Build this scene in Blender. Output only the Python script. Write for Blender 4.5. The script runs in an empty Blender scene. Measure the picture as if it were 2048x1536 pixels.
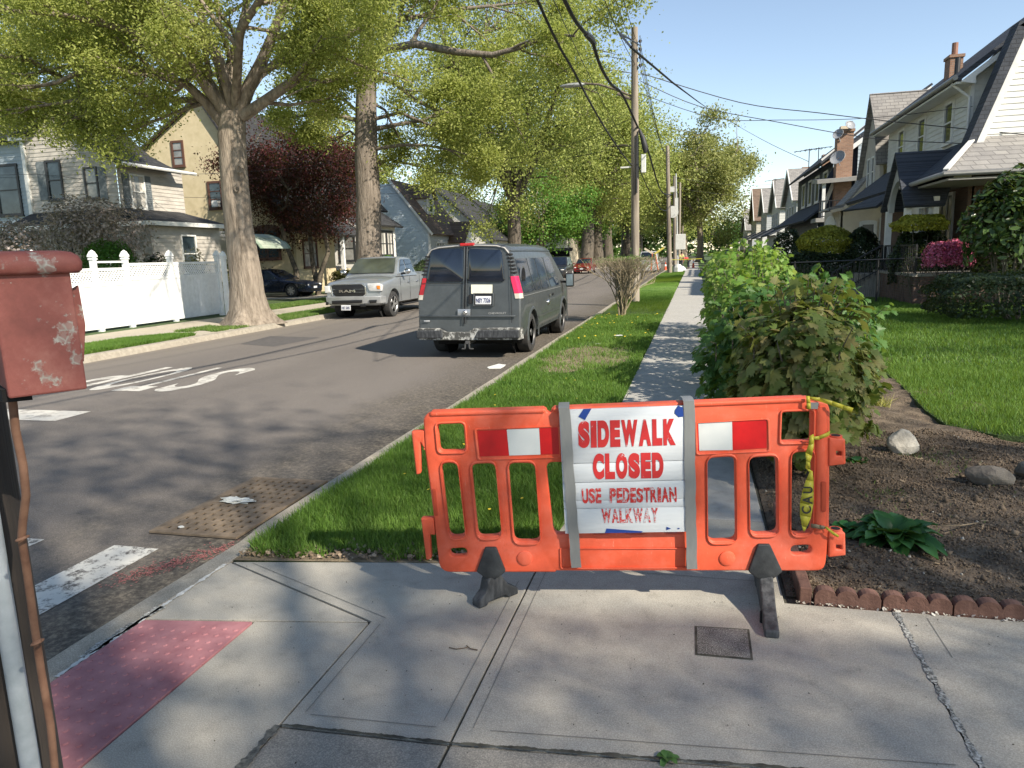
import bpy, bmesh, math, random
import numpy as np
from mathutils import Vector, Matrix
sc = bpy.context.scene
COL = sc.collection
R_ = math.radians
# ------------------------------------------------------------------ camera
F = 1450.0; H = 1.70
def _axes(vp=(1390, 502), roll=.03):
    y = np.array([(vp[0]-1024)/F, (vp[1]-768)/F, 1.]); y /= np.linalg.norm(y)
    h = np.array([(vp[0]+100*math.cos(roll)-1024)/F, (vp[1]-100*math.sin(roll)-768)/F, 1.])
    z = np.cross(h, y); z /= np.linalg.norm(z)
    if z[1] > 0: z = -z
    return np.stack([np.cross(y, z), y, z], 0)
M = _axes()
CAM = np.array([0, 0, H])
cam = bpy.data.objects.new('camera', bpy.data.cameras.new('camera'))
COL.objects.link(cam)
cam.data.sensor_width = 36; cam.data.lens = 36*F/2048
cam.data.clip_start = .05; cam.data.clip_end = 3000
mw = Matrix.Identity(4)
for i in range(3):
    mw[i][0] = M[i, 0]; mw[i][1] = -M[i, 1]; mw[i][2] = -M[i, 2]; mw[i][3] = CAM[i]
cam.matrix_world = mw
sc.camera = cam
# ------------------------------------------------------------------ light
SUN_AZ, SUN_EL = 30.0, 37.0      # shadows run to -x, turned 30 deg towards +y
w = bpy.data.worlds.new('World'); sc.world = w; w.use_nodes = True
nt = w.node_tree; nt.nodes.clear()
sky = nt.nodes.new('ShaderNodeTexSky'); sky.sky_type = 'NISHITA'; sky.sun_disc = False
sky.sun_elevation = R_(SUN_EL); sky.sun_rotation = R_(90+SUN_AZ)
sky.air_density = .9; sky.dust_density = .1; sky.ozone_density = 1.2; sky.altitude = 0
bg = nt.nodes.new('ShaderNodeBackground'); bg.inputs[1].default_value = .135
wo = nt.nodes.new('ShaderNodeOutputWorld')
hs = nt.nodes.new('ShaderNodeHueSaturation'); hs.inputs['Saturation'].default_value = .95; hs.inputs['Value'].default_value = .90
wm = nt.nodes.new('ShaderNodeMix'); wm.data_type = 'RGBA'; wm.blend_type = 'MULTIPLY'; wm.inputs[0].default_value = 1; wm.inputs[7].default_value = (1.06, 1.0, .93, 1)   # air a touch warmer than the clear-sky model
nt.links.new(sky.outputs[0], hs.inputs['Color']); nt.links.new(hs.outputs[0], wm.inputs[6]); nt.links.new(wm.outputs[2], bg.inputs[0]); nt.links.new(bg.outputs[0], wo.inputs[0])
sl = bpy.data.lights.new('sun', 'SUN'); sl.energy = 5.0; sl.angle = R_(.7); sl.color = (1, .91, .78)
sun = bpy.data.objects.new('sun', sl); COL.objects.link(sun)
sd = Vector((math.cos(R_(SUN_AZ))*math.cos(R_(SUN_EL)), -math.sin(R_(SUN_AZ))*math.cos(R_(SUN_EL)), math.sin(R_(SUN_EL))))
sun.rotation_euler = sd.to_track_quat('Z', 'Y').to_euler(); sun.location = (20, -10, 30)
sc.view_settings.view_transform = 'Standard'; sc.view_settings.look = 'None'
sc.view_settings.exposure = .86; sc.view_settings.gamma = 1
try:
    sc.cycles.max_bounces = 6; sc.cycles.diffuse_bounces = 3; sc.cycles.glossy_bounces = 3
    sc.cycles.transmission_bounces = 4; sc.cycles.transparent_max_bounces = 6
    sc.cycles.use_fast_gi = False
except Exception: pass
# ------------------------------------------------------------------ placing helpers (sight line onto a world plane)
def ray(px, py): return M @ np.array([(px-1024)/F, (py-768)/F, 1.])
def G(px, py, z=0.):
    r = ray(px, py); return Vector(CAM + (z-H)/r[2]*r)
def X(px, py, x):
    r = ray(px, py); return Vector(CAM + x/r[0]*r)
def Y(px, py, y):
    r = ray(px, py); return Vector(CAM + y/r[1]*r)
# ------------------------------------------------------------------ object helpers
def link(o, parent=None):
    COL.objects.link(o)
    if parent is not None: o.parent = parent
    return o
def tag(o, label=None, cat=None, group=None, kind=None):
    if label: o['label'] = label
    if cat: o['category'] = cat
    if group: o['group'] = group
    if kind: o['kind'] = kind
    return o
def thing(name, label, cat, loc=(0, 0, 0), rz=0., group=None):
    o = bpy.data.objects.new(name, None); o.empty_display_size = .2
    link(o); o.location = loc; o.rotation_euler = (0, 0, rz)
    return tag(o, label, cat, group)
def base(o):
    p = Vector((0, 0, 0))
    while o is not None: p = p + o.location; o = o.parent
    return p
def clone(o, parent=None):
    c = o.copy(); link(c, parent)
    for ch in list(o.children): clone(ch, c)
    return c
class MB:
    def __init__(s): s.v = []; s.f = []
    def add(s, vs, fs):
        n = len(s.v); s.v += [tuple(p) for p in vs]; s.f += [[i+n for i in f] for f in fs]; return s
    def poly(s, pts): return s.add(pts, [list(range(len(pts)))])
    def box(s, x0, x1, y0, y1, z0, z1):
        v = [(x0, y0, z0), (x1, y0, z0), (x1, y1, z0), (x0, y1, z0), (x0, y0, z1), (x1, y0, z1), (x1, y1, z1), (x0, y1, z1)]
        return s.add(v, [[0, 3, 2, 1], [4, 5, 6, 7], [0, 1, 5, 4], [1, 2, 6, 5], [2, 3, 7, 6], [3, 0, 4, 7]])
    def obox(s, c, a, b, d):      # oriented box: centre and three half-vectors
        c, a, b, d = map(Vector, (c, a, b, d))
        v = [c-a-b-d, c+a-b-d, c+a+b-d, c-a+b-d, c-a-b+d, c+a-b+d, c+a+b+d, c-a+b+d]
        return s.add(v, [[0, 3, 2, 1], [4, 5, 6, 7], [0, 1, 5, 4], [1, 2, 6, 5], [2, 3, 7, 6], [3, 0, 4, 7]])
    def prism(s, pts, vec):
        pts = [Vector(p) for p in pts]; vec = Vector(vec); n = len(pts)
        return s.add(pts+[p+vec for p in pts], [list(range(n))[::-1], [n+i for i in range(n)]]+[[i, (i+1) % n, n+(i+1) % n, n+i] for i in range(n)])
    def bar(s, a, b, w, h=None, up=(0, 0, 1)):
        a, b, up = Vector(a), Vector(b), Vector(up); d = b-a; h = w if h is None else h
        u = d.cross(up)
        if u.length < 1e-5: u = d.cross(Vector((1, 0, 0)))
        u.normalize(); t = u.cross(d).normalized()
        return s.obox((a+b)/2, d/2, u*w/2, t*h/2)
    def rings(s, rs, cap=True, closed=True):
        n = len(rs[0]); b = len(s.v)
        for r in rs: s.v += [tuple(p) for p in r]
        for i in range(len(rs)-1):
            for j in range(n if closed else n-1):
                k = (j+1) % n; s.f.append([b+i*n+j, b+i*n+k, b+(i+1)*n+k, b+(i+1)*n+j])
        if cap:
            s.f.append([b+j for j in range(n)][::-1]); s.f.append([b+(len(rs)-1)*n+j for j in range(n)])
        return s
    def tube(s, pts, r, n=8, cap=True):
        pts = [Vector(p) for p in pts]
        if len(pts) < 2: return s
        rr = r if isinstance(r, (list, tuple)) else [r]*len(pts); rs = []; pu = None
        for i, p in enumerate(pts):
            d = (pts[min(i+1, len(pts)-1)]-pts[max(i-1, 0)])
            d = d.normalized() if d.length > 1e-9 else Vector((0, 0, 1))
            if pu is None:
                pu = d.cross(Vector((0, 0, 1)))
                if pu.length < 1e-3: pu = d.cross(Vector((1, 0, 0)))
            u = (pu-d*pu.dot(d)); u = u.normalized() if u.length > 1e-6 else d.orthogonal().normalized()
            v = d.cross(u); pu = u
            rs.append([p+(u*math.cos(2*math.pi*k/n)+v*math.sin(2*math.pi*k/n))*rr[i] for k in range(n)])
        return s.rings(rs, cap)
    def cyl(s, a, b, r, n=16, r2=None): return s.tube([a, b], [r, r if r2 is None else r2], n)
    def ball(s, c, rx, ry=None, rz=None, n=12, m=8, jit=0, rng=None):
        ry = rx if ry is None else ry; rz = rx if rz is None else rz; c = Vector(c); rs = []
        for i in range(m+1):
            th = math.pi*(.02+.96*i/m); row = []
            for k in range(n):
                ph = 2*math.pi*k/n; q = 1+(rng.uniform(-jit, jit) if rng else 0)
                row.append(c+Vector((rx*math.sin(th)*math.cos(ph)*q, ry*math.sin(th)*math.sin(ph)*q, -rz*math.cos(th)*q)))
            rs.append(row)
        return s.rings(rs)
    def mesh(s, name, off=(0, 0, 0)):
        me = bpy.data.meshes.new(name); ox, oy, oz = off
        me.from_pydata([(a-ox, b-oy, c-oz) for a, b, c in s.v], [], s.f); me.update(); return me
    def build(s, name, m=None, parent=None, world=False, smooth=False, bevel=0, segs=2, clean=False):
        off = base(parent) if (world and parent is not None) else (0, 0, 0)
        me = s.mesh(name, off)
        if clean or not smooth:
            b = bmesh.new(); b.from_mesh(me); bmesh.ops.recalc_face_normals(b, faces=b.faces); b.to_mesh(me); b.free()
        if smooth:
            b = bmesh.new(); b.from_mesh(me); bmesh.ops.recalc_face_normals(b, faces=b.faces); b.to_mesh(me); b.free()
            me.polygons.foreach_set('use_smooth', [True]*len(me.polygons))
            me.set_sharp_from_angle(angle=R_(smooth if smooth is not True else 50))
        if m is not None: me.materials.append(m)
        o = bpy.data.objects.new(name, me); link(o, parent)
        if bevel:
            md = o.modifiers.new('bevel', 'BEVEL'); md.width = bevel; md.segments = segs; md.limit_method = 'ANGLE'; md.angle_limit = R_(35)
        return o
def mesh_np(name, verts, loops, starts, m, parent=None, off=(0, 0, 0), tint=None, smooth=False):
    me = bpy.data.meshes.new(name)
    verts = np.asarray(verts, np.float32)-np.array(off, np.float32)
    me.vertices.add(len(verts)); me.vertices.foreach_set('co', verts.ravel())
    me.loops.add(len(loops)); me.loops.foreach_set('vertex_index', np.asarray(loops, np.int32))
    me.polygons.add(len(starts)); me.polygons.foreach_set('loop_start', np.asarray(starts, np.int32))
    me.update(calc_edges=True); me.validate()
    if tint is not None:
        a = me.attributes.new('tint', 'FLOAT', 'POINT'); a.data.foreach_set('value', np.asarray(tint, np.float32))
    if smooth: me.polygons.foreach_set('use_smooth', np.ones(len(starts), bool))
    me.materials.append(m)
    o = bpy.data.objects.new(name, me); link(o, parent); return o
def scatter(name, m, parent, cen, size, nrm, rnd, template, faces, world=True, spin=None, tint=None):
    """one mesh of many little leaves: template (k,3) in leaf space (x across, y along, z normal)"""
    T = np.asarray(template, float); N = len(cen); cen = np.asarray(cen); nrm = np.asarray(nrm, float)
    nrm /= np.linalg.norm(nrm, axis=1)[:, None]+1e-9
    a = rnd.normal(size=(N, 3)) if spin is None else np.asarray(spin, float)
    u = np.cross(nrm, a); u /= np.linalg.norm(u, axis=1)[:, None]+1e-9
    v = np.cross(nrm, u)
    size = np.asarray(size).reshape(-1, 1, 1)
    P = cen[:, None, :]+size*(T[None, :, 0:1]*u[:, None, :]+T[None, :, 1:2]*v[:, None, :]+T[None, :, 2:3]*nrm[:, None, :])
    k = len(T); fl = np.concatenate([np.asarray(f) for f in faces]); ls = [len(f) for f in faces]
    loops = (np.arange(N)[:, None]*k+fl[None, :]).ravel()
    st = np.concatenate([[0], np.cumsum(ls)[:-1]])
    starts = (np.arange(N)[:, None]*len(fl)+st[None, :]).ravel()
    t = rnd.random(N) if tint is None else tint
    off = base(parent) if (world and parent is not None) else (0, 0, 0)
    return mesh_np(name, P.reshape(-1, 3), loops, starts, m, parent, off, np.repeat(t, k))
# ------------------------------------------------------------------ materials
def srgb(h):
    h = h.lstrip('#'); c = [int(h[i:i+2], 16)/255 for i in (0, 2, 4)]
    return tuple((x/12.92 if x <= .04045 else ((x+.055)/1.055)**2.4) for x in c)
def nodes(name):
    m = bpy.data.materials.new(name); m.use_nodes = True; t = m.node_tree
    return m, t, t.nodes['Principled BSDF'], t.nodes['Material Output']
def N(t, kind, **kw):
    n = t.nodes.new(kind)
    for k, v in kw.items():
        if k.startswith('i_'):
            key = k[2:]; key = int(key) if key.isdigit() else key.replace('_', ' ')
            n.inputs[key].default_value = v
        else: setattr(n, k, v)
    return n
def coord(t, kind='Object', scale=(1, 1, 1)):
    tc = N(t, 'ShaderNodeTexCoord'); mp = N(t, 'ShaderNodeMapping'); mp.inputs['Scale'].default_value = scale
    t.links.new(tc.outputs[kind], mp.inputs[0]); return mp.outputs[0]
def ramp(t, src, stops):
    r = N(t, 'ShaderNodeValToRGB'); e = r.color_ramp.elements
    while len(e) < len(stops): e.new(.5)
    for i, (p, c) in enumerate(stops): e[i].position = p; e[i].color = (*c, 1) if len(c) == 3 else c
    t.links.new(src, r.inputs[0]); return r.outputs[0]
def noise(t, vec, scale, detail=4, rough=.6):
    n = N(t, 'ShaderNodeTexNoise'); n.inputs['Scale'].default_value = scale; n.inputs['Detail'].default_value = detail
    n.inputs['Roughness'].default_value = rough; t.links.new(vec, n.inputs['Vector']); return n.outputs['Fac']
def mix(t, fac, a, b, mode='MIX'):
    n = N(t, 'ShaderNodeMix', data_type='RGBA', blend_type=mode)
    for s, i in ((fac, 0), (a, 6), (b, 7)):
        if hasattr(s, 'is_output'): t.links.new(s, n.inputs[i])
        else: n.inputs[i].default_value = s if i == 0 else (*s, 1)[:4]
    return n.outputs[2]
def math_(t, op, a, b=0.):
    n = N(t, 'ShaderNodeMath', operation=op)
    for i, s in enumerate((a, b)):
        if hasattr(s, 'is_output'): t.links.new(s, n.inputs[i])
        else: n.inputs[i].default_value = s
    return n.outputs[0]
def bump(t, b, h, strength=.5, dist=.01):
    n = N(t, 'ShaderNodeBump'); n.inputs['Strength'].default_value = strength; n.inputs['Distance'].default_value = dist
    t.links.new(h, n.inputs['Height']); t.links.new(n.outputs[0], b.inputs['Normal'])
def pm(name, c1, c2=None, scale=3, detail=5, rough=.7, bs=0, bd=.01, bscale=None, metal=0, spec=.5, coat=0, stretch=(1, 1, 1), lo=.35, hi=.65):
    """two-tone procedural paint / material"""
    m, t, b, o = nodes(name); v = coord(t, 'Object', stretch)
    c2 = c2 or tuple(x*.8 for x in c1)
    n = noise(t, v, scale, detail)
    t.links.new(ramp(t, n, [(lo, c1), (hi, c2)]), b.inputs['Base Color'])
    b.inputs['Roughness'].default_value = rough; b.inputs['Metallic'].default_value = metal
    b.inputs['Specular IOR Level'].default_value = spec; b.inputs['Coat Weight'].default_value = coat
    if bs: bump(t, b, noise(t, v, bscale or scale*4, 4), bs, bd)
    return m
def plain(name, c, rough=.6, metal=0, spec=.5): return pm(name, c, tuple(x*.86 for x in c), 6, rough=rough, metal=metal, spec=spec)
def glass(name, c=(.02, .03, .035), rough=.06):
    m, t, b, o = nodes(name); v = coord(t)
    t.links.new(ramp(t, noise(t, v, 1.3, 2), [(.35, c), (.7, tuple(x*2.2 for x in c))]), b.inputs['Base Color'])
    b.inputs['Roughness'].default_value = rough; b.inputs['Specular IOR Level'].default_value = .8; return m
def leafmat(name, cols, trans=.4, rough=.55):
    m, t, b, o = nodes(name); a = N(t, 'ShaderNodeAttribute', attribute_name='tint')
    n = len(cols); c = ramp(t, a.outputs['Fac'], [(i/(n-1), k) for i, k in enumerate(cols)])
    v = coord(t); c = mix(t, .35, c, ramp(t, noise(t, v, .9, 2), [(.3, cols[0]), (.7, cols[-1])]))
    t.links.new(c, b.inputs['Base Color']); b.inputs['Roughness'].default_value = rough; b.inputs['Specular IOR Level'].default_value = .3
    tr = N(t, 'ShaderNodeBsdfTranslucent'); t.links.new(mix(t, .25, c, (.45, .5, .02)), tr.inputs[0])
    ms = N(t, 'ShaderNodeMixShader'); ms.inputs[0].default_value = trans
    t.links.new(b.outputs[0], ms.inputs[1]); t.links.new(tr.outputs[0], ms.inputs[2]); t.links.new(ms.outputs[0], o.inputs[0]); return m
def brickmat(name, c1, c2, mortar, w=.22, h=.07, face='x', bs=.6, rough=.85, msize=.012):
    """face: 'x' wall seen along x (uses y,z), 'y' (x,z), 'z' (x,y)"""
    m, t, b, o = nodes(name); tc = N(t, 'ShaderNodeTexCoord'); sp = N(t, 'ShaderNodeSeparateXYZ'); cb = N(t, 'ShaderNodeCombineXYZ')
    t.links.new(tc.outputs['Object'], sp.inputs[0]); a = {'x': (1, 2), 'y': (0, 2), 'z': (0, 1), 's': (0, 1)}[face]
    if face == 's':
        t.links.new(math_(t, 'ADD', sp.outputs[0], sp.outputs[1]), cb.inputs[0]); t.links.new(sp.outputs[2], cb.inputs[1])
    else: t.links.new(sp.outputs[a[0]], cb.inputs[0]); t.links.new(sp.outputs[a[1]], cb.inputs[1])
    br = N(t, 'ShaderNodeTexBrick'); t.links.new(cb.outputs[0], br.inputs['Vector'])
    br.inputs['Color1'].default_value = (*c1, 1); br.inputs['Color2'].default_value = (*c2, 1); br.inputs['Mortar'].default_value = (*mortar, 1)
    br.inputs['Scale'].default_value = 1; br.inputs['Brick Width'].default_value = w; br.inputs['Row Height'].default_value = h
    br.inputs['Mortar Size'].default_value = msize; br.inputs['Bias'].default_value = 0
    c = mix(t, .35, br.outputs['Color'], ramp(t, noise(t, tc.outputs['Object'], 2.5), [(.3, tuple(x*.7 for x in c1)), (.7, c2)]))
    t.links.new(c, b.inputs['Base Color']); b.inputs['Roughness'].default_value = rough
    hgt = math_(t, 'SUBTRACT', noise(t, tc.outputs['Object'], 40), br.outputs['Fac'])
    bump(t, b, hgt, bs, .01); return m
# ================================================================== MATERIALS
def concrete(name, c1, c2, scale=1.2, speck=.25):
    m, t, b, o = nodes(name); v = coord(t)
    c = ramp(t, noise(t, v, scale, 6, .65), [(.3, c1), (.7, c2)])
    c = mix(t, min(1, speck*1.5), c, ramp(t, noise(t, v, 190, 2), [(.36, (.02, .02, .02)), (.5, c1), (.66, tuple(min(1, x*1.9) for x in c2))]))
    c = mix(t, math_(t, 'MULTIPLY', ramp(t, noise(t, v, 34, 6, .75), [(.30, (1, 1, 1)), (.37, (0, 0, 0))]), .6), c, tuple(x*.45 for x in c1))
    c = mix(t, .5, c, ramp(t, noise(t, v, 9, 5), [(.25, tuple(x*.6 for x in c1)), (.45, c1), (.75, c2)]))
    t.links.new(c, b.inputs['Base Color']); b.inputs['Roughness'].default_value = .9; b.inputs['Specular IOR Level'].default_value = .25
    bump(t, b, noise(t, v, 90, 5), .35, .004); return m
CON = concrete('sidewalk_concrete', (.33, .308, .258), (.42, .392, .332))
CON_OLD = concrete('old_concrete', (.22, .205, .175), (.34, .31, .26), 2, .35)
KERB = concrete('kerb_concrete', (.27, .24, .19), (.42, .38, .31), 3, .35)
JOINT = pm('joint_dirt', (.03, .028, .02), (.10, .095, .07), 14, rough=.95)
AGG = concrete('aggregate_concrete', (.12, .11, .095), (.38, .36, .31), 45, .6)
def asphalt():
    m, t, b, o = nodes('asphalt'); v = coord(t); vs = coord(t, 'Object', (1, .35, 1))
    c = ramp(t, noise(t, vs, .55, 7, .65), [(.28, (.135, .118, .102)), (.5, (.18, .157, .136)), (.72, (.225, .197, .168))])
    c = mix(t, .45, c, ramp(t, noise(t, v, 120, 3), [(.33, (.02, .018, .017)), (.52, (.11, .10, .092)), (.7, (.34, .31, .27))]))
    # worn, gravelly gutter along both kerbs and dark patched streaks
    tc = N(t, 'ShaderNodeTexCoord'); sp = N(t, 'ShaderNodeSeparateXYZ'); t.links.new(tc.outputs['Object'], sp.inputs[0])
    wob = math_(t, 'MULTIPLY', math_(t, 'SUBTRACT', noise(t, vs, 1.1, 6, .7), .5), 2.6)
    e = math_(t, 'ADD', sp.outputs[0], wob)
    mr = N(t, 'ShaderNodeMapRange'); mr.inputs[1].default_value = -4.4; mr.inputs[2].default_value = -3.1; t.links.new(e, mr.inputs[0])
    gut = ramp(t, noise(t, v, 26, 6, .75), [(.36, (.028, .025, .02)), (.5, (.085, .072, .055)), (.66, (.22, .19, .14))])
    c = mix(t, math_(t, 'MULTIPLY', mr.outputs[0], .85), c, gut)
    mr2 = N(t, 'ShaderNodeMapRange'); mr2.inputs[1].default_value = -9.6; mr2.inputs[2].default_value = -11.6; t.links.new(e, mr2.inputs[0])
    c = mix(t, math_(t, 'MULTIPLY', mr2.outputs[0], .5), c, (.23, .20, .16))
    cr = ramp(t, noise(t, coord(t, 'Object', (1.4, 2.2, 1)), 2.3, 8, .8), [(.30, (1, 1, 1)), (.36, (0, 0, 0))])
    c = mix(t, math_(t, 'MULTIPLY', cr, .55), c, (.035, .03, .026))
    t.links.new(c, b.inputs['Base Color']); b.inputs['Roughness'].default_value = .86; b.inputs['Specular IOR Level'].default_value = .3
    bump(t, b, noise(t, v, 110, 4), .5, .006); return m
ASPH = asphalt()
GRASS = leafmat('grass_blades', [(.035, .09, .012), (.06, .155, .018), (.09, .205, .025), (.12, .255, .035), (.155, .295, .045), (.21, .31, .07)], .4)
GRASS_DRY = leafmat('verge_blades', [(.05, .12, .02), (.09, .19, .03), (.20, .25, .07)], .3)
TURF = pm('turf', (.028, .055, .012), (.07, .11, .03), 9, rough=.95, bs=.6, bd=.02, bscale=50)
SOIL = pm('soil', (.07, .049, .032), (.20, .15, .10), 7, 8, .95, bs=.9, bd=.03, bscale=45)
DIRT = pm('dry_dirt', (.13, .10, .06), (.27, .21, .13), 9, 8, .95, bs=.7, bd=.02, bscale=60)
EARTH = pm('ground_green', (.04, .06, .02), (.08, .085, .035), .3, 6, .95)
PAVELEFT = concrete('left_path_concrete', (.36, .32, .25), (.50, .45, .36), 1.2)
def worn_paint(name, col, under, lo=.42, hi=.52, scale=9):
    m, t, b, o = nodes(name); v = coord(t)
    k = ramp(t, noise(t, v, scale, 8, .78), [(lo, (1, 1, 1)), (hi, (0, 0, 0))])
    c = mix(t, k, ramp(t, noise(t, v, 3), [(.3, tuple(x*.85 for x in col)), (.7, col)]), under)
    t.links.new(c, b.inputs['Base Color']); b.inputs['Roughness'].default_value = .75; return m
WORN = worn_paint('worn_road_paint', (.62, .60, .53), (.09, .08, .07), .40, .50)
ROADWHITE = worn_paint('road_paint', (.60, .575, .51), (.20, .18, .155), .36, .52, 5)
PINK = pm('red_tactile', (.29, .115, .125), (.42, .19, .195), 7, 8, rough=.85, bs=.3, bd=.003, bscale=120)

# ================================================================== SETTING
def struct(name, mb, m, **k): return tag(mb.build(name, m, **k), kind='structure')
def sheet(x0, x1, y0, y1, z): return MB().poly([(x0, y0, z), (x1, y0, z), (x1, y1, z), (x0, y1, z)])
RZ = -.14
struct('ground', sheet(-900, 900, -60, 1600, -.24), EARTH)
struct('road', sheet(-11.75, -2.7, -30, 700, RZ), ASPH)
g = MB(); g.box(-60, -11.9, -30, 400, -.23, -.02); struct('left_ground', g, TURF)
g = MB(); g.poly([(2.3, 3.5, -.0), (2.3, 7.2, -.0), (2.62, 6.95, 0), (3.4, 6.85, 0), (60, 6.8, 0), (60, 3.5, 0)]); 
struct('bed_ground', MB().box(.44, 60, 3.52, 7.3, -.23, -.03), SOIL)
struct('right_ground', MB().box(.44, 60, 7.3, 400, -.23, -.03), TURF)
# kerbs: right one drops to a worn ramp lip at the crossing corner
def kerb(name, prof, ys, m):
    return struct(name, MB().rings([[(x, y, z) for x, z in prof(y)] for y in ys]), m)
def kp(y):
    if y < 3.3: d = .26; zt = -.035
    elif y < 4.0: k = (y-3.3)/.7; d = .26-.14*k; zt = -.035+.035*k
    else: d = .12; zt = 0
    return [(-2.6, -.23), (-2.6, 0.0), (-2.62, .002), (-2.64, zt*.35), (-2.64-d*.55, zt*.6), (-2.64-d, zt-(.06 if y < 4 else .0)), (-2.67-d, RZ-.03), (-2.67-d, -.23)]
ky = [-8, 0, 1, 1.8, 2.4, 2.9, 3.3, 3.5, 3.75, 4.0, 4.3]+[4.3+1.2*i for i in range(1, 60)]+[100, 300, 600]
rk = random.Random(5)
struct('kerb', MB().rings([[(x+(rk.uniform(-.008, .008) if 0 < i < 6 else 0), y, z) for i, (x, z) in enumerate(kp(y))] for y in ky]), KERB, smooth=40)
struct('kerb_left', MB().rings([[(-11.95, y, -.23), (-11.95, y, .0), (-11.80, y, .0), (-11.76, y, -.02), (-11.72, y, RZ-.03), (-11.72, y, -.23)] for y in ky]), KERB, smooth=40)
# sidewalk slabs standing in a bed of dark joint dirt
struct('sidewalk_bed', MB().poly([(-2.61, -6, -.012), (14, -6, -.012), (14, 3.53, -.012), (.46, 3.53, -.012), (.46, 200, -.012), (-.80, 200, -.012), (-.80, 3.74, -.012), (-2.61, 3.48, -.012)]), JOINT)
def slab(mb, pts, z=0., th=.05):
    mb.prism([(x, y, z-th) for x, y in pts], (0, 0, th))
s1 = MB()
slab(s1, [(-2.605, 2.765), (-1.495, 2.948), (-2.592, 3.442)])
slab(s1, [(-2.039, 1.2), (-1.489, 1.2), (-1.489, 2.937), (-2.039, 2.845)])
slab(s1, [(-2.58, 3.452), (-1.480, 2.957), (-1.480, 2.160), (-.828, 2.19), (-.828, 3.72), (-1.6, 3.62)])
slab(s1, [(-.818, 2.19), (.928, 2.352), (.931, 3.50), (.445, 3.50), (.445, 4.6), (-.80, 4.6), (-.818, 3.6)], .001)
slab(s1, [(.945, 2.362), (4.0, 2.62), (4.0, 3.53), (.945, 3.505)], .002)
slab(s1, [(4.015, 2.62), (9, 2.8), (9, 3.53), (4.015, 3.53)])
struct('sidewalk', s1, CON, bevel=.003)
s2 = MB()
slab(s2, [(-1.480, -4), (-.829, -4), (-.829, 2.178), (-1.480, 2.148)], -.003)
slab(s2, [(-.818, -4), (.928, -4), (.928, 2.338), (-.818, 2.180)], -.003)
slab(s2, [(.945, -4), (9, -4), (9, 2.6), (.945, 2.335)], -.002)
slab(s2, [(-2.6, -4), (-1.495, -4), (-1.495, 1.185), (-2.6, 1.185)], -.003)
struct('sidewalk_old', s2, CON_OLD, bevel=.004)
s3 = MB(); y = 4.612
while y < 160:
    L = 1.52 if y < 40 else 3.04
    slab(s3, [(-.80, y), (.445, y), (.445, y+L-.012), (-.80, y+L-.012)], .0)
    y += L
struct('sidewalk_path', s3, concrete('path_concrete', (.33, .32, .29), (.45, .43, .39)), bevel=.006)
struct('sidewalk_patch', MB().poly([(.032, 3.18, .0052), (.252, 3.196, .0052), (.25, 2.955, .0052), (.034, 2.95, .0052)]), AGG)
struct('sidewalk_patch_gap', MB().poly([(.022, 3.19, .0032), (.262, 3.206, .0032), (.26, 2.945, .0032), (.024, 2.94, .0032)]), JOINT)
# tooled edge lines beside the joints (shallow trowel marks) and the sealed joint
tl = MB()
def line_strip(mb, a, b, w, z):
    a = Vector(a); b = Vector(b); d = (b-a).normalized(); n_ = Vector((-d.y, d.x))*w/2
    mb.poly([(a.x-n_.x, a.y-n_.y, z), (b.x-n_.x, b.y-n_.y, z), (b.x+n_.x, b.y+n_.y, z), (a.x+n_.x, a.y+n_.y, z)])
for a, b_ in (((-.765, 2.28), (-.765, 3.66)), ((-.885, 2.3), (-.885, 3.5)), ((-1.425, 2.25), (-1.425, 2.93)), ((-1.425, 2.995), (-2.45, 3.452)), ((-1.4, 2.235), (-.9, 2.26)),
              ((-.7, 2.28), (.86, 2.42)), ((1.06, 3.46), (1.062, 3.12)), ((-.80, 3.72), (.445, 3.72))):
    line_strip(tl, a, b_, .0035, .0035)
struct('sidewalk_trowel_lines', tl, plain('trowel_dirt', (.19, .18, .155), .9))
def crumbly(pts, wd, seed, name, m):
    r = random.Random(seed); mb = MB(); left = []; right = []
    for i in range(len(pts)-1):
        a, b = Vector(pts[i]), Vector(pts[i+1]); n = max(2, int((b-a).length/.012))
        d = (b-a).normalized(); q = Vector((-d.y, d.x))
        for k in range(n):
            p = a.lerp(b, k/n); ww = wd*(.35+.65*abs(math.sin(k*.23+seed))+r.uniform(-.3, .3))*.5
            left.append(p+q*ww); right.append(p-q*ww*r.uniform(.6, 1))
    for k in range(len(left)-1):
        mb.poly([(*right[k], .0045), (*right[k+1], .0045), (*left[k+1], .0045), (*left[k], .0045)])
    return struct(name, mb, m)
SEAL = pm('old_sealant', (.09, .09, .08), (.46, .46, .42), 80, 8, .8, bs=.9, bd=.006, bscale=90, lo=.42, hi=.62)
crumbly([(.935, 3.5), (.937, 2.3)], .034, 1, 'joint_sealant', SEAL)
crumbly([(-2.60, 2.25), (-2.60, 3.42)], .03, 2, 'kerb_sealant', pm('white_sealant', (.35, .35, .32), (.62, .62, .58), 22, 5, .8))
crumbly([(-2.62, 2.4), (-2.60, 2.9)], .06, 6, 'kerb_sealant_patch', SEAL)
crumbly([(-1.48, 2.155), (-.82, 2.184), (.4, 2.30)], .020, 3, 'joint_crumble', JOINT)
crumbly([(-1.49, 2.15), (-1.485, 1.6)], .04, 4, 'joint_gravel', pm('joint_gravel', (.05, .05, .045), (.16, .155, .13), 60, 4, .95))
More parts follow.
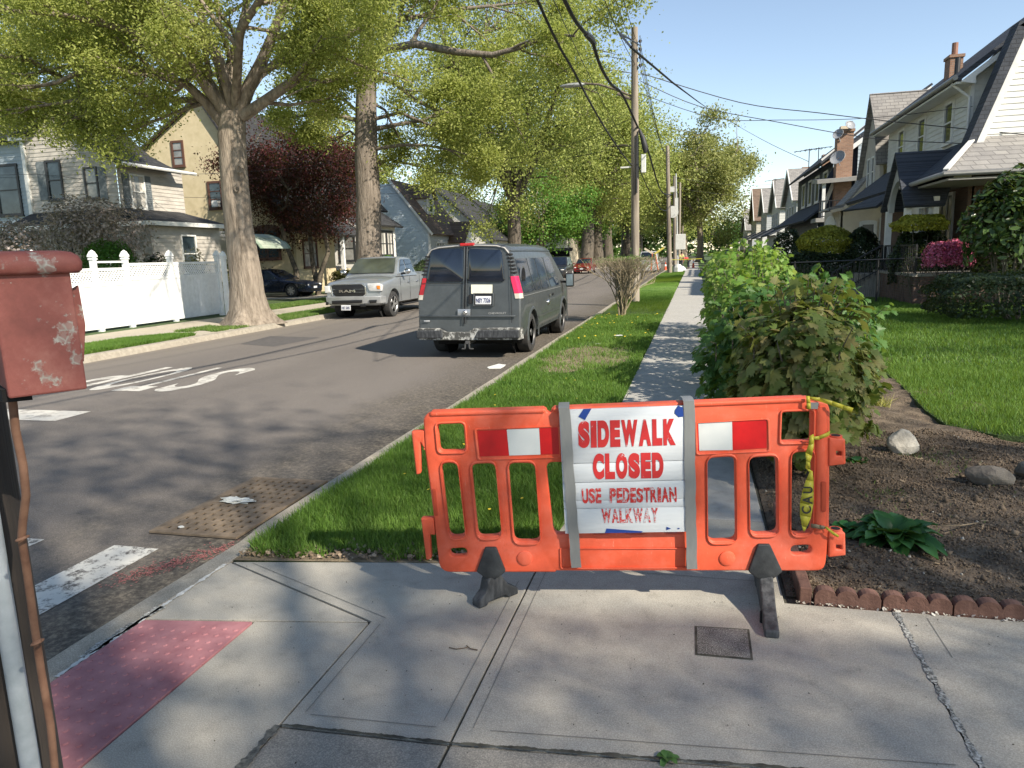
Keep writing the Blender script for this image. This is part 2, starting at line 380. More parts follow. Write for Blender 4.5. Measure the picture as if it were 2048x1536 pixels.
# tactile paving: flat panel with truncated domes
tp = MB(); tp.prism([(-2.585, 1.2, -.03), (-2.045, 1.2, -.03), (-2.045, 2.83, -.03), (-2.585, 2.745, -.03)], (0, 0, .036))
nx = 9
for i in range(nx):
    for j in range(26):
        x = -2.585+.54*(i+.5)/nx; y = 1.23+.0605*j
        if y > 2.71+.12*(x+2.585): continue
        tp.tube([(x, y, .005), (x, y, .0085), (x, y, .0105)], [.0135, .0115, .008], 8)
struct('tactile_paving', tp, PINK)
# road paint
pt = MB()
for k in range(8):
    x = -3.42-.93*k
    pt.poly([(x-.35, 1.1, RZ+.004), (x, 1.1, RZ+.004), (x, 3.83, RZ+.004), (x-.35, 3.83, RZ+.004)])
struct('road_crosswalk_paint', pt, WORN)
struct('road_stop_line', sheet(-11.5, -7.65, 7.12, 7.68, RZ+.004), ROADWHITE)
def glyph_mesh(s, bold=0.0, ext=0.0):
    cu = bpy.data.curves.new('t', 'FONT'); cu.body = s; cu.size = 1; cu.offset = bold; cu.extrude = ext; cu.fill_mode = 'BOTH' if ext else 'FRONT'
    o = bpy.data.objects.new('t', cu); COL.objects.link(o); dg = bpy.context.evaluated_depsgraph_get(); dg.update()
    me = bpy.data.meshes.new_from_object(o.evaluated_get(dg)); bpy.data.objects.remove(o); bpy.data.curves.remove(cu)
    vs = [v.co.copy() for v in me.vertices]; fs = [list(p.vertices) for p in me.polygons]; bpy.data.meshes.remove(me)
    x0 = min(v.x for v in vs); x1 = max(v.x for v in vs); y0 = min(v.y for v in vs); y1 = max(v.y for v in vs)
    return [((v.x-x0)/(x1-x0), (v.y-y0)/(y1-y0)) for v in vs], fs
def text_to(mb, s, fn, bold=0.0):
    """fn maps (u,v) in the unit square to a 3D point"""
    vs, fs = glyph_mesh(s, bold); mb.add([fn(u, v) for u, v in vs], fs); return mb
st = MB()
for i, ch in enumerate('STOP'):
    x1 = -7.50-.62*i
    text_to(st, ch, lambda u, v: (x1-.51*u, 11.38-2.3*v, RZ+.004), .02)
struct('road_stop_lettering', st, ROADWHITE)
struct('road_tar_patch', MB().poly([tuple(G(*p, RZ+.003)) for p in [(480, 688), (548, 693), (640, 675), (540, 672)]]), pm('tar_patch', (.07, .065, .06), (.10, .09, .085), 8, rough=.9))
# oily, sandy marks at the gutter: pink spray, plus fallen white paint
sp_ = MB(); rr = random.Random(3)
for k in range(700):
    t_ = rr.random(); x = -3.33+.42*t_+rr.gauss(0, .045); y = 3.38+.62*t_+rr.gauss(0, .06); q = rr.uniform(.003, .009); a = rr.random()*3
    sp_.poly([(x+q*math.cos(a+i*2.1), y+q*math.sin(a+i*2.1)*1.4, RZ+.0055) for i in range(3)])
struct('road_pink_spray', sp_, plain('pink_spray', (.42, .15, .13), .8))
# manhole cover and storm drain
t = thing('manhole_cover', 'dark round iron cover set in the asphalt far up the street', 'manhole cover', (-4.78, 54.2, RZ))
MB().cyl((0, 0, 0), (0, 0, .012), .42, 24).build('lid', plain('iron_dark', (.05, .045, .04), .6), t)
RUSTY = pm('rusty_iron', (.10, .075, .05), (.20, .15, .10), 9, rough=.8, bs=.4, bd=.004, bscale=60)
HOLE = plain('dark_void', (.006, .006, .006), 1)
t = thing('storm_drain', 'rusty iron storm drain grating in the gutter below the kerb', 'drain', (-3.33, 4.7, RZ))
MB().box(-.36, .34, -.64, .64, .002, .006).build('drain_hole', HOLE, t)
fr = MB()
for a in ((-.36, .34, -.64, -.59), (-.36, .34, .59, .64), (-.36, -.31, -.59, .59), (.29, .34, -.59, .59), (-.31, .29, -.02, .02)): fr.box(*a, .004, .022)
fr.build('frame', RUSTY, t, bevel=.003)
gr = MB()
for half in (0, 1):
    y0 = -.588+half*.61; L = .566
    for i in range(9):
        xx = -.308+.598*i/8; gr.box(xx-.02, xx+.02, y0, y0+L, .008, .019)
    for j in range(7):
        yy = y0+L*j/6; gr.box(-.31, .29, yy-.026, yy+.026, .0075, .0175)
gr.build('grating', RUSTY, t)
# ================================================================== GRASS
rng = np.random.default_rng(7)
BL = [(-.5, 0, 0), (.5, 0, 0), (.36, .55, .10), (-.36, .55, .10), (0, 1, .34)]
BF = [[0, 1, 2, 3], [3, 2, 4]]
def blades(name, m, pts, h, wd, seed=1, lean=.35, z=0.):
    r = np.random.default_rng(seed); n = len(pts); pts = np.column_stack([pts, np.full(n, z) if np.isscalar(z) else z])
    hs = h*r.uniform(.55, 1.15, n) if np.isscalar(h) else h*r.uniform(.6, 1.15, n)
    a = r.uniform(0, 2*np.pi, n); nr = np.column_stack([np.cos(a), np.sin(a), np.zeros(n)])
    up = np.column_stack([r.normal(0, lean, n), r.normal(0, lean, n), np.ones(n)]); up /= np.linalg.norm(up, axis=1)[:, None]
    nr -= up*np.sum(nr*up, 1)[:, None]; nr /= np.linalg.norm(nr, axis=1)[:, None]; u = np.cross(up, nr)
    T = np.array(BL); W = wd*r.uniform(.7, 1.2, n) if np.isscalar(wd) else wd*r.uniform(.7, 1.2, n)
    P = pts[:, None, :]+(T[None, :, 0:1]*W[:, None, None])*u[:, None, :]+(T[None, :, 1:2]*hs[:, None, None])*up[:, None, :]+(T[None, :, 2:3]*hs[:, None, None])*nr[:, None, :]
    fl = np.array([0, 1, 2, 3, 3, 2, 4]); loops = (np.arange(n)[:, None]*5+fl).ravel(); starts = (np.arange(n)[:, None]*7+np.array([0, 4])).ravel()
    return tag(mesh_np(name, P.reshape(-1, 3), loops, starts, m, tint=np.repeat(r.random(n), 5)), kind='stuff')
def rect(n, x0, x1, y0, y1, r): return np.column_stack([r.uniform(x0, x1, n), r.uniform(y0, y1, n)])
def pin(poly, pts):
    ins = np.zeros(len(pts), bool); n = len(poly); x, y = pts[:, 0], pts[:, 1]
    for i in range(n):
        (x0, y0), (x1, y1) = poly[i], poly[(i+1) % n]
        c = ((y0 > y) != (y1 > y)) & (x < (x1-x0)*(y-y0)/((y1-y0) or 1e-9)+x0); ins ^= c
    return ins
def wob(p, s=1.0, ph=0): return np.sin(p[:, 0]*3.1*s+ph)+np.sin(p[:, 1]*2.3*s+1.3*ph)+np.sin((p[:, 0]+p[:, 1])*4.7*s+ph)
# verge between kerb and sidewalk
def strip_top(y0, y1): return sheet(-2.6, -.81, y0, y1, -.004)
struct('verge_turf', MB().poly([(-2.6, 3.47, -.006), (-.81, 3.73, -.006), (-.81, 160, -.006), (-2.6, 160, -.006)]), TURF)
struct('verge_dirt_patch', MB().poly([(-2.5, 10.6, .002), (-1.9, 10.3, .002), (-1.15, 10.9, .002), (-.95, 12.4, .002), (-1.3, 13.6, .002), (-2.1, 13.4, .002), (-2.55, 12.1, .002)]), DIRT)
struct('verge_leaf_litter', MB().poly([(-2.6, 3.47, .001), (-.81, 3.735, .001), (-.81, 3.9, .001), (-1.7, 3.78, .001), (-2.3, 3.68, .001), (-2.6, 3.75, .001)]), DIRT)
def verge(n, y0, y1, h, wd, seed, m=GRASS):
    r = np.random.default_rng(seed); p = rect(n, -2.6, -.8, y0, y1, r)
    p[:, 0] = np.where(r.random(n) < .06, p[:, 0]+r.choice([-1, 1], n)*.03, p[:, 0])
    k = p[:, 1] > 3.545+.145*(p[:, 0]+2.6)+.05*np.sin(p[:, 0]*9)+.03*np.sin(p[:, 0]*31)
    d = ((p[:, 0]+1.8)/.80)**2+((p[:, 1]-12.0)/1.7)**2+.3*wob(p, 2.3)
    k &= (d > 1+.35*r.random(n)) | (r.random(n) < .14+.4*np.clip(d-.4, 0, 1)); p = p[k]
    hh = h*(1+.25*wob(p, 1.4)/3)
    return blades('verge_grass', m, p, hh, wd, seed, .42)
verge(105000, 3.55, 8, .085, .0055, 11)
verge(70000, 8, 20, .085, .008, 12)
verge(45000, 20, 62, .09, .018, 13)
# lawn on the right, standing a little above the bed
lawn = [(2.62, 25.5), (2.5, 10.9), (2.42, 9.3), (2.3, 8), (2.3, 7.35), (2.6, 7.02), (3.1, 6.9), (16, 6.8), (16, 25.5)]
struct('lawn_turf', MB().prism([(x, y, -.1) for x, y in lawn], (0, 0, .13)), TURF)
def lawn_blades(n, y0, y1, h, wd, seed):
    r = np.random.default_rng(seed); p = rect(n, 2.25, 12, y0, y1, r); p = p[(p[:, 0] < .43*p[:, 1]+1.6)]
    p = p[pin(lawn, p)]; hh = h*(1+.2*wob(p, .9)/3)
    return blades('lawn_grass', GRASS, p, hh, wd, seed, .38, .028)
lawn_blades(150000, 6.8, 11, .085, .006, 21)
lawn_blades(150000, 11, 25.5, .085, .012, 22)
# soil bed, its clods and pebbles
g = MB(); nxx, nyy = 60, 160; x0, x1, y0, y1 = .47, 2.9, 3.62, 15
def soilz(x, y):
    e = min(1, (x-.47)/.15, (y-3.62)/.12)
    return -.02+e*(.035+.018*math.sin(x*5.1+y*2.2)+.014*math.sin(y*7.3-x*3)+.01*math.sin(x*17+y*13))
for i in range(nxx+1):
    for j in range(nyy+1): g.v.append((x0+(x1-x0)*i/nxx, y0+(y1-y0)*j/nyy, soilz(x0+(x1-x0)*i/nxx, y0+(y1-y0)*j/nyy)))
for i in range(nxx):
    for j in range(nyy):
        a = i*(nyy+1)+j; g.f.append([a, a+nyy+1, a+nyy+2, a+1])
xs, ys_, n2 = 2.9, 6, 0
struct('soil_bed', g, SOIL, smooth=True)
struct('soil_bed_right', MB().poly([(2.88, 3.62, .02), (12, 3.62, .02), (12, 7.0, .02), (2.88, 7.0, .02)]), SOIL)
OCT = [(-.5, -.4, 0), (.45, -.5, 0), (.5, .4, 0), (-.4, .5, 0), (0, 0, .5), (0, 0, -.5)]
OF = [[0, 1, 4], [1, 2, 4], [2, 3, 4], [3, 0, 4], [1, 0, 5], [2, 1, 5], [3, 2, 5], [0, 3, 5]]
def clods(name, m, p, smin, smax, seed, zf=None):
    r = np.random.default_rng(seed); n = len(p); s = smin+(smax-smin)*r.random(n)**3
    z = np.array([soilz(a, b) for a, b in p]) if zf is None else np.full(n, zf)
    return tag(scatter(name, m, None, np.column_stack([p, z+s*.2]), s, r.normal(size=(n, 3)), r, OCT, OF), kind='stuff')
r = np.random.default_rng(31)
CLOD = leafmat('soil_clods', [(.045, .031, .02), (.125, .09, .06), (.25, .19, .13)], 0, .95)
clods('soil_clods', CLOD, rect(80000, .5, 4.6, 3.64, 7.1, r), .003, .017, 32)
clods('soil_clods', CLOD, rect(900, .5, 4.6, 3.64, 7.1, r), .012, .045, 35)
clods('soil_pebbles', leafmat('pebbles', [(.2, .18, .14), (.45, .42, .36)], 0, .8), rect(350, .5, 4.0, 3.64, 7, r), .005, .024, 33)
pp = rect(700, -2.5, -.8, 10, 14, r)
clods('verge_pebbles', leafmat('dirt_crumbs', [(.12, .09, .05), (.3, .24, .15)], 0, .9), pp, .008, .03, 34, .0)
n = 2600; pm_ = rect(n, .6, 4.4, 3.66, 7.0, r)
tag(scatter('bark_mulch', leafmat('mulch', [(.05, .032, .02), (.13, .09, .055), (.30, .23, .15)], 0, .95), None, np.column_stack([pm_, np.array([soilz(a, b) for a, b in pm_])+.008]), r.uniform(.012, .045, n), np.column_stack([r.normal(0, .5, n), r.normal(0, .5, n), np.ones(n)]), r, [(-.5, -.12, 0), (.5, -.1, .05), (.45, .12, 0), (-.45, .1, .06)], [[0, 1, 2, 3]]), kind='stuff')
# dry leaves and mulch along the front of the verge and along the edging
DEADLEAF = [(-.5, 0, 0), (-.2, .35, .12), (.3, .3, .05), (.55, 0, .15), (.2, -.3, .1), (-.3, -.3, .02)]
rl = np.random.default_rng(41); n = 900
xx = rl.uniform(-2.6, -.83, n); yy = 3.5+.145*(xx+2.6)+np.abs(rl.normal(.04, .09, n))
tag(scatter('dry_leaf_litter', leafmat('dead_leaves', [(.10, .065, .035), (.22, .16, .10), (.42, .33, .24)], .1, .8), None, np.column_stack([xx, yy, rl.uniform(.004, .03, n)]), rl.uniform(.012, .035, n), np.column_stack([rl.normal(0, .5, n), rl.normal(0, .5, n), np.ones(n)]), rl, DEADLEAF, [[0, 1, 2, 3, 4, 5]]), kind='stuff')
n = 260; xx = rl.uniform(.5, 3.2, n); yy = 3.515+rl.uniform(-.02, .012, n)
tag(scatter('mulch_chips', leafmat('white_chips', [(.3, .26, .2), (.7, .66, .58)], 0, .8), None, np.column_stack([xx, yy, np.full(n, .006)]), rl.uniform(.006, .022, n), np.column_stack([rl.normal(0, .5, n), rl.normal(0, .5, n), np.ones(n)]), rl, DEADLEAF, [[0, 1, 2, 3, 4, 5]]), kind='stuff')
# dandelions and clover in the verge
n = 90; xx = rl.uniform(-2.5, -.9, n); yy = np.concatenate([rl.uniform(4, 10, 25), rl.uniform(14, 20, 65)])
tag(scatter('dandelion_flowers', plain('dandelion', (.75, .55, .03), .7), None, np.column_stack([xx, yy, np.full(n, .09)]), np.concatenate([np.full(25, .022), np.full(65, .04)]), np.column_stack([rl.normal(0, .2, n), rl.normal(0, .2, n), np.ones(n)]), rl, [(math.cos(i*.785)*.5, math.sin(i*.785)*.5, 0) for i in range(8)], [list(range(8))]), kind='stuff')
# left side: path, verge patches
struct('left_sidewalk', MB().box(-15.3, -13.3, -10, 200, -.1, .0), PAVELEFT)
struct('left_driveway', MB().box(-13.3, -11.95, 14.9, 17.0, -.1, .004).box(-30, -15.3, 31.6, 35.6, -.1, .003).box(-13.3, -11.95, 30.6, 36.2, -.1, .003).box(-30, -15.3, 46, 49, -.1, .003), PAVELEFT)
r = np.random.default_rng(51)
p = rect(60000, -13.3, -11.97, 11, 15.6, r); p = p[p[:, 1] < 15.2+.6*np.sin(p[:, 0]*3+1)]; blades('left_verge_grass', GRASS, p, .09, .014, 52)
p = rect(34000, -13.3, -11.97, 16.3, 30.4, r); p = p[~((p[:, 1] < 17) & (wob(p, .8) > 0))]
p = p[((p[:, 0]+12.6)**2+((p[:, 1]-18.6))**2) > 1.1]; blades('left_verge_grass', GRASS_DRY, p, .08, .02, 53)
p = rect(30000, -16.9, -15.35, 22.6, 31.5, r); blades('left_yard_grass', GRASS_DRY, p, .09, .022, 54)
p = rect(30000, -18.5, -11.97, 36.5, 75, r); p = p[(p[:, 0] < -15.3) | (p[:, 0] > -13.3)]; blades('left_yard_grass', GRASS_DRY, p, .1, .045, 55)
# ================================================================== FOREGROUND THINGS
def plastic():
    m, t, b, o = nodes('orange_plastic'); v = coord(t)
    c = ramp(t, noise(t, v, 3.2, 9, .7), [(.3, (.52, .075, .032)), (.5, (.66, .098, .042)), (.72, (.72, .165, .10))])
    sc_ = ramp(t, noise(t, coord(t, 'Object', (3, 3, .6)), 24, 9, .8), [(.60, (0, 0, 0)), (.68, (1, 1, 1))]); c = mix(t, math_(t, 'MULTIPLY', sc_, .5), c, (.74, .36, .25))
    dr = ramp(t, noise(t, coord(t, 'Object', (1, 1, .5)), 7, 8, .8), [(.30, (1, 1, 1)), (.40, (0, 0, 0))]); c = mix(t, math_(t, 'MULTIPLY', dr, .45), c, (.20, .06, .03))
    t.links.new(c, b.inputs['Base Color']); t.links.new(ramp(t, noise(t, v, 18, 6), [(.3, (.38,)*3), (.7, (.7,)*3)]), b.inputs['Roughness']); b.inputs['Specular IOR Level'].default_value = .4
    bump(t, b, noise(t, v, 130, 5), .2, .003); return m
ORANGE = plastic()
RED_REF = pm('red_reflector', (.60, .008, .010), (.46, .006, .008), 8, rough=.35)
WHITE_REF = pm('white_reflector', (.50, .53, .52), (.58, .60, .58), 6, rough=.4)
BLACKP = pm('black_rubber', (.012, .014, .016), (.035, .038, .04), 12, rough=.6, bs=.4, bd=.003, bscale=90)
RUBBER = pm('scuffed_rubber', (.018, .02, .023), (.085, .09, .095), 26, 8, .7, bs=.7, bd=.004, bscale=80, stretch=(1, 1, .3), lo=.42, hi=.75)
def plane_of(O, d):
    O = Vector(O); U = Vector((d[0], d[1], 0)).normalized(); Nn = Vector((U.y, -U.x, 0))
    def uv(px, py, off=0):
        r = Vector(ray(px, py)); t = (O+Nn*off-Vector(CAM)).dot(Nn)/r.dot(Nn); p = Vector(CAM)+r*t; return ((p-O).dot(U), p.z)
    def xyz(u, v, off=0): return O+U*u+Nn*off+Vector((0, 0, v))
    return uv, xyz, O, U, Nn
BUV, BXYZ, BO, BU, BN = plane_of((0, 3.43, 0), (1, .17))
def rounded(pts, r, n=4):
    out = []; k = len(pts)
    for i in range(k):
        a, b, c = (Vector(pts[i-1]), Vector(pts[i]), Vector(pts[(i+1) % k])); q = r[i] if isinstance(r, (list, tuple)) else r
        d1 = (a-b); d2 = (c-b); q1 = min(q, d1.length*.48); q2 = min(q, d2.length*.48)
        p1 = b+d1.normalized()*q1; p2 = b+d2.normalized()*q2
        for j in range(n+1):
            t = j/n; out.append((1-t)**2*p1+2*t*(1-t)*b+t*t*p2)
    return out
def plate(name, loops, m, parent, half=.018, bev=.008, off=0., plane=(BO, BU, BN)):
    """flat outline with holes -> solid plate with rounded edges, standing in the given vertical plane"""
    O, U, Nn = plane; pb = base(parent); vs = []; fs = []; cons = []; flat2 = []; loops2 = []
    def area(lp): return sum(lp[i][0]*lp[(i+1) % len(lp)][1]-lp[(i+1) % len(lp)][0]*lp[i][1] for i in range(len(lp)))/2
    for li, lp in enumerate(loops):
        lp = [Vector((p[0], p[1])) for p in lp]; lp = [p for i, p in enumerate(lp) if (p-lp[i-1]).length > 2e-4]
        if (area(lp) > 0) != (li == 0): lp = lp[::-1]
        n = len(lp); nrm = []
        for i in range(n):
            a = (lp[i]-lp[i-1]).normalized(); b_ = (lp[(i+1) % n]-lp[i]).normalized(); t = a+b_
            t = t.normalized() if t.length > 1e-6 else a; nrm.append(Vector((-t.y, t.x)))
        prof = [(bev, half+bev), (bev*.3, half+bev*.7), (0, half), (0, -half), (bev*.3, -half-bev*.7), (bev, -half-bev)] if bev > 0 else [(0, half), (0, -half)]
        b0 = len(vs)
        for ins, z in prof:
            for i in range(n): p = lp[i]+nrm[i]*ins; vs.append((p.x, p.y, z))
        for k in range(len(prof)-1):
            for i in range(n): j_ = (i+1) % n; fs.append([b0+k*n+i, b0+k*n+j_, b0+(k+1)*n+j_, b0+(k+1)*n+i])
        ins_ = [Vector(vs[b0+i][:2]) for i in range(n)]; f0 = len(flat2); flat2 += ins_; cons += [(f0+i, f0+(i+1) % n) for i in range(n)]; loops2.append([tuple(p) for p in ins_])
    from mathutils.geometry import delaunay_2d_cdt
    cv, ce, cf, *_r = delaunay_2d_cdt(flat2, cons, [], 0, 1e-6); zf = half+bev
    if cf:
        cen = np.array([[sum(cv[i][k] for i in f)/len(f) for k in (0, 1)] for f in cf]); keep = pin(loops2[0], cen)
        for h_ in loops2[1:]: keep &= ~pin(h_, cen)
        for zz in (zf, -zf):
            b0 = len(vs); vs += [(p.x, p.y, zz) for p in cv]; fs += [[b0+i for i in f] for f, k in zip(cf, keep) if k]
    me = bpy.data.meshes.new(name); me.from_pydata([tuple(O+U*x+Vector((0, 0, y))+Nn*(z+off)-pb) for x, y, z in vs], [], fs)
    b = bmesh.new(); b.from_mesh(me); bmesh.ops.remove_doubles(b, verts=b.verts, dist=2e-5); bmesh.ops.recalc_face_normals(b, faces=b.faces); b.to_mesh(me); b.free()
    me.materials.clear(); me.materials.append(m); me.polygons.foreach_set('use_smooth', [True]*len(me.polygons)); me.set_sharp_from_angle(angle=R_(55))
    return link(bpy.data.objects.new(name, me), parent)
bar = thing('pedestrian_barrier', 'orange plastic pedestrian barrier with red and white reflector strips blocking the sidewalk', 'barrier', tuple(BXYZ(-.3, 0)))
def q(pts, off=0): return [BUV(x, y, off) for x, y in pts]
outer = q([(848, 833), (860, 823), (1092, 815), (1095, 822), (1102, 822), (1104, 815), (1380, 803), (1614, 792), (1617, 800), (1648, 801), (1657, 814), (1655, 1060), (1648, 1128), (1638, 1138), (1113, 1138), (1110, 1141), (893, 1141), (880, 1130), (868, 1020), (852, 900)])
rad = [.02, .03, .004, .003, .003, .004, .02, .004, .003, .03, .03, .02, .03, .03, .003, .003, .03, .03, .01, .01]
holes = [([(876, 847), (928, 845), (932, 899), (881, 900)], .022), ([(883, 924), (917, 924), (933, 1069), (900, 1071)], .035), ([(943, 926), (991, 924), (1004, 1068), (957, 1071)], .035),
 ([(1017, 924), (1070, 924), (1081, 1079), (1029, 1080)], .035), ([(1092, 922), (1140, 922), (1152, 1064), (1108, 1065)], .035), ([(1170, 922), (1215, 920), (1222, 1064), (1178, 1065)], .035), ([(1240, 920), (1290, 918), (1294, 1064), (1245, 1065)], .035), ([(1318, 918), (1366, 916), (1368, 1064), (1322, 1064)], .035),
 ([(1413, 914), (1469, 911), (1471, 1077), (1415, 1079)], .035), ([(1496, 913), (1552, 910), (1554, 1063), (1499, 1065)], .035), ([(1580, 903), (1625, 901), (1621, 1063), (1579, 1065)], .035),
 ([(1562, 823), (1621, 821), (1620, 879), (1560, 881)], .012), ([(899, 1094), (934, 1092), (936, 1108), (904, 1110)], .025), ([(1579, 1088), (1619, 1086), (1619, 1104), (1579, 1106)], .025)]
plate('panel', [rounded(outer, rad)]+[rounded(q(h), r) for h, r in holes], ORANGE, bar, .016, .009)
# grooves, rims and ribs moulded into the panel
def rim(name, pts, r, wd, parent, m=ORANGE, off=.026, h=.006):
    c = Vector((sum(p[0] for p in pts)/len(pts), sum(p[1] for p in pts)/len(pts)))
    o_ = rounded(pts, r); i_ = [p+(c-p).normalized()*wd for p in o_]
    return plate(name, [o_, i_], m, parent, h*.4, h*.6, off)
rim('moulded_rim', q([(949, 855), (1121, 849), (1124, 912), (956, 917)]), .012, .012, bar)
rim('moulded_rim', q([(1387, 842), (1536, 834), (1538, 900), (1389, 907)]), .012, .012, bar)
rim('moulded_rim', q([(1119, 1092), (1376, 1091), (1376, 1130), (1120, 1131)]), .006, .008, bar)
for h, r in holes[:1]+holes[1:4]+holes[8:12]:
    pts = q(h); c = Vector((sum(p[0] for p in pts)/4, sum(p[1] for p in pts)/4))
    big = [Vector(p)+(Vector(p)-c).normalized()*.020 for p in pts]; sml = [Vector(p)+(Vector(p)-c).normalized()*.006 for p in pts]
    plate('slot_rim', [rounded(big, r+.01), rounded(sml, r)], ORANGE, bar, .003, .004, .026)
ridge = MB()
for a, b_ in (((862, 826), (1090, 819)), ((1106, 818), (1380, 807)), ((1382, 807), (1610, 797))):
    pa, pb_ = BUV(*a), BUV(*b_); ridge.bar(BXYZ(*pa, -.004), BXYZ(*pb_, -.004), .074, .022)
ridge.build('top_rail', ORANGE, bar, world=True, bevel=.008)
for px in (1050, 1452):
    u, v = BUV(px, 1112); MB().tube([BXYZ(u, v, .02), BXYZ(u, v, .030), BXYZ(u, v, .034)], [.040, .037, .028], 20).build('boss', ORANGE, bar, world=True, smooth=40)
MB().tube([BXYZ(*BUV(1638, 812)), BXYZ(*BUV(1638, 950)), BXYZ(*BUV(1636, 1060))], .037, 14).build('end_post', ORANGE, bar, world=True, smooth=40)
for k in ([(1637, 958), (1647, 958), (1646, 1018), (1637, 1018)], [(866, 974), (873, 974), (878, 1028), (871, 1028)]):
    plate('recess', [rounded(q(k), .008)], pm('recess_shade_orange', (.42, .05, .015), (.34, .04, .012), rough=.7), bar, .001, .0005, .039 if k[0][0] > 1000 else .0262)  # slot shade put into a darker orange on a flat plate
for (yt, dy) in ((872, 0), (1058, -5)):
    o_ = [(1653, yt), (1686, yt+3), (1687, yt+53+dy), (1653, yt+57+dy)]; i_ = [(1668, yt+27), (1679, yt+28), (1679, yt+36), (1668, yt+36)]
    plate('connector_eye', [rounded(q(o_), .008), rounded(q(i_), .004)], ORANGE, bar, .025, .006)
    u, v = BUV(1671, yt+1); MB().tube([BXYZ(u, v-.035), BXYZ(u, v+.006)], .03, 12).build('connector_ring', ORANGE, bar, world=True, smooth=40)
    MB().tube([BXYZ(u, v+.006), BXYZ(u, v+.0075)], .021, 12).build('connector_hole', HOLE, bar, world=True)
for hk in ([(824, 861), (850, 859), (852, 900), (842, 882), (843, 945), (834, 948)], [(843, 1034), (869, 1033), (872, 1068), (861, 1066), (864, 1115), (854, 1118)]):
    plate('connector_hook', [rounded(q(hk), .008)], ORANGE, bar, .014, .006)
def patch(name, pts, m, parent, off, h=.0012): return plate(name, [[Vector(p) for p in q(pts, off)]], m, parent, h, 0, off)
for c, pts in ((0, [(955, 862), (1013, 859), (1018, 911), (960, 913)]), (1, [(1013.5, 859), (1078, 856), (1081, 909), (1018.5, 911)]), (0, [(1078.5, 856), (1119, 854), (1120, 908), (1081.5, 909)]),
               (0, [(1390, 848), (1396, 847.5), (1398, 901), (1391, 901)]), (1, [(1396.5, 846), (1464, 843), (1465, 900), (1398.5, 901)]), (0, [(1464.5, 843), (1533, 839), (1533, 896), (1465.5, 900)])):
    patch('white_reflector' if c else 'red_reflector', pts, WHITE_REF if c else RED_REF, bar, .0262)
for pts in ([(971, 1092), (993, 1092), (1012, 1140), (996, 1153), (972, 1153), (954, 1140)], [(1514, 1086), (1538, 1086), (1563, 1140), (1545, 1154), (1513, 1154), (1495, 1140)]):
    plate('foot_bracket', [rounded(q(pts, .02), .008)], BLACKP, bar, .006, .004, .032)
def foot(cu, ang, lf, lb, ht):
    c = BXYZ(*BUV(*cu)); c.z = 0; d = Vector((math.sin(ang), math.cos(ang), 0)); s = Vector((d.y, -d.x, 0)); w2 = .031
    prof = [(-lf, .0), (-lf, .035), (-lf*.55, .075), (-.045, ht-.02), (-.03, ht), (.03, ht), (.045, ht-.02), (lb*.55, .075), (lb, .035), (lb, 0), (lb*.55, 0), (lb*.45, .018), (-lf*.4, .018), (-lf*.55, 0)]
    mb = MB().prism([c+d*a-s*w2+Vector((0, 0, b)) for a, b in prof], s*2*w2); mb.build('foot', RUBBER, bar, world=True, bevel=.007)
foot((985, 1180), R_(38), .105, .14, .145); foot((1530, 1190), R_(0), .345, .30, .165)
MB().tube([G(1524, 1245)+Vector((0, 0, .0)), G(1524, 1245)+Vector((0, 0, .055))], .011, 10).build('foot_hole', HOLE, bar, world=True)

# --- the closed sign, strapped on with duct tape
SUV = lambda x, y: BUV(x, y, .05)
board = pm('white_board_paint', (.50, .53, .55), (.60, .62, .62), 5, 7, .6, bs=.5, bd=.003, bscale=26, stretch=(.25, .25, 2.2))
sg = thing('closed_sign', 'weathered white plank sign reading SIDEWALK CLOSED in red, strapped to the orange barrier', 'sign', tuple(BXYZ(*SUV(1245, 1066), .05)))
L_ = lambda t: (1118+12.5*t, 820+246*t); Rr = lambda t: (1368.5+5*t, 811+251*t)
cuts = [0, .432, .437, .588, .593, 1.0]
for a, b_ in ((0, .4325), (.4365, .5875), (.5915, .735), (.737, .80), (.802, 1.)):
    pts = [L_(a), Rr(a), Rr(b_), L_(b_)]
    plate('plank', [[Vector(SUV(*p)) for p in pts]], board, sg, .008, .0015, .05)
REDP = worn_paint('worn_red_paint', (.50, .020, .020), (.55, .57, .57), .33, .40, 17)
REDP2 = worn_paint('flaking_red_paint', (.55, .025, .02), (.55, .57, .57), .40, .46, 60)
REDP3 = worn_paint('very_flaking_red_paint', (.55, .03, .025), (.55, .57, .57), .44, .50, 70)
WID = {'I': .52, 'W': 1.42, 'A': 1.08, 'L': .86, 'E': .88, 'K': 1.06, 'O': 1.02, 'N': 1.08, 'Y': 1.02, 'T': .92}
def sign_text(s, tl_, tr_, bl_, br_, m, bold):
    A, B, C_, D = [Vector(SUV(*p)) for p in (tl_, tr_, bl_, br_)]; mb = MB(); gp_ = .09; tot = sum(WID.get(c, 1) for c in s)+gp_*(len(s)-1); x = 0
    for ch in s:
        w = WID.get(ch, 1); u0 = x/tot; u1 = (x+w)/tot; x += w+gp_
        def fn(u, v, u0=u0, u1=u1):
            u = u0+(u1-u0)*u; p = (A*(1-u)+B*u)*v+(C_*(1-u)+D*u)*(1-v); return BXYZ(p.x, p.y, .0612)
        text_to(mb, ch, fn, bold)
    return mb
t1 = sign_text('SIDEWALK', (1156, 841), (1350, 836), (1157, 895), (1351, 889), REDP, .075); t1.build('red_lettering', REDP, sg, world=True)
sign_text('CLOSED', (1185, 906), (1326, 903.5), (1186, 957.5), (1327, 954.5), REDP, .075).build('red_lettering', REDP, sg, world=True)
sign_text('USE', (1163, 976), (1202, 975), (1164.5, 1005.5), (1203, 1005), REDP2, .04).build('red_lettering', REDP2, sg, world=True)
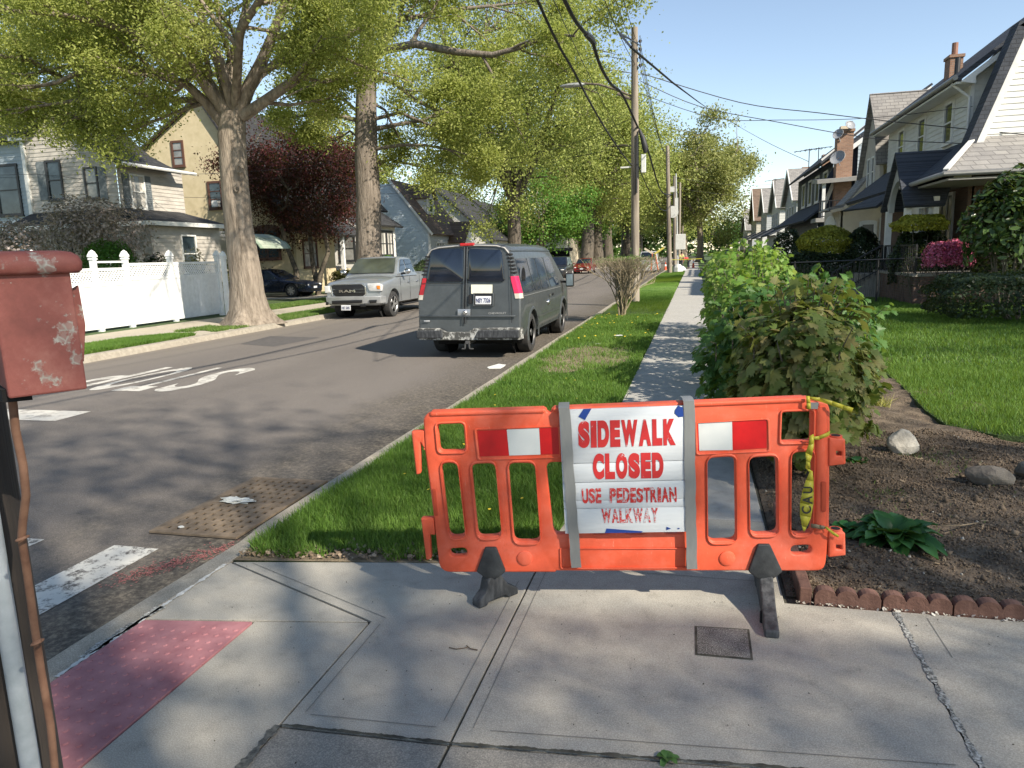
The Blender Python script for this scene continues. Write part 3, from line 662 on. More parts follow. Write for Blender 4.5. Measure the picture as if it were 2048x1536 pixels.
sign_text('PEDESTRIAN', (1219, 975), (1352, 972.5), (1219, 1004.5), (1353, 1002.5), REDP2, .04).build('red_lettering', REDP2, sg, world=True)
sign_text('WALKWAY', (1202.5, 1016), (1315.5, 1014), (1204, 1044.5), (1316, 1043), REDP3, .045).build('red_lettering', REDP3, sg, world=True)
BLUE = plain('blue_tape', (.008, .045, .24), .5)
for pts in ([(1167, 818), (1183, 817), (1170, 840), (1157, 833)], [(1350, 820), (1356, 811), (1366, 815), (1367, 833), (1357, 834), (1349, 826)], [(1213, 1057), (1286, 1062.5), (1282, 1065), (1210, 1066)], [(1333, 1053.5), (1342, 1057), (1333, 1060)], [(1355, 1056), (1359, 1056), (1359, 1058), (1355, 1058)]):
    plate('blue_tape', [[Vector(BUV(x, y, .0605)) for x, y in pts]], BLUE, sg, .0006, 0, .0612)
TAPE = pm('duct_tape', (.17, .175, .17), (.24, .245, .235), 7, 5, .42, bs=.35, bd=.004, bscale=22, stretch=(1, 1, .3), metal=.15)
for (a0, a1, b0, b1) in (((1117, 816), (1139, 815), (1142, 1136), (1162, 1135)), ((1367, 803), (1389, 802), (1373, 1139), (1394, 1138))):
    f = .066; A, B, C_, D = (BUV(*a0, f), BUV(*a1, f), BUV(*b0, f), BUV(*b1, f))
    rows = []; rr = random.Random(9)
    n_ = 14
    rows.append([BXYZ(A[0], A[1]+.004, -.045), BXYZ(B[0], B[1]+.004, -.045)]); rows.append([BXYZ(A[0], A[1]+.008, .02), BXYZ(B[0], B[1]+.008, .02)])
    for i in range(n_+1):
        t_ = i/n_; e = rr.uniform(-.003, .003)
        rows.append([BXYZ(A[0]*(1-t_)+C_[0]*t_+e, A[1]*(1-t_)+C_[1]*t_, f+rr.uniform(-.002, .002)), BXYZ(B[0]*(1-t_)+D[0]*t_+e, B[1]*(1-t_)+D[1]*t_, f+rr.uniform(-.002, .002))])
    rows.append([BXYZ(C_[0], C_[1]-.004, -.03), BXYZ(D[0], D[1]-.004, -.03)])
    mb = MB(); mb.rings([[r_[0], r_[1], r_[1]-BN*.0015, r_[0]-BN*.0015] for r_ in rows]); mb.build('tape_strap', TAPE, sg, world=True, smooth=60)
plate('tape_patch', [[Vector(BUV(x, y, .03)) for x, y in [(1620, 804), (1636, 804), (1634, 817), (1620, 817)]]], TAPE, sg, .0008, 0, .04)
# --- caution tape
YEL = leafmat('yellow_tape', [(.50, .46, .05), (.62, .58, .08)], .35, .4)
ct = thing('caution_tape', 'torn yellow caution tape knotted round the right end of the barrier', 'tape', tuple(BXYZ(*BUV(1625, 900), .05)))
def ribbon(pts, name, off0=.05, m=YEL, parent=ct):
    """pts: px,py centre, half width px (left,right), extra offset"""
    mb = MB(); L = []; Rt = []
    for (x0, y0, x1, y1, o_) in pts:
        L.append(BXYZ(*BUV(x0, y0, off0+o_), off0+o_)); Rt.append(BXYZ(*BUV(x1, y1, off0+o_), off0+o_))
    for i in range(len(L)-1): mb.poly([L[i], Rt[i], Rt[i+1], L[i+1]])
    o = mb.build(name, m, parent, world=True, smooth=80); md = o.modifiers.new('s', 'SOLIDIFY'); md.thickness = .0012; return o
ribbon([(1619, 872, 1627, 868, 0), (1617, 890, 1628, 888, .012), (1611, 905, 1624, 912, .0), (1612, 922, 1620, 925, .01), (1611, 936, 1621, 940, -.004), (1619, 945, 1626, 944, 0)], 'hanging_end')
ribbon([(1620, 942, 1625, 942, 0), (1612, 960, 1627, 962, .006), (1604, 985, 1627, 985, .012), (1600, 1005, 1627, 1008, .006), (1600, 1030, 1622, 1035, .012), (1603, 1050, 1613, 1055, .004), (1607, 1063, 1609, 1063, 0)], 'hanging_end')
ribbon([(1614, 793, 1613, 798, -.02), (1640, 795, 1640, 803, 0), (1665, 802, 1663, 811, .03), (1688, 810, 1686, 819, .03), (1707, 816, 1703, 825, .03)], 'flying_end', .03)
ribbon([(1612, 792, 1619, 792, .0), (1613, 806, 1621, 806, .004), (1614, 819, 1622, 818, 0)], 'knot', .045)
ribbon([(1619, 874, 1620, 880, 0), (1638, 872, 1639, 879, .004), (1657, 864, 1659, 871, -.01), (1658, 858, 1661, 863, -.04)], 'knot_band', .045)
ribbon([(1622, 1047, 1622, 1055, 0), (1640, 1050, 1640, 1058, .004), (1650, 1052, 1650, 1058, .0)], 'lower_wrap', .042, plain('dirty_tape', (.16, .13, .08), .7))
ribbon([(1652, 1052, 1650, 1056, .0), (1668, 1064, 1665, 1069, .006), (1678, 1071, 1676, 1075, 0)], 'lower_end', .045)
for ch, (cx, cy), w_, h_ in (('C', (1613, 1020), 19, 15), ('A', (1615, 1000), 20, 16), ('U', (1616, 980), 19, 13)):
    mb = MB(); text_to(mb, ch, lambda u, v: BXYZ(*BUV(cx-w_/2+w_*(1-v), cy+h_/2-h_*u, .0655), .0655), .02); mb.build('black_letter', plain('black_ink', (.02, .02, .015), .6), ct, world=True)

# --- utility pole beside the camera with conduits and the red box
WOOD = pm('pole_wood', (.13, .105, .08), (.33, .285, .225), 5, 8, .9, bs=.9, bd=.012, bscale=22, stretch=(1, 1, .07))
WOODD = pm('dark_pole_wood', (.018, .014, .011), (.055, .043, .034), 5, 8, .9, bs=.9, bd=.012, bscale=22, stretch=(1, 1, .07))
GALV = pm('galvanised_pipe', (.34, .38, .40), (.46, .50, .52), 12, 6, .42, metal=.35, bs=.2, bd=.001, bscale=120)
RUSTP = pm('rusty_pipe', (.10, .045, .025), (.19, .10, .06), 14, 7, .8, bs=.4, bd=.002, bscale=90)
p0 = thing('utility_pole', 'dark wooden utility pole at the left edge beside the red box, two conduits on it', 'utility pole', (-2.03, 1.53, -.02))
MB().tube([(0, 0, 0), (0, 0, 3), (0.02, 0, 9.6)], [.155, .145, .11], 20).build('wooden_post', WOODD, p0, smooth=60)
MB().tube([(.19, -.06, .0), (.185, -.06, 1.3), (.19, -.055, 3.2)], .0255, 14).build('conduit', GALV, p0, smooth=60)
pts = [Y(x, y, 1.36+.045*i/8) for i, (x, y) in enumerate([(24, 790), (31, 860), (46, 930), (52, 990), (46, 1040), (43, 1075), (52, 1130), (70, 1260), (82, 1340), (101, 1450), (112, 1560)])]
MB().tube(pts+[pts[-1]+Vector((0, .0, -.3))], .0098, 12).build('rusty_conduit', RUSTP, p0, world=True, smooth=60)
for x, y in ((42, 1078), (72, 1286)):
    c = Y(x, y, 1.37); MB().tube([c+Vector((.012*math.cos(a), .004+.014*math.sin(a), .004*math.cos(a))) for a in [i*.52 for i in range(13)]], .0035, 6).build('clip', RUSTP, p0, world=True, smooth=60)
def peel():
    m, t, b, o = nodes('peeling_red_paint'); v = coord(t)
    base_ = ramp(t, noise(t, v, 9, 7, .7), [(.3, (.15, .042, .032)), (.5, (.215, .062, .048)), (.72, (.28, .115, .09))])
    wv = N(t, 'ShaderNodeTexVoronoi', feature='DISTANCE_TO_EDGE'); wv.inputs['Scale'].default_value = 55; t.links.new(v, wv.inputs['Vector'])
    gy = ramp(t, noise(t, v, 30, 5), [(.3, (.22, .21, .18)), (.7, (.42, .41, .36))])
    k = ramp(t, noise(t, v, 11, 9, .72), [(.56, (0, 0, 0)), (.60, (1, 1, 1))])
    edge = ramp(t, wv.outputs[0], [(.0, (1, 1, 1)), (.16, (.35, .35, .35))])
    k2 = math_(t, 'MULTIPLY', k, edge)
    c = mix(t, k2, base_, gy); t.links.new(c, b.inputs['Base Color']); b.inputs['Roughness'].default_value = .7
    bump(t, b, math_(t, 'SUBTRACT', noise(t, v, 120, 3), k), .35, .002); return m
PEEL = peel()
bx = thing('call_box', 'peeling red metal box with a rounded lid hung on the pole at the left edge', 'box', (-1.518, 1.30, 1.413))
dU = Vector((.558, .83, 0)); dN = Vector((.83, -.558, 0)); A = Vector((0, 0, 0)); w_ = .160; dp = .12; hh = .283
def bxp(u, n_, z): return dU*u+dN*n_+Vector((0, 0, z))
MB().prism([bxp(0, 0, 0), bxp(w_, 0, 0), bxp(w_-.004, 0, hh), bxp(-.004, 0, hh)], -dN*dp).build('body', PEEL, bx, bevel=.005)
lid = []
for (n0, n1, z) in ((.010, -dp-.01, hh-.004), (.018, -dp-.018, hh+.003), (.020, -dp-.02, hh+.022), (.014, -dp-.014, hh+.037), (.002, -dp, hh+.046), (-.02, -dp+.02, hh+.05)):
    ee = .02-(.02-n0)*1.0; row = rounded([(-ee, n0), (w_+ee+.004, n0), (w_+ee+.004, n1), (-ee, n1)], .022, 4); lid.append([bxp(p.x, p.y, z) for p in row])
MB().rings(lid).build('lid', PEEL, bx, smooth=70)
MB().prism([bxp(w_+.003, -.05, .08), bxp(w_+.003, -.05, .24), bxp(w_+.02, -.05, .25), bxp(w_+.024, -.05, .15), bxp(w_+.01, -.05, .06)], -dN*.012).build('side_flange', PEEL, bx, bevel=.003)
MB().prism([bxp(-.01, -.02, -.01), bxp(w_*.3, -.02, -.012), bxp(w_*.3, -.02, .02), bxp(-.01, -.02, .02)], -dN*.09).build('underside', HOLE, bx)
MB().prism([bxp(-.03, -dp-.002, .03), bxp(.1, -dp-.002, .03), bxp(.1, -dp-.002, .25), bxp(-.03, -dp-.002, .25)], -dN*.07).build('bracket', WOODD, bx)

# --- scalloped brick edging in front of the bed
EDG = pm('edging_concrete', (.105, .05, .035), (.175, .09, .065), 14, 8, .9, bs=.8, bd=.006, bscale=60)
rr = random.Random(4)
def edging(x0, n_arch, rz=0, y=3.555, flat=False, label=''):
    t_ = thing('edging_block', label, 'edging block', (x0, y, -.01), rz, 'scalloped edging blocks along the soil bed'); wd = .098*n_arch; prof = [(0, -.03), (0, .055)]
    for i in range(n_arch):
        for k in range(9):
            a = math.pi*(k/8); prof.append((.098*(i+.5)-.047*math.cos(a), .055+.032*math.sin(a)))
    prof += [(wd, .055), (wd, -.03)]
    if flat: prof = [(0, -.03), (0, .085), (.31, .085), (.31, -.03)]
    MB().prism([(a, -.028, b) for a, b in prof], (0, .056, 0)).build('block', EDG, t_, bevel=.006, segs=2)
ex = .585
labs = ['scalloped brown edging block of three humps next to the flat corner block', 'scalloped brown edging block, second along the front of the bed', 'scalloped brown edging block in front of the leafy rosette plant', 'scalloped brown edging block fourth from the corner of the bed', 'scalloped brown edging block cut by the right side of the photo']
for i in range(5):
    edging(ex, 3, rr.uniform(-.02, .02), 3.552+rr.uniform(-.004, .008)-.0, label=labs[i]); ex += .303
edging(.545, 1, R_(90), 3.53, True, 'flat-topped brown edging block at the corner of the bed beside the sidewalk')
for k, (yy) in enumerate((3.85, 4.17, 4.49)): edging(.545, 1, R_(90), yy, True, ['flat brown edging block just behind the corner block along the sidewalk', 'second flat edging block behind the corner along the sidewalk', 'third flat edging block behind the corner along the sidewalk'][k])
# --- stones
STONE = pm('pale_stone', (.30, .27, .22), (.52, .48, .40), 5, 8, .85, bs=.8, bd=.02, bscale=18)
STONED = pm('brown_stone', (.12, .10, .08), (.22, .19, .15), 5, 8, .85, bs=.8, bd=.02, bscale=18)
def stone(loc, rx, ry, rz_, m, seed, label, rot=0):
    r_ = random.Random(seed); b = bmesh.new(); bmesh.ops.create_icosphere(b, subdivisions=2, radius=1)
    offs = [Vector((r_.uniform(-1, 1), r_.uniform(-1, 1), r_.uniform(-1, 1))).normalized() for _ in range(9)]
    for v in b.verts:
        for o_ in offs:
            d = v.co.dot(o_)
            if d > .66: v.co -= o_*(d-.66)*.9
        v.co = Vector((v.co.x*rx, v.co.y*ry, v.co.z*rz_+rz_*.45))
    me = bpy.data.meshes.new('stone'); b.to_mesh(me); b.free(); me.materials.append(m)
    o = bpy.data.objects.new('stone', me); link(o); o.location = loc; o.rotation_euler.z = rot; md = o.modifiers.new('b', 'BEVEL'); md.width = .012; md.segments = 2
    tag(o, label, 'stone', 'stones in the soil bed')
stone((1.68, 6.45, .02), .17, .13, .13, STONE, 3, 'angular pale stone in the soil bed behind the barrier end', .3)
stone((2.04, 5.62, .02), .19, .10, .085, STONED, 8, 'smooth brown stone lying in the middle of the soil bed', -.2)
stone((2.36, 5.82, .02), .10, .09, .09, STONED, 11, 'small brown stone at the right edge near the lawn corner', .5)
# --- plants on the ground
HOSTA = leafmat('rosette_leaf', [(.02, .075, .022), (.035, .12, .03), (.065, .18, .045)], .25, .4)
def rosette(name, c, n, L, wd, m, label, seed, rise=.6, cat='plant', group=None):
    t_ = thing(name, label, cat, c, 0, group); r_ = random.Random(seed)
    mb = MB(); tint = []
    for i in range(n):
        a = i*2.399+r_.uniform(-.2, .2); f = i/n; l = L*(.55+.5*f)*r_.uniform(.85, 1.1); el = R_(78-62*f*r_.uniform(.7, 1.1)) * rise/.6
        d = Vector((math.cos(a), math.sin(a), 0)); s = Vector((-d.y, d.x, 0)); rows = []; px_ = Vector((0, 0, .01)); ang = el
        for k in range(7):
            t2 = k/6; wv = wd*math.sin(math.pi*min(1, t2*.86+.08))**.8*(1 if k < 6 else .1); rip = .12*wd*math.sin(k*2.4+i)
            cup = Vector((0, 0, wv*.35))
            rows.append([px_-s*wv+cup+Vector((0, 0, rip)), px_-s*wv*.5+cup*.2, px_, px_+s*wv*.5+cup*.2, px_+s*wv+cup-Vector((0, 0, rip))])
            ang -= R_(8+6*r_.random()); px_ = px_+(d*math.cos(ang)+Vector((0, 0, 1))*math.sin(ang))*l/6
        mb.rings(rows, cap=False, closed=False); tint += [r_.random()]*35
    o = mb.build('leaves', m, t_, smooth=80); at = o.data.attributes.new('tint', 'FLOAT', 'POINT'); at.data.foreach_set('value', tint[:len(o.data.vertices)]); return t_
rosette('rosette_plant', tuple(G(1785, 1092)+Vector((0, 0, .02))), 46, .34, .052, HOSTA, 'dark green broad-leaved rosette plant growing alone in the soil bed', 3)
rosette('weed', tuple(G(1333, 1519)+Vector((0, 0, -.004))), 9, .055, .012, leafmat('weed_leaf', [(.05, .12, .03), (.10, .20, .05)], .2), 'tiny green weed sprouting from the crack at the bottom of the photo', 5, .45)
rosette('bed_weed', (1.28, 6.0, 0), 12, .16, .045, HOSTA, 'dark heart-leaved weed left of the pale stone', 7, .5, group='weeds in the soil bed')
rosette('bed_weed', (.92, 4.55, 0), 9, .12, .035, leafmat('green_weed', [(.05, .2, .05), (.09, .3, .08)], .3), 'bright green leafy weed just behind the right connector of the barrier', 8, .5, group='weeds in the soil bed')
rosette('bed_weed', (2.42, 5.35, 0), 12, .12, .03, HOSTA, 'dark leafy weed at the right edge below the small brown stone', 9, .5, group='weeds in the soil bed')
r = np.random.default_rng(61)
def tuft(name, x, y, n, h, m, label, cat='grass tuft', group=None, spread=.07):
    return
    p = np.column_stack([r.normal(x, spread, n), r.normal(y, spread, n)]); o = blades(name, m, p, h, .006, int(x*100)+7, .6, .0); del o['kind']; tag(o, label, cat, group)
YB = leafmat('yellow_blades', [(.35, .34, .08), (.5, .48, .15)], .3)
def spots(lst): return np.concatenate([np.column_stack([r.normal(x, s_, n), r.normal(y, s_, n)]) for x, y, n, s_ in lst])
blades('sparse_grass', GRASS_DRY, spots([(1.35, 5.2, 160, .12), (1.85, 6.2, 260, .18), (2.35, 4.75, 260, .16), (1.2, 4.6, 90, .15), (2.0, 5.2, 110, .2), (1.6, 6.9, 160, .2), (2.6, 5.2, 160, .15)]), .04, .006, 77, .6, .0)
blades('sparse_grass', YB, spots([(1.95, 8.3, 70, .05)]), .17, .008, 78, .5, .0)
tag(MB().tube([G(1880, 1060)+Vector((0, 0, .03)), G(1920, 1062)+Vector((0, 0, .035)), G(1955, 1055)+Vector((0, 0, .03)), G(1988, 1062)+Vector((0, 0, .03))], [.003, .004, .0035, .002], 6).build('twig', pm('twig_bark', (.22, .17, .11), rough=.9)), 'thin pale twig lying on the soil right of the rosette plant', 'twig')
# litter
bag = thing('plastic_bag', 'crumpled white plastic bag on the storm drain grating', 'litter', tuple(G(475, 1004, RZ+.02)))
b = bmesh.new(); bmesh.ops.create_icosphere(b, subdivisions=3, radius=1); r_ = random.Random(2)
for v in b.verts:
    k = 1+.35*math.sin(v.co.x*9+v.co.y*5)*math.cos(v.co.y*11+v.co.z*7)+r_.uniform(-.12, .12); v.co = Vector((v.co.x*.13*k, v.co.y*.05*k, max(0, v.co.z*.02*k+.012)))
me = bpy.data.meshes.new('film'); b.to_mesh(me); b.free(); me.materials.append(plain('white_film', (.62, .62, .56), .5)); link(bpy.data.objects.new('film', me), bag)
def scrap(loc, w1, w2, name, label, m=plain('white_paper', (.72, .72, .66), .6), group='paper scraps on the street and grass', seed=1):
    r_ = random.Random(seed); n_ = 9; pts = [(loc[0]+w1*math.cos(6.28*i/n_)*r_.uniform(.6, 1), loc[1]+w2*math.sin(6.28*i/n_)*r_.uniform(.6, 1), loc[2]) for i in range(n_)]
    tag(MB().prism(pts, (0, 0, .004)).build(name, m), label, 'litter', group)
c = G(995, 733, RZ+.003); scrap(c, .17, .36, 'paper_scrap', 'flat white scrap on the asphalt behind the van wheel', seed=3)
c = G(1198, 688, .02); scrap(c, .09, .09, 'paper_scrap', 'small white scrap on the bare dirt of the verge', seed=4)
c = G(1237, 671, .06); scrap(c, .10, .12, 'paper_scrap', 'white scrap in the verge grass below the trimmed shrub', seed=5)
c = G(362, 1054, RZ+.02); scrap(c, .03, .02, 'paper_scrap', 'tiny white scrap at the left corner of the storm drain', seed=6)
rr = random.Random(77)
for k, (px, py) in enumerate([(925, 1296), (950, 1300), (1180, 1420)]):
    c = G(px, py, .006); pass
tag(MB().tube([G(x, y, .006) for x, y in ((898, 1295), (912, 1298), (928, 1296), (937, 1294))], .0022, 5).build('catkin', pm('catkin_brown', (.10, .07, .04))), 'curved brown catkin on the pale slab left of the main joint', 'catkin', 'catkins on the sidewalk')
tag(MB().tube([G(x, y, .006) for x, y in ((933, 1291), (940, 1297), (955, 1300))], .0026, 5).build('catkin', pm('catkin_brown2', (.09, .06, .035))), 'short dark catkin touching the end of the curved one', 'catkin', 'catkins on the sidewalk')
r = np.random.default_rng(71); n = 420
cx = r.uniform(-2.5, 2.5, n); cy = r.uniform(1.9, 3.5, n)
tag(scatter('sidewalk_crumbs', leafmat('crumbs', [(.03, .025, .02), (.12, .10, .07)], 0, .9), None, np.column_stack([cx, cy, np.full(n, .004)]), r.uniform(.002, .008, n), r.normal(0, .4, (n, 3))+np.array([0, 0, 1]), r, DEADLEAF, [[0, 1, 2, 3, 4, 5]]), kind='stuff')
# --- maple saplings grown into a hedge beside the sidewalk
ML = []
half = [(0, 1.0), (.10, .80), (.20, .86), (.17, .62), (.36, .72), (.34, .60), (.62, .66), (.50, .50), (.66, .42), (.40, .30), (.58, .16), (.52, .05), (.30, .04), (.12, -.04)]
for x, y in half: ML.append((x, y-.3, -.26*x-.20*(y-.3)**2))
left = [(-x, y-.3, -.26*x-.20*(y-.3)**2) for x, y in half[:0:-1]]
ML.append((0, -.3, .0)); ML += left; ML.append((0, .1, .04))
k_ = len(half); MF = [list(range(0, k_))+[k_, len(ML)-1], [0, len(ML)-1, k_]+list(range(k_+1, len(ML)-1))]
BARK = pm('bark', (.12, .095, .07), (.33, .275, .215), 9, 10, .95, bs=1, bd=.05, bscale=22, stretch=(1, 1, .16), lo=.3, hi=.7)
BARKG = pm('branch_bark', (.06, .05, .035), (.15, .125, .09), 8, 6, .95, bs=.6, bd=.01, bscale=30)
def sapling(c, rx, ry, h, n, m, label, seed, low=.12, tiltx=0):
    t_ = thing('maple_shrub', label, 'shrub', c, 0, 'maple shrubs along the sidewalk'); r = np.random.default_rng(seed); rd = random.Random(seed)
    mb = MB(); cen = []; nr = []; sz = []
    for s in range(11):
        a = rd.random()*6.28; q_ = rd.uniform(.2, .95)
        top = Vector((c[0]+math.cos(a)*rx*q_+tiltx, c[1]+math.sin(a)*ry*q_, c[2]+h*(.98-.28*q_*q_))); b0 = Vector((c[0]+rd.uniform(-.18, .18), c[1]+rd.uniform(-.4, .4), c[2]))
        mid = (b0+top)/2+Vector((rd.uniform(-.1, .1), rd.uniform(-.1, .1), .15)); mb.tube([b0, (b0+mid)/2, mid, (mid+top)/2, top], [.028, .02, .014, .009, .004], 6)
    while len(cen) < n:
        p = r.uniform(-1, 1, 3); d = np.linalg.norm(p)
        z = p[2]
        if d > 1 or d < .55: continue
        lump = 1+.10*math.sin(p[0]*7+seed)+.09*math.sin(p[1]*9+seed*2)+.07*math.sin(z*11)
        P_ = np.array([c[0]+p[0]*rx*lump+tiltx*(z+1)/2, c[1]+p[1]*ry*lump, c[2]+h*(.52+.48*z*lump)])
        if P_[2] < low+rd.random()*.3: continue
        cen.append(P_); o_ = np.array([p[0]*.7, p[1]*.7, .65+.5*max(z, -.2)])+r.normal(0, .42, 3); nr.append(o_); sz.append(r.uniform(.06, .12) if r.random() < .7 else r.uniform(.03, .06))
    for s in range(26):
        a = rd.random()*6.28; q_ = rd.uniform(.1, .95); zt_ = math.sqrt(1-q_*q_); b0 = Vector((c[0]+math.cos(a)*rx*q_+tiltx, c[1]+math.sin(a)*ry*q_, c[2]+h*(.52+.46*zt_)))
        e_ = b0+Vector((math.cos(a)*q_*.16, math.sin(a)*q_*.16, rd.uniform(.06, .20))); mb.tube([b0-Vector((0, 0, .15)), b0, e_], [.006, .005, .003], 5)
        for k in range(5): cen.append(np.array(tuple(b0.lerp(e_, .4+.6*k/4)))+r.normal(0, .03, 3)); nr.append(np.array([math.cos(a)*.5, math.sin(a)*.5, .8])+r.normal(0, .5, 3)); sz.append(r.uniform(.04, .10))
    n = len(cen); mb.build('stems', BARKG, t_, world=True, smooth=60)
    cen = np.array(cen); nr = np.array(nr)
    spin = np.cross(nr, np.column_stack([cen[:, 0]-c[0], cen[:, 1]-c[1], np.full(n, -.35)]))+r.normal(0, .15, (n, 3))
    scatter('leaves', m, t_, cen, sz, nr, r, ML, MF, spin=-spin)
BRONZE = leafmat('bronze_maple_leaf', [(.11, .15, .03), (.22, .22, .055), (.34, .25, .11), (.18, .23, .055), (.09, .15, .03)], .35, .55)
GREENM = leafmat('green_maple_leaf', [(.04, .11, .025), (.075, .18, .038), (.14, .25, .06)], .4, .45)
LIME = leafmat('lime_maple_leaf', [(.10, .22, .03), (.20, .36, .06), (.36, .42, .13)], .5, .45)
sapling((.80, 5.85, 0), .50, .72, 1.30, 3600, BRONZE, 'bronze-leaved maple shrub nearest the barrier, with two thin trunks', 1, low=.0)
sapling((.53, 7.0, 0), .46, .9, 1.25, 2000, GREENM, 'dark green maple shrub leaning over the sidewalk beside the bronze one', 2)
sapling((1.18, 7.9, 0), .55, .9, 1.36, 2000, GREENM, 'green maple shrub with big leaves facing the lawn behind the bronze one', 3)
sapling((.72, 9.6, 0), .66, 1.3, 1.46, 2700, LIME, 'lime green sunlit maple shrub in the middle of the row', 4)
sapling((.85, 12.6, 0), .72, 1.6, 1.74, 3200, LIME, 'tallest lime green maple shrub with pinkish new shoots on top', 5)
sapling((.66, 15.8, 0), .5, 1.6, 1.6, 2000, LIME, 'farthest lime green maple shrub of the row beside the sidewalk', 6)
# ================================================================== TREES
BARKF = pm('shaded_bark', (.05, .042, .032), (.15, .125, .095), 9, 10, .95, bs=1, bd=.05, bscale=22, stretch=(1, 1, .16))  # shade on the far trunks is put into this darker bark colour
OAK = leafmat('oak_spring_leaf', [(.21, .26, .055), (.32, .37, .085), (.48, .50, .17)], .55, .7)
OAKF = leafmat('oak_far_leaf', [(.19, .25, .055), (.29, .34, .08), (.44, .46, .15)], .4, .7)
GREENT = leafmat('fresh_green_leaf', [(.06, .16, .02), (.11, .26, .04), (.19, .34, .07)], .4, .6)
DKGREEN = leafmat('dark_green_leaf', [(.02, .05, .012), (.04, .09, .02), (.08, .14, .035)], .3, .6)
PURPLE = leafmat('purple_maple_leaf', [(.020, .009, .010), (.034, .013, .014), (.05, .017, .017), (.12, .02, .024)], .25, .6)
SAGE = leafmat('grey_green_leaf', [(.16, .19, .06), (.26, .28, .09), (.38, .38, .15)], .4, .7)
LEAF = [(0, -.5, 0), (.24, -.1, .08), (.16, .3, .05), (0, .5, -.05), (-.16, .3, .05), (-.24, -.1, .08)]
LFC = [[0, 1, 2, 3], [0, 3, 4, 5]]
KITE = [(0, -.5, 0), (.32, 0, .12), (0, .5, 0), (-.32, 0, .12)]
KFC = [[0, 1, 2, 3]]
def grow(mb, pts, r0, depth, maxd, rd, tips, sp):
    pts = [Vector(p) for p in pts]; L = sum((pts[i+1]-pts[i]).length for i in range(len(pts)-1)); n = len(pts)
    rr = [max(.006, r0*(1-.78*i/(n-1))) for i in range(n)]; mb.tube(pts, rr, 8 if depth == 0 else (6 if depth == 1 else 4))
    if depth >= 1:
        for i in range(1, n):
            if depth >= 2 or i > n*.5: tips.append((pts[i], .28+.10*(maxd-depth)))
    if depth >= maxd: return
    k = max(2, int(L*sp[depth]))
    for j in range(k):
        t = .22+.78*(j+rd.random())/k; f = t*(n-1); i = min(n-2, int(f)); p = pts[i].lerp(pts[i+1], f-i); d = (pts[i+1]-pts[i]).normalized()
        a = rd.random()*6.283; o_ = d.orthogonal().normalized(); s = (o_*math.cos(a)+d.cross(o_)*math.sin(a)); ang = R_(rd.uniform(28, 68))
        q_ = (d*math.cos(ang)+s*math.sin(ang)); q_.z = q_.z*.75+.10; q_.normalize()
        ll = L*rd.uniform(.30, .55)*(1.15-.55*t); m_ = 5; P = [p]
        for u in range(m_):
            q_ = (q_+Vector((rd.gauss(0, .16), rd.gauss(0, .16), rd.gauss(.0, .13)-(.05 if depth >= 1 else 0)))).normalized(); P.append(P[-1]+q_*ll/m_)
        grow(mb, P, rr[i]*.52, depth+1, maxd, rd, tips, sp)
def leafcloud(parent, tips, per, size, m, seed, cap=None, name='crown', template=LEAF, faces=LFC, droop=.2):
    r = np.random.default_rng(seed); T = np.array([tuple(t[0]) for t in tips]); S = np.array([t[1] for t in tips]); w_ = r.random(len(T))**1.3+.15
    idx = r.choice(len(T), int(len(T)*per), p=w_/w_.sum())
    c = T[idx]+r.normal(size=(len(idx), 3))*S[idx][:, None]*np.array([1, 1, .75]); c[:, 2] -= droop*r.random(len(idx))*S[idx]
    if cap is not None: k = cap(c); c = c[k]
    return scatter(name, m, parent, c, size*r.uniform(.6, 1.25, len(c)), r.normal(size=(len(c), 3))+np.array([0, 0, .6]), r, template, faces)
def trunk_flare(mb, path, rad, n=22, seed=1):
    rd = random.Random(seed); ph = [rd.random()*6.28 for _ in range(4)]; rs = []; path = [Vector(p) for p in path]
    z0 = path[0].z
    for p, r_ in zip(path, rad):
        h = p.z-z0; fl = max(0, 1-h/.75)**1.5; row = []
        for k in range(n):
            a = 2*math.pi*k/n; q_ = 1+fl*(.20*math.sin(4*a+ph[0])+.12*math.sin(7*a+ph[1]))+.03*math.sin(5*a+ph[2]+h*1.3)+.015*math.sin(11*a+h*4)
            row.append(p+Vector((math.cos(a)*r_*q_, math.sin(a)*r_*q_, 0)))
        rs.append(row)
    mb.rings(rs)
def branchy_tree(base_, label, limbs, trunk, rad, group, seed, leaf=(OAK, .10, 26), sp=(.95, 1.3, 0), maxd=2, cap=None, bark=BARK):
    t_ = thing('oak_tree', label, 'tree', base_, 0, group); rd = random.Random(seed); mb = MB(); tips = []
    trunk_flare(mb, trunk, rad, seed=seed)
    for pts, r0 in limbs: grow(mb, pts, r0, 0, maxd, rd, tips, sp)
    mb.build('trunk', bark, t_, world=True, smooth=70)
    leafcloud(t_, tips, leaf[2], leaf[1], leaf[0], seed, cap); return t_
def fence_lit(c):   # leaves on the sun's path are culled to keep the fence lit
    k = (c[:, 0]+16)/.866; y_ = c[:, 1]+.5*k; z_ = c[:, 2]-.7536/1*k; return (c[:, 0] > -15.8) & (y_ > 14) & (y_ < 20.4) & (z_ > -.3) & (z_ < 2.4)
def P18(lst, y0, dys=None): return [Y(x, y, y0+(dys[i] if dys else 0)) for i, (x, y) in enumerate(lst)]
def ramp_dy(n, d): return [d*(i/(n-1))**1.1 for i in range(n)]
y1 = 18.7; L1 = []
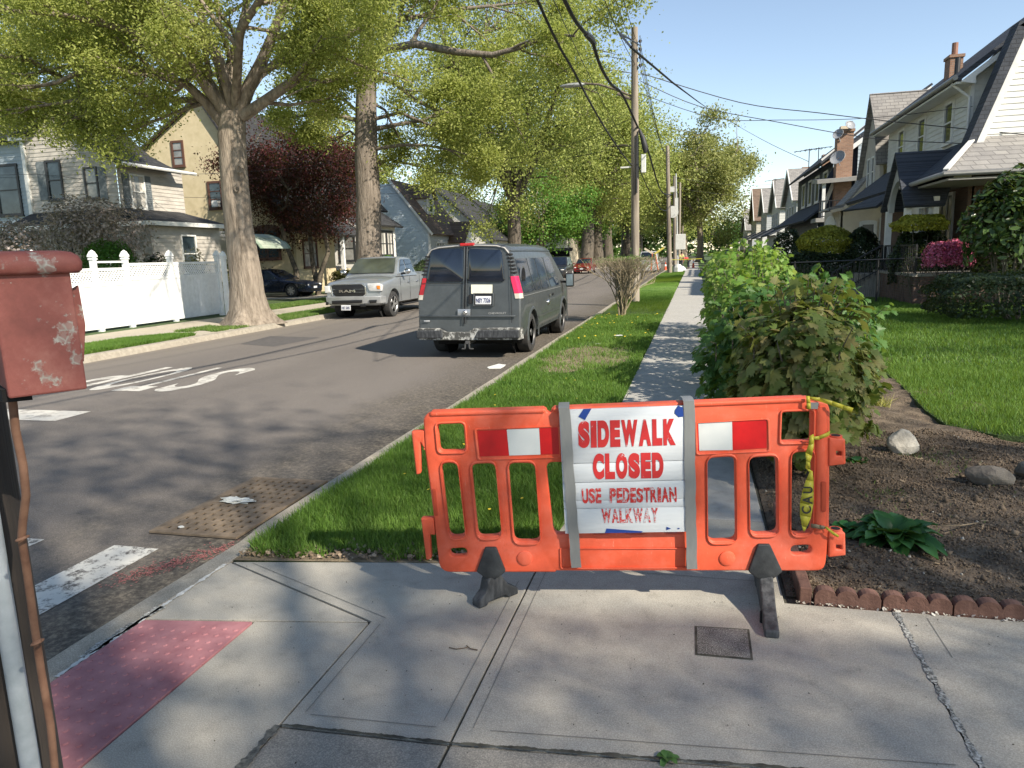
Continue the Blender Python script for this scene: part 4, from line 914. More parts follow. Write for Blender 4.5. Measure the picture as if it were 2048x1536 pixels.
for lst, r0, d in [
    ([(462, 232), (430, 190), (398, 145), (368, 60), (330, 20), (285, -30), (230, -70)], .25, -1.5),
    ([(464, 225), (440, 130), (412, 60), (392, 0), (375, -80), (350, -150)], .20, 2.5),
    ([(470, 222), (458, 150), (474, 90), (490, 30), (500, -50), (498, -130)], .21, .6),
    ([(478, 222), (500, 170), (525, 120), (550, 60), (572, 0), (590, -70), (600, -150)], .20, -1.0),
    ([(486, 232), (530, 202), (590, 160), (640, 120), (690, 75), (745, 45), (790, 30)], .17, -.8),
    ([(448, 250), (412, 205), (372, 168), (285, 140), (205, 122), (115, 165), (10, 185)], .16, -2.2),
    ([(366, 62), (270, 70), (185, 95), (100, 76), (0, 82), (-90, 60)], .12, -.5),
    ([(455, 235), (400, 150), (330, 110), (250, 60), (150, 20), (40, -30)], .16, 3.5),
    ([(455, 230), (380, 130), (260, 60), (130, 30), (0, 20)], .15, -4.5),
    ([(470, 225), (520, 150), (600, 90), (640, 20), (660, -60)], .15, 4.0),
    ([(468, 225), (440, 120), (360, 10), (250, -90), (140, -160)], .16, -3.0),
    ([(470, 225), (480, 60), (560, -60), (620, -160)], .14, -4.0),
    ([(405, 200), (330, 200), (240, 215), (140, 240), (60, 235)], .09, -1.5),
    ([(530, 205), (580, 210), (640, 200), (690, 190)], .06, 1.0),
    ([(130, 160), (60, 120), (-20, 110), (-120, 90)], .10, -3.),
    ([(330, 200), (250, 180), (160, 200), (60, 215), (-40, 225)], .08, -3.0), ([(250, 150), (150, 130), (50, 150), (-60, 140)], .08, -1.0),
    ([(410, 205), (350, 225), (290, 250), (230, 280)], .06, -1.5), ([(360, 170), (290, 90), (200, 40), (90, 0)], .10, 1.5), ([(600, 155), (650, 165), (700, 150), (750, 130)], .06, 1.5)]:
    L1.append((P18(lst, y1, ramp_dy(len(lst), d)), r0))
b = Vector((-12.62, 18.75, -.03))
tr = [b, b+Vector((0, 0, .18)), b+Vector((0, 0, .45)), b+Vector((-.02, 0, .9)), Y(493, 560, 18.72), Y(478, 450, 18.72), Y(467, 340, 18.7), Y(463, 270, 18.7), Y(466, 225, 18.7)]
branchy_tree(tuple(b), 'oak with a pale trunk and spreading limbs, nearest on the left, beside the white fence', L1, tr, [.86, .70, .56, .49, .45, .385, .37, .37, .33], 'street oaks along the left kerb', 1, (OAK, .088, 105), (1.2, 1.7, 0), cap=lambda c: ~fence_lit(c))
for nm, (kx, ky), rr_ in (('upper', (480, 338), .09), ('lower', (474, 378), .06)):
    c = Y(kx, ky, 18.36); tr1 = [o for o in bpy.data.objects if o.name == 'oak_tree'][0]
    MB().tube([c+Vector((rr_*math.cos(a), -.01, rr_*1.1*math.sin(a))) for a in [i*.52 for i in range(13)]], rr_*.45, 8).ball(c+Vector((0, .02, 0)), rr_*.6, .03, rr_*.6).build('knot', BARK, tr1, world=True, smooth=60)
y2 = 27.4; L2 = []
for lst, r0, d in [
    ([(735, 160), (733, 60), (728, 0), (722, -80)], .36, .3),
    ([(742, 115), (770, 100), (830, 88), (920, 105), (985, 110), (1040, 95), (1105, 70), (1150, 72)], .19, -1.2),
    ([(738, 150), (790, 165), (830, 200), (862, 215), (905, 228), (960, 250)], .11, -1.5),
    ([(742, 110), (768, 88), (800, 45), (832, 5), (850, -60)], .14, 1.2),
    ([(735, 270), (712, 240), (660, 228), (600, 232), (545, 240)], .12, -.5),
    ([(735, 290), (700, 262), (660, 290), (630, 320)], .06, .5),
    ([(735, 190), (700, 160), (650, 160), (600, 180), (560, 200)], .10, -2.0),
    ([(742, 300), (800, 290), (850, 290), (900, 300), (940, 310)], .08, -1.5),
    ([(742, 260), (790, 250), (850, 240), (920, 200), (990, 190)], .10, 2.5),
    ([(730, 60), (690, 20), (640, 0), (590, -40)], .13, 1.0), ([(730, 50), (780, 0), (860, -40), (930, -70)], .14, -2),
    ([(735, 200), (770, 220), (800, 280), (830, 330)], .07, 1.), ([(728, 30), (670, 90), (620, 110)], .09, -3.),
    ([(735, 120), (800, 40), (900, 20), (1000, 10), (1080, 0)], .13, 3.),
    ([(742, 330), (780, 320), (830, 330), (880, 345), (930, 350)], .07, 1.5), ([(742, 240), (800, 225), (870, 255), (930, 270), (985, 265)], .08, .5), ([(732, 240), (690, 200), (640, 190), (590, 150)], .08, 2.)]:
    L2.append((P18(lst, y2, ramp_dy(len(lst), d)), r0))
b = Y(737, 560, 27.4); b.z = -.02
tr = [b, b+Vector((0, 0, .3)), b+Vector((0, 0, .8)), Y(738, 500, 27.4), Y(737, 400, 27.4), Y(733, 320, 27.4), Y(732, 220, 27.4), Y(733, 140, 27.4)]
branchy_tree(tuple(b), 'oak with a straight grey trunk standing behind the silver pickup', L2, tr, [.88, .66, .56, .52, .475, .45, .41, .36], 'street oaks along the left kerb', 2, (OAK, .115, 105), (.9, 1.3, 0), bark=pm('grey_oak_bark', (.09, .072, .055), (.25, .21, .17), 9, 10, .95, bs=1, bd=.05, bscale=22, stretch=(1, 1, .16), lo=.3, hi=.7))
def clump_tree(name, label, base_, h, R0, zc, n_cl, leaf, seed, group=None, trunk_r=.4, rz=None, cl=1.0, per=110, forks=8, trunks=None, squash=1., bark=BARK, cap=None):
    t_ = thing(name, label, 'tree', base_, 0, group); rd = random.Random(seed); mb = MB(); B = Vector(base_); rz = rz or (h-zc)
    cpos = []
    tries = 0
    while len(cpos) < n_cl and tries < 6000:
        tries += 1
        v = Vector((rd.uniform(-1, 1), rd.uniform(-1, 1), rd.uniform(-1, 1))); d = v.length
        if d > 1 or d < .30: continue
        u = v.normalized(); lump = .86+.16*math.sin(u.x*5+seed)+.13*math.sin(u.y*6.3+seed*1.7)+.10*math.sin(u.z*7+seed*.6)
        if v.z < -.55 and rd.random() < .45: continue
        p = Vector((v.x*R0*lump, v.y*R0*lump*squash, zc+v.z*rz*lump)); cpos.append(B+p)
    fk = B+Vector((rd.uniform(-.3, .3), rd.uniform(-.3, .3), max(2.2, zc-rz*.8)))
    if trunks is None: trunk_flare(mb, [B, B+Vector((0, 0, .4)), B+Vector((0, 0, 1.)), (B+fk)/2+Vector((.05, 0, .4)), fk], [trunk_r*1.7, trunk_r*1.25, trunk_r*1.05, trunk_r*.95, trunk_r*.85], 14, seed); heads = [fk]
    else:
        heads = []
        for tp in trunks: mb.tube([Vector(p) for p in tp], [trunk_r*(1-.4*i/(len(tp)-1)) for i in range(len(tp))], 8); heads.append(Vector(tp[-1]))
    nodes_ = []
    for i in range(forks):
        a = i*6.283/forks+rd.uniform(-.4, .4); s = rd.choice(heads); e = B+Vector((math.cos(a)*R0*.62, math.sin(a)*R0*.62*squash, zc+rz*rd.uniform(-.15, .5))); m_ = s.lerp(e, .45)+Vector((0, 0, -.02*R0)); m2 = s.lerp(e, .75)+Vector((rd.uniform(-.5, .5), rd.uniform(-.5, .5), .1*R0*.5))
        mb.tube([s, m_, m2, e], [trunk_r*.5, trunk_r*.36, trunk_r*.22, trunk_r*.08], 6); nodes_ += [s.lerp(m_, .6), m_, m2, e]
    top = B+Vector((0, 0, zc+rz*.7)); mb.tube([heads[0], heads[0].lerp(top, .5)+Vector((.3, .2, 0)), top], [trunk_r*.6, trunk_r*.35, .05], 6); nodes_ += [heads[0].lerp(top, .5), top]
    for p in cpos:
        q_ = min(nodes_, key=lambda n_: (n_-p).length+max(0, n_.z-p.z)*.8); md = q_.lerp(p, .5)+Vector((rd.uniform(-.3, .3), rd.uniform(-.3, .3), .25)); mb.tube([q_, md, p], [trunk_r*.11+.012, trunk_r*.07+.008, .008], 4)
    mb.build('trunk', bark, t_, world=True, smooth=70)
    tips = [(p, cl*rd.uniform(.55, 1.15)*.62) for p in cpos]; leafcloud(t_, tips, per, leaf[1], leaf[0], seed, cap, template=KITE, faces=KFC); return t_
def gap(c):      # leaves cut out of the unseen crowns so sunlight lands on the barrier
    k = (c[:, 1]-3.55)/-.5; x_ = c[:, 0]-.866*k; z_ = c[:, 2]-.7536*k; ww = .25*np.sin(c[:, 0]*5)*np.cos(c[:, 2]*4); return ~((x_ > -2.3+ww) & (x_ < 1.15+ww) & (z_ > -.45+ww*.3) & (z_ < 1.15+ww))
GL = 'street oaks along the left kerb'
clump_tree('oak_tree', 'third oak on the left kerb with a dark trunk, seen over the van roof', (-12.8, 52, 0), 23, 8.6, 13.2, 230, (OAKF, .19), 3, GL, .52, 9.8, 1.6, 380, 9, bark=BARKF)
t3 = clump_tree('oak_tree', 'oak behind the red sedan, its broad trunk left of a paler one', (-12.9, 90, 0), 24, 9.2, 13.6, 180, (OAKF, .30), 4, GL, .8, 10.2, 2.0, 240, 8, bark=BARKF)
t4 = clone(t3); t4.location = (-13.0, 101.5, 0); t4.rotation_euler.z = 2.1; t4['label'] = 'oak with a pale flared trunk right of the broad dark trunk'
t5 = clone(t3); t5.location = (-13.0, 114, 0); t5.rotation_euler.z = 4.0; t5.scale = (1, 1, 1.06); t5['label'] = 'oak with the rightmost dark trunk of the three beyond the red sedan'
t6 = clone(t3); t6.location = (-12.2, 134, 0); t6.rotation_euler.z = 5.2; t6.scale = (1.1, 1.1, 1.04); t6['label'] = 'oak seen between the first two utility poles above the work van'
t7 = clone(t3); t7.location = (-12.2, 165, 0); t7.rotation_euler.z = 1.2; t7.scale = (1.2, 1.2, 1.05); t7['label'] = 'farthest oak on the left kerb where the street closes'
clump_tree('maple_tree', 'bright green low tree under the oaks behind the van roof', (-14.6, 71, 0), 10, 5.0, 5.6, 110, (GREENT, .24), 8, None, .25, 4.0, 1.2, 190, 7)
clump_tree('maple_tree', 'bright green low tree beside the broad oak trunk above the red sedan', (-15.5, 104, 0), 9, 5.2, 5.4, 80, (GREENT, .3), 9, None, .22, 3.4, 1.3, 150, 6)
# purple-leaved maple in front of the yellow house
bm_ = (-19.3, 35.2, 0); tr_ = [[(-20.4, 35, -.02), (-20.5, 35, 1.3), (-21.0, 35.1, 2.6), (-21.4, 35.2, 4.2)], [(-19.4, 35.1, -.02), (-19.1, 35.0, 1.1), (-18.6, 35.1, 2.2), (-19.0, 35.2, 4.4)], [(-19.6, 35.6, -.02), (-19.9, 35.7, 1.8), (-20.0, 35.8, 4.2)]]
clump_tree('purple_maple', 'dark purple-leaved maple with several trunks in front of the yellow house', (-20.5, 35.3, 0), 9.6, 4.3, 5.9, 170, (PURPLE, .13), 10, None, .16, 3.8, .9, 250, 8, tr_, .62, BARKG)
# far trees on the right of the street and behind the houses
GR = 'big trees at the far right kerb'
clump_tree('oak_tree', 'yellow-green tree with an arching limb at the far end of the right kerb', (.8, 118, 0), 21.5, 8.9, 12.8, 170, (SAGE, .38), 12, GR, .5, 8.6, 1.9, 230, 8)
clump_tree('oak_tree', 'yellowish crown left of the arching-limb tree, behind the far poles', (-2.0, 150, 0), 22, 9.5, 13, 130, (OAKF, .48), 13, GR, .5, 8.5, 2., 130, 8)
cf = clump_tree('background_tree', 'dark green tree closing the end of the street', (-6, 235, 0), 19, 11, 10, 90, (DKGREEN, .8), 14, 'dark trees closing the street', .5, 9, 2.6, 100, 6)
for k, (x, y, s, lb) in enumerate([(8, 225, .8, 'dark green tree right of the street end, behind the far workers'), (20, 230, .9, 'dark green tree at the street end nearest the far brown-roofed house'), (-20, 240, 1.1, 'dark green tree left of the street end beneath the oaks'), (-36, 215, 1.1, 'dark green tree low between the oak trunks beyond the red sedan'), (-52, 190, 1.0, 'dark green tree behind the cream building')]):
    c = clone(cf); c.location = (x, y, 0); c.scale = (s, s, s*.8); c.rotation_euler.z = k*1.3; c['label'] = lb
bt = clump_tree('background_tree', 'leafy tree rising between the shingled house and the yellow house', (-36, 52, 0), 16, 6.5, 9.5, 90, (OAKF, .36), 15, 'trees behind the left houses', .4, 6.5, 1.8, 130, 7)
for k, (x, y, s, lb) in enumerate([(-40, 34, 1.0, 'leafy tree behind the roof of the shingled house'), (-33, 66, .95, 'leafy tree behind the house with the dormer'), (-32, 95, 1.0, 'leafy tree behind the pale gabled houses above the van'), (-52, 44, 1.1, 'leafy tree farthest left behind the shingled house')]):
    c = clone(bt); c.location = (x, y, 0); c.scale = (s, s, s); c.rotation_euler.z = k*1.7+.6; c['label'] = lb
# the trees whose shade falls on the crossing (outside the picture, on the side street to the right)
clump_tree('oak_tree', 'street tree on the side street nearest the crossing', (9.4, -4.6, 0), 17, 5.6, 11.8, 170, (OAK, .15), 21, 'side street trees', .22, 4.6, 1.7, 48, 8, cap=gap)
clump_tree('oak_tree', 'second street tree farther along the side street', (15.6, -4.2, 0), 16, 5.0, 11.0, 165, (OAK, .15), 22, 'side street trees', .22, 4.4, 1.7, 58, 8, cap=gap)
clump_tree('oak_tree', 'tall tree in the garden right of the lawn', (20.5, 9.0, 0), 16, 5.0, 11.0, 90, (OAK, .2), 23, 'side street trees', .35, 4.4, 1.1, 110, 8)
r = np.random.default_rng(88); n = 9000; c = np.column_stack([r.uniform(-170, 170, n), r.uniform(262, 285, n), 10*r.random(n)**1.2]); c[:, 2] *= 1+.35*np.sin(c[:, 0]*.13)+.2*np.sin(c[:, 0]*.41); tag(scatter('distant_woodland', DKGREEN, None, c, r.uniform(1, 2.6, n), r.normal(size=(n, 3)), r, KITE, KFC), kind='stuff')

# ================================================================== SHRUBS
def shrub(name, label, c, rx, ry, h, n, m, size, seed, group=None, z0=0.05, box=0., stems=True, shell=.6, template=KITE, faces=KFC, cat='shrub', up=.5, part='foliage'):
    t_ = thing(name, label, cat, c, 0, group); r = np.random.default_rng(seed); rd = random.Random(seed)
    v = r.normal(size=(n, 3)); v /= np.linalg.norm(v, axis=1)[:, None]; v[:, 2] = np.where(v[:, 2] < -.5, -v[:, 2], v[:, 2])
    if box: v = np.sign(v)*np.abs(v)**(1-box); v /= np.maximum(1, np.max(np.abs(v), axis=1))[:, None] if box > .5 else 1
    lump = 1+.07*np.sin(v[:, 0]*7+seed)+.06*np.sin(v[:, 1]*8+2*seed)+.05*np.sin(v[:, 2]*9)
    d = (shell+(1-shell)*r.random(n)**.5)*lump
    p = np.column_stack([c[0]+v[:, 0]*rx*d, c[1]+v[:, 1]*ry*d, c[2]+z0+(h-z0)*(.5+.5*v[:, 2]*d)])
    if stems:
        mb = MB()
        for i in range(9): a = i*.7; mb.tube([(c[0]+.1*math.cos(a)*rx, c[1]+.1*math.sin(a)*ry, c[2]-.02), (c[0]+.35*math.cos(a)*rx, c[1]+.35*math.sin(a)*ry, c[2]+h*.4), (c[0]+.72*math.cos(a)*rx, c[1]+.72*math.sin(a)*ry, c[2]+h*rd.uniform(.6, .8))], [.03, .018, .006], 5)
        mb.build('stems', BARKG, t_, world=True)
    scatter(part, m, t_, p, size*r.uniform(.6, 1.3, n), v+r.normal(0, .6, (n, 3))+np.array([0, 0, up]), r, template, faces); return t_
# pruned twiggy shrub on the verge: bare forking stems, flat top with a few leaves
t_ = thing('pruned_shrub', 'vase-shaped pruned shrub of bare twigs on the grass verge', 'shrub', (-1.93, 19.9, 0)); t_.scale = (.82, .82, 1); rd = random.Random(5); mb = MB(); ends = []
def twig(p, d, l, r0, dep):
    q_ = p; pts = [p]
    for i in range(3):
        d = (d+Vector((rd.gauss(0, .18), rd.gauss(0, .18), rd.gauss(.05, .08)))).normalized(); q_ = q_+d*l/3
        if q_.z > 1.55: q_.z = 1.55+rd.uniform(-.02, .05)
        pts.append(q_)
    mb.tube(pts, [r0, r0*.9, r0*.8, r0*.65], 5)
    if dep == 0 or q_.z > 1.5: ends.append(q_); return
    for k in range(2 if rd.random() < .72 else 3):
        nd = (d+Vector((rd.gauss(.02, .27), rd.gauss(0, .27), rd.gauss(.12, .12)))).normalized(); twig(q_, nd, l*rd.uniform(.7, .95), r0*.70, dep-1)
for k in range(22):
    a = rd.random()*6.28; twig(Vector((-1.93+rd.uniform(-.12, .12), 19.95+rd.uniform(-.12, .12), -.02)), Vector((.22*math.cos(a)+.24, .22*math.sin(a), 1)).normalized(), .52, .031, 5)
mb.build('twigs', pm('pruned_bark', (.17, .135, .085), (.30, .25, .16), 14, rough=.9), t_, world=True)
r = np.random.default_rng(5); E_ = np.array([tuple(p) for p in ends]); i_ = r.integers(0, len(E_), 1500); c_ = E_[i_]+r.normal(0, .035, (1500, 3)); 
scatter('leaves', GRASS_DRY, t_, c_, r.uniform(.02, .05, 1500), r.normal(size=(1500, 3)), r, KITE, KFC)
CONIF = leafmat('yellow_conifer', [(.16, .19, .02), (.32, .32, .035), (.50, .46, .06)], .3, .7)
HEDGE = leafmat('dark_hedge_leaf', [(.010, .022, .008), (.022, .042, .014), (.05, .075, .025)], .2, .5)
shrub('domed_shrub', 'yellow-green clipped dome shrub before the cream house', (4.75, 29.5, 0), .98, .9, 2.42, 9000, CONIF, .085, 1, shell=.8, z0=1.2, up=1.0)
shrub('round_shrub', 'dark round evergreen right of the yellow-green dome', (5.85, 29.2, 0), .62, .6, 2.3, 5000, HEDGE, .085, 2, shell=.75, z0=.7)
shrub('hedge', 'dark green hedge spilling under the yellow-green dome', (4.2, 28.8, 0), 1.7, .7, 1.55, 6500, HEDGE, .10, 3, shell=.7)
shrub('round_shrub', 'dark round evergreen left of the dome, against the cream wall', (3.85, 33.5, 0), .7, .6, 2.45, 3000, HEDGE, .11, 31, shell=.75)
shrub('hedge', 'dark hedge under the railing beside the front steps', (6.3, 27.5, 0), 1.0, .6, 1.3, 4200, HEDGE, .09, 32, shell=.7)
shrub('cloud_shrub', 'yellow-topped spreading juniper left of the big-leaved bush', (6.45, 24.2, 0), .80, .6, 2.55, 5000, CONIF, .08, 4, shell=.75, z0=1.95, up=1.2)
shrub('hedge', 'dark foliage mass below the yellow-topped juniper', (6.55, 24.4, 0), .95, .6, 2.08, 6500, HEDGE, .09, 5, shell=.7)
AZA = leafmat('azalea_flower', [(.14, .03, .05), (.60, .05, .18), (.80, .16, .34), (.88, .32, .48)], .3, .6)
az = shrub('azalea', 'pink flowering azalea in front of the dark foliage', (6.62, 22.0, 0), .68, .5, 1.78, 3400, AZA, .062, 6, shell=.55, z0=.85, part='blossom')
shrub('twiggy_shrub', 'bare twiggy shrub left of the pink azalea', (6.0, 22.6, 0), .5, .4, 1.7, 500, HEDGE, .05, 61)
shrub('hedge', 'low dark clipped hedge at the right edge of the lawn', (6.75, 17.6, 0), 1.75, 1.3, 1.05, 13000, HEDGE, .075, 7, shell=.82, box=.35)
MAG = [(0, -.5, 0), (.17, -.25, .03), (.2, .15, .03), (0, .5, -.05), (-.2, .15, .03), (-.17, -.25, .03)]
shrub('magnolia_bush', 'large glossy-leaved bush at the right edge before the white house', (7.5, 20.6, 0), 1.05, .8, 3.35, 2600, leafmat('glossy_leaf', [(.008, .018, .006), (.016, .036, .010), (.035, .07, .018), (.12, .19, .05)], .15, .22), .21, 8, template=MAG, faces=LFC, shell=.35, z0=.5)
shrub('hedge', 'dark bush behind the glossy-leaved bush at the right edge', (8.3, 22.2, 0), 1.3, .8, 2.3, 5000, HEDGE, .1, 81, shell=.6)
# left side shrubs
LILAC = leafmat('pinkish_grey_blossom', [(.12, .10, .06), (.30, .23, .20), (.42, .34, .31), (.62, .52, .50)], .35, .7)
shrub('lilac_bush', 'twiggy bush with faded pinkish bloom before the shingled house', (-20.6, 21.6, 0), 2.5, 1.3, 4.2, 6000, LILAC, .12, 9, shell=.15, z0=1.2)
shrub('lilac_bush', 'smaller twiggy bush with faded bloom left of the other one', (-20.6, 18.6, 0), 1.2, 1.2, 3.3, 3600, LILAC, .11, 91, shell=.3, z0=1.0)
shrub('green_shrub', 'bright green shrub standing behind the white fence', (-19.0, 20.6, 0), 1.0, .8, 2.6, 5200, leafmat('shrub_green', [(.03, .09, .015), (.06, .17, .025), (.12, .26, .04)], .4), .09, 10, shell=.5, z0=.8)
shrub('green_shrub', 'darker green shrub right of the bright one behind the white fence', (-18.6, 22.3, 0), .7, .6, 2.1, 2600, HEDGE, .09, 101, shell=.5)
BAMB = leafmat('reed_leaf', [(.20, .19, .07), (.34, .31, .13)], .35)
shrub('reedy_shrub', 'thin straw-coloured shrub behind the far end of the fence', (-18.3, 24.0, 0), .5, .5, 2.35, 900, BAMB, .09, 11, shell=.2)
shrub('reedy_shrub', 'yellow-green loose shrub between the fence end and the oak trunk', (-16.4, 23.6, 0), .55, .5, 2.2, 1300, BAMB, .10, 12, shell=.2)
HB = leafmat('low_hedge_leaf', [(.06, .075, .02), (.13, .14, .04), (.22, .20, .07)], .3)
shrub('hedge', 'low straggly hedge between the dark sedan and the pickup', (-17.4, 36.4, 0), 1.9, .6, 1.25, 5500, HB, .12, 13, shell=.6, box=.3)
shrub('round_shrub', 'round light green shrub left of the grey oak trunk', (-17.6, 40.5, 0), .85, .8, 1.9, 3000, GREENT, .12, 14, shell=.7)
shrub('hedge', 'dark bushes at the foot of the blue clapboard house', (-18.2, 50.5, 0), 1.6, 3.2, 1.7, 6000, HEDGE, .16, 15, shell=.6)
shrub('hedge', 'dark shrubs below the second white gable behind the van', (-18.6, 60, 0), 1.6, 3.5, 1.7, 4500, HEDGE, .2, 151, shell=.6)
shrub('hedge', 'bright clipped hedge block left of the first utility pole', (-13.0, 142, 0), 3.0, 3, 2.6, 2500, GREENT, .3, 16, shell=.85, box=.6)
shrub('hedge', 'long dark hedge at the foot of the far right houses', (3.2, 46, 0), 1.2, 9, 1.6, 8000, HEDGE, .16, 17, shell=.7)
# ================================================================== POLES AND CABLES
CABLE = plain('cable_black', (.02, .02, .022), .6); GREYM = plain('grey_metal', (.38, .39, .38), .45, .4); WHITEM = plain('white_box', (.62, .62, .58), .5)
def upole(base_, top, r0, label, name='utility_pole', m=WOOD):
    t_ = thing(name, label, 'utility pole', tuple(base_)); b_, t2 = Vector(base_), Vector(top); MB().tube([b_-Vector((0, 0, .1)), b_.lerp(t2, .5), t2], [r0*1.1, r0, r0*.8], 16).build('wooden_post', m, t_, world=True, smooth=60); return t_
p1 = upole((-2.0, 25.8, 0), (-2.03, 25.8, 9.0), .132, 'tall wooden utility pole behind the pruned shrub, carrying the street lamp')
mb = MB(); mb.tube([(-2.1, 25.8, 6.85), (-2.5, 25.8, 7.05), (-3.2, 25.8, 7.32), (-3.75, 25.8, 7.40)], .035, 8); mb.tube([(-2.1, 25.8, 6.75), (-2.6, 25.8, 6.98)], .05, 6); mb.build('lamp_arm', plain('arm_metal', (.16, .13, .10), .6, .3), p1, world=True, smooth=60)
MB().rings([[(-3.70+x, 25.8+.11*w2*math.cos(a), 7.37+.075*w2*math.sin(a)) for a in [i*.785 for i in range(8)]] for x, w2 in ((0, .4), (-.15, 1), (-.55, 1), (-.8, .55), (-.86, .2))]).build('lamp_head', GREYM, p1, world=True, smooth=60)
mb = MB()
for z in (7.75, 8.0, 8.25, 8.5): mb.cyl((-1.84, 25.72, z), (-1.84, 25.72, z+.08), .045, 8); mb.bar((-1.9, 25.75, z+.04), (-1.78, 25.7, z+.04), .02)
mb.tube([(-1.84, 25.66, 7.7), (-1.84, 25.66, 8.7)], .012, 6); mb.build('insulators', CABLE, p1, world=True)
MB().box(-1.80, -1.64, 25.6, 25.72, 4.35, 4.95).build('equipment_box', WHITEM, p1, world=True, bevel=.02)
MB().tube([(-1.86, 25.7, 5.75), (-1.74, 25.65, 5.45), (-1.66, 25.62, 5.15), (-1.66, 25.62, 4.98)], [.05, .09, .11, .05], 8).build('splice_case', CABLE, p1, world=True, smooth=60)
MB().tube([(-1.94, 25.65, 5.6), (-1.95, 25.64, 3.7)], .03, 6).build('riser_cable', CABLE, p1, world=True)
MB().box(-2.5, -2.15, 25.76, 25.8, 4.55, 4.60).build('small_arm', WHITEM, p1, world=True)
top2 = Y(1335, 292, 61); p2 = upole((-1.97, 61, 0), top2, .17, 'second wooden utility pole along the verge, right of the tall one')
MB().box(-1.6, -1.35, 60.7, 60.8, 4.6, 5.9).build('equipment_box', WHITEM, p2, world=True)
lpt = Y(1352, 347, 65); lp = thing('lamp_post', 'slim pale metal lamp post with a white skirted base and white box', 'lamp post', (-1.42, 65, 0))
MB().tube([(-1.42, 65, 0), lpt], [.085, .05], 10).build('metal_post', plain('pale_metal', (.55, .56, .55), .4, .3), lp, world=True, smooth=60)
MB().rings([[(-1.42+r_*math.cos(a), 65+r_*math.sin(a), z) for a in [i*.785 for i in range(8)]] for r_, z in ((.42, 0), (.38, .35), (.25, .6), (.1, .62))]).build('skirt', WHITEM, lp, world=True)
c = Y(1361, 479, 64.8); MB().box(c.x-.42, c.x+.42, 64.6, 64.75, c.z-.85, c.z+.45).build('cabinet', WHITEM, lp, world=True, bevel=.03)
c = Y(1345, 424, 64.8); MB().cyl(c, c-Vector((0, .15, 0)), .5, 20).build('round_disc', WHITEM, lp, world=True)
c = Y(1344, 378, 64.8); MB().box(c.x-.3, c.x+.2, 64.7, 64.9, c.z-.25, c.z+.2).build('top_box', WHITEM, lp, world=True)
for x, y_, tx, lb in ((1358, 96, (1360, 365), 'third wooden utility pole close behind the lamp post'), (1364, 130, (1366, 388), 'farthest thin utility pole beyond the lamp post'), (1350, 76, (1349, 352), 'wooden utility pole touching the lamp post on its left')):
    b_ = X(x, 530, -1.9); b_ = Y(x, 520, y_); b_.z = 0; upole(b_, Y(*tx, y_), .17, lb)
def cable(pts, r0, label, grp='overhead cables', sag=0, n=14):
    pts = [Vector(p) for p in pts]
    if len(pts) == 2: a, b_ = pts; pts = [a.lerp(b_, i/n)-Vector((0, 0, sag*4*(i/n)*(1-i/n))) for i in range(n+1)]
    else:   # smooth through the points
        out = []
        for i in range(len(pts)-1):
            p0_, p1_, p2_, p3_ = pts[max(i-1, 0)], pts[i], pts[i+1], pts[min(i+2, len(pts)-1)]
            for k in range(5):
                t = k/5; out.append(.5*((2*p1_)+(p2_-p0_)*t+(2*p0_-5*p1_+4*p2_-p3_)*t*t+(3*p1_-p0_-3*p2_+p3_)*t**3))
        pts = out+[pts[-1]]
    return tag(MB().tube(pts, r0, 6).build('cable', CABLE, smooth=60), label, 'cable', grp)
T2 = lambda z: Vector((-1.9, 61, z))
cable([(-2.0, 1.5, 7.0), (-2.0, 7, 5.85), (-2, 11.9, 5.56), X(1165, 60, -2), X(1182, 76, -2), X(1200, 130, -2), X(1222, 168, -2), X(1245, 190, -2), (-1.92, 25.6, 5.85), (-1.8, 28.7, 5.6), (-1.85, 42, 5.0), T2(6.2)], .036, 'thickest black cable bundle sweeping down from the top to the tall pole')
tag(MB().tube([X(1172, 68, -2), X(1181, 76, -2), X(1188, 86, -2)], [.05, .065, .05], 8).build('cable_splice', CABLE), 'black taped splice lump on the thickest cable', 'splice')
cable([(-2.0, 1.5, 6.2), (-2, 9.8, 4.92), (-2, 12.8, 4.7), X(1200, 240, -2), (-2.0, 21, 4.42), (-2.12, 25.8, 4.62)], .022, 'second black cable left of the thickest one, reaching the tall pole below it')
cable([(-1.9, 25.8, 4.6), (-1.9, 61, 5.4)], .02, 'black cable between the first two poles, the lower one', sag=.9)
cable([(-2.05, 1.5, 6.4), (-2.05, 25.8, 5.0)], .007, 'thin wire just right of the second black cable', sag=.5)
cable([(-2.0, 1.5, 7.9), (-2.0, 25.8, 7.85)], .010, 'thin wire reaching the tall pole lowest of the three upper ones', sag=.75)
cable([(-2.0, 1.5, 8.3), (-2.0, 25.8, 8.15)], .010, 'thin wire reaching the tall pole middle of the three upper ones', sag=.35)
cable([(-2.0, 1.5, 9.0), (-2.0, 25.8, 8.65)], .010, 'thin wire reaching the tall pole highest of the three upper ones', sag=.3)
for k, z in enumerate((7.8, 8.05, 8.3, 8.5)): cable([(-1.84, 25.7, z), T2(top2.z-.5-.25*k)], .009, ['lowest', 'second lowest', 'second highest', 'highest'][k]+' of the four thin wires running on from the tall pole', sag=1.1)
cable([(-1.84, 25.7, 8.4), X(1345, 165, -.4), X(1430, 225, 2.2), X(1520, 277, 4.6), X(1617, 323, 7.0)], .016, 'twisted service wire crossing the sky down to the dark blue house')
cable([(-1.84, 25.7, 7.55), Y(1480, 205, 26.5), Y(1640, 226, 26.3), Y(1775, 242, 26), Y(2048, 269, 24.7), Y(2150, 275, 24.7)], .014, 'upper long service wire running right across the white house')
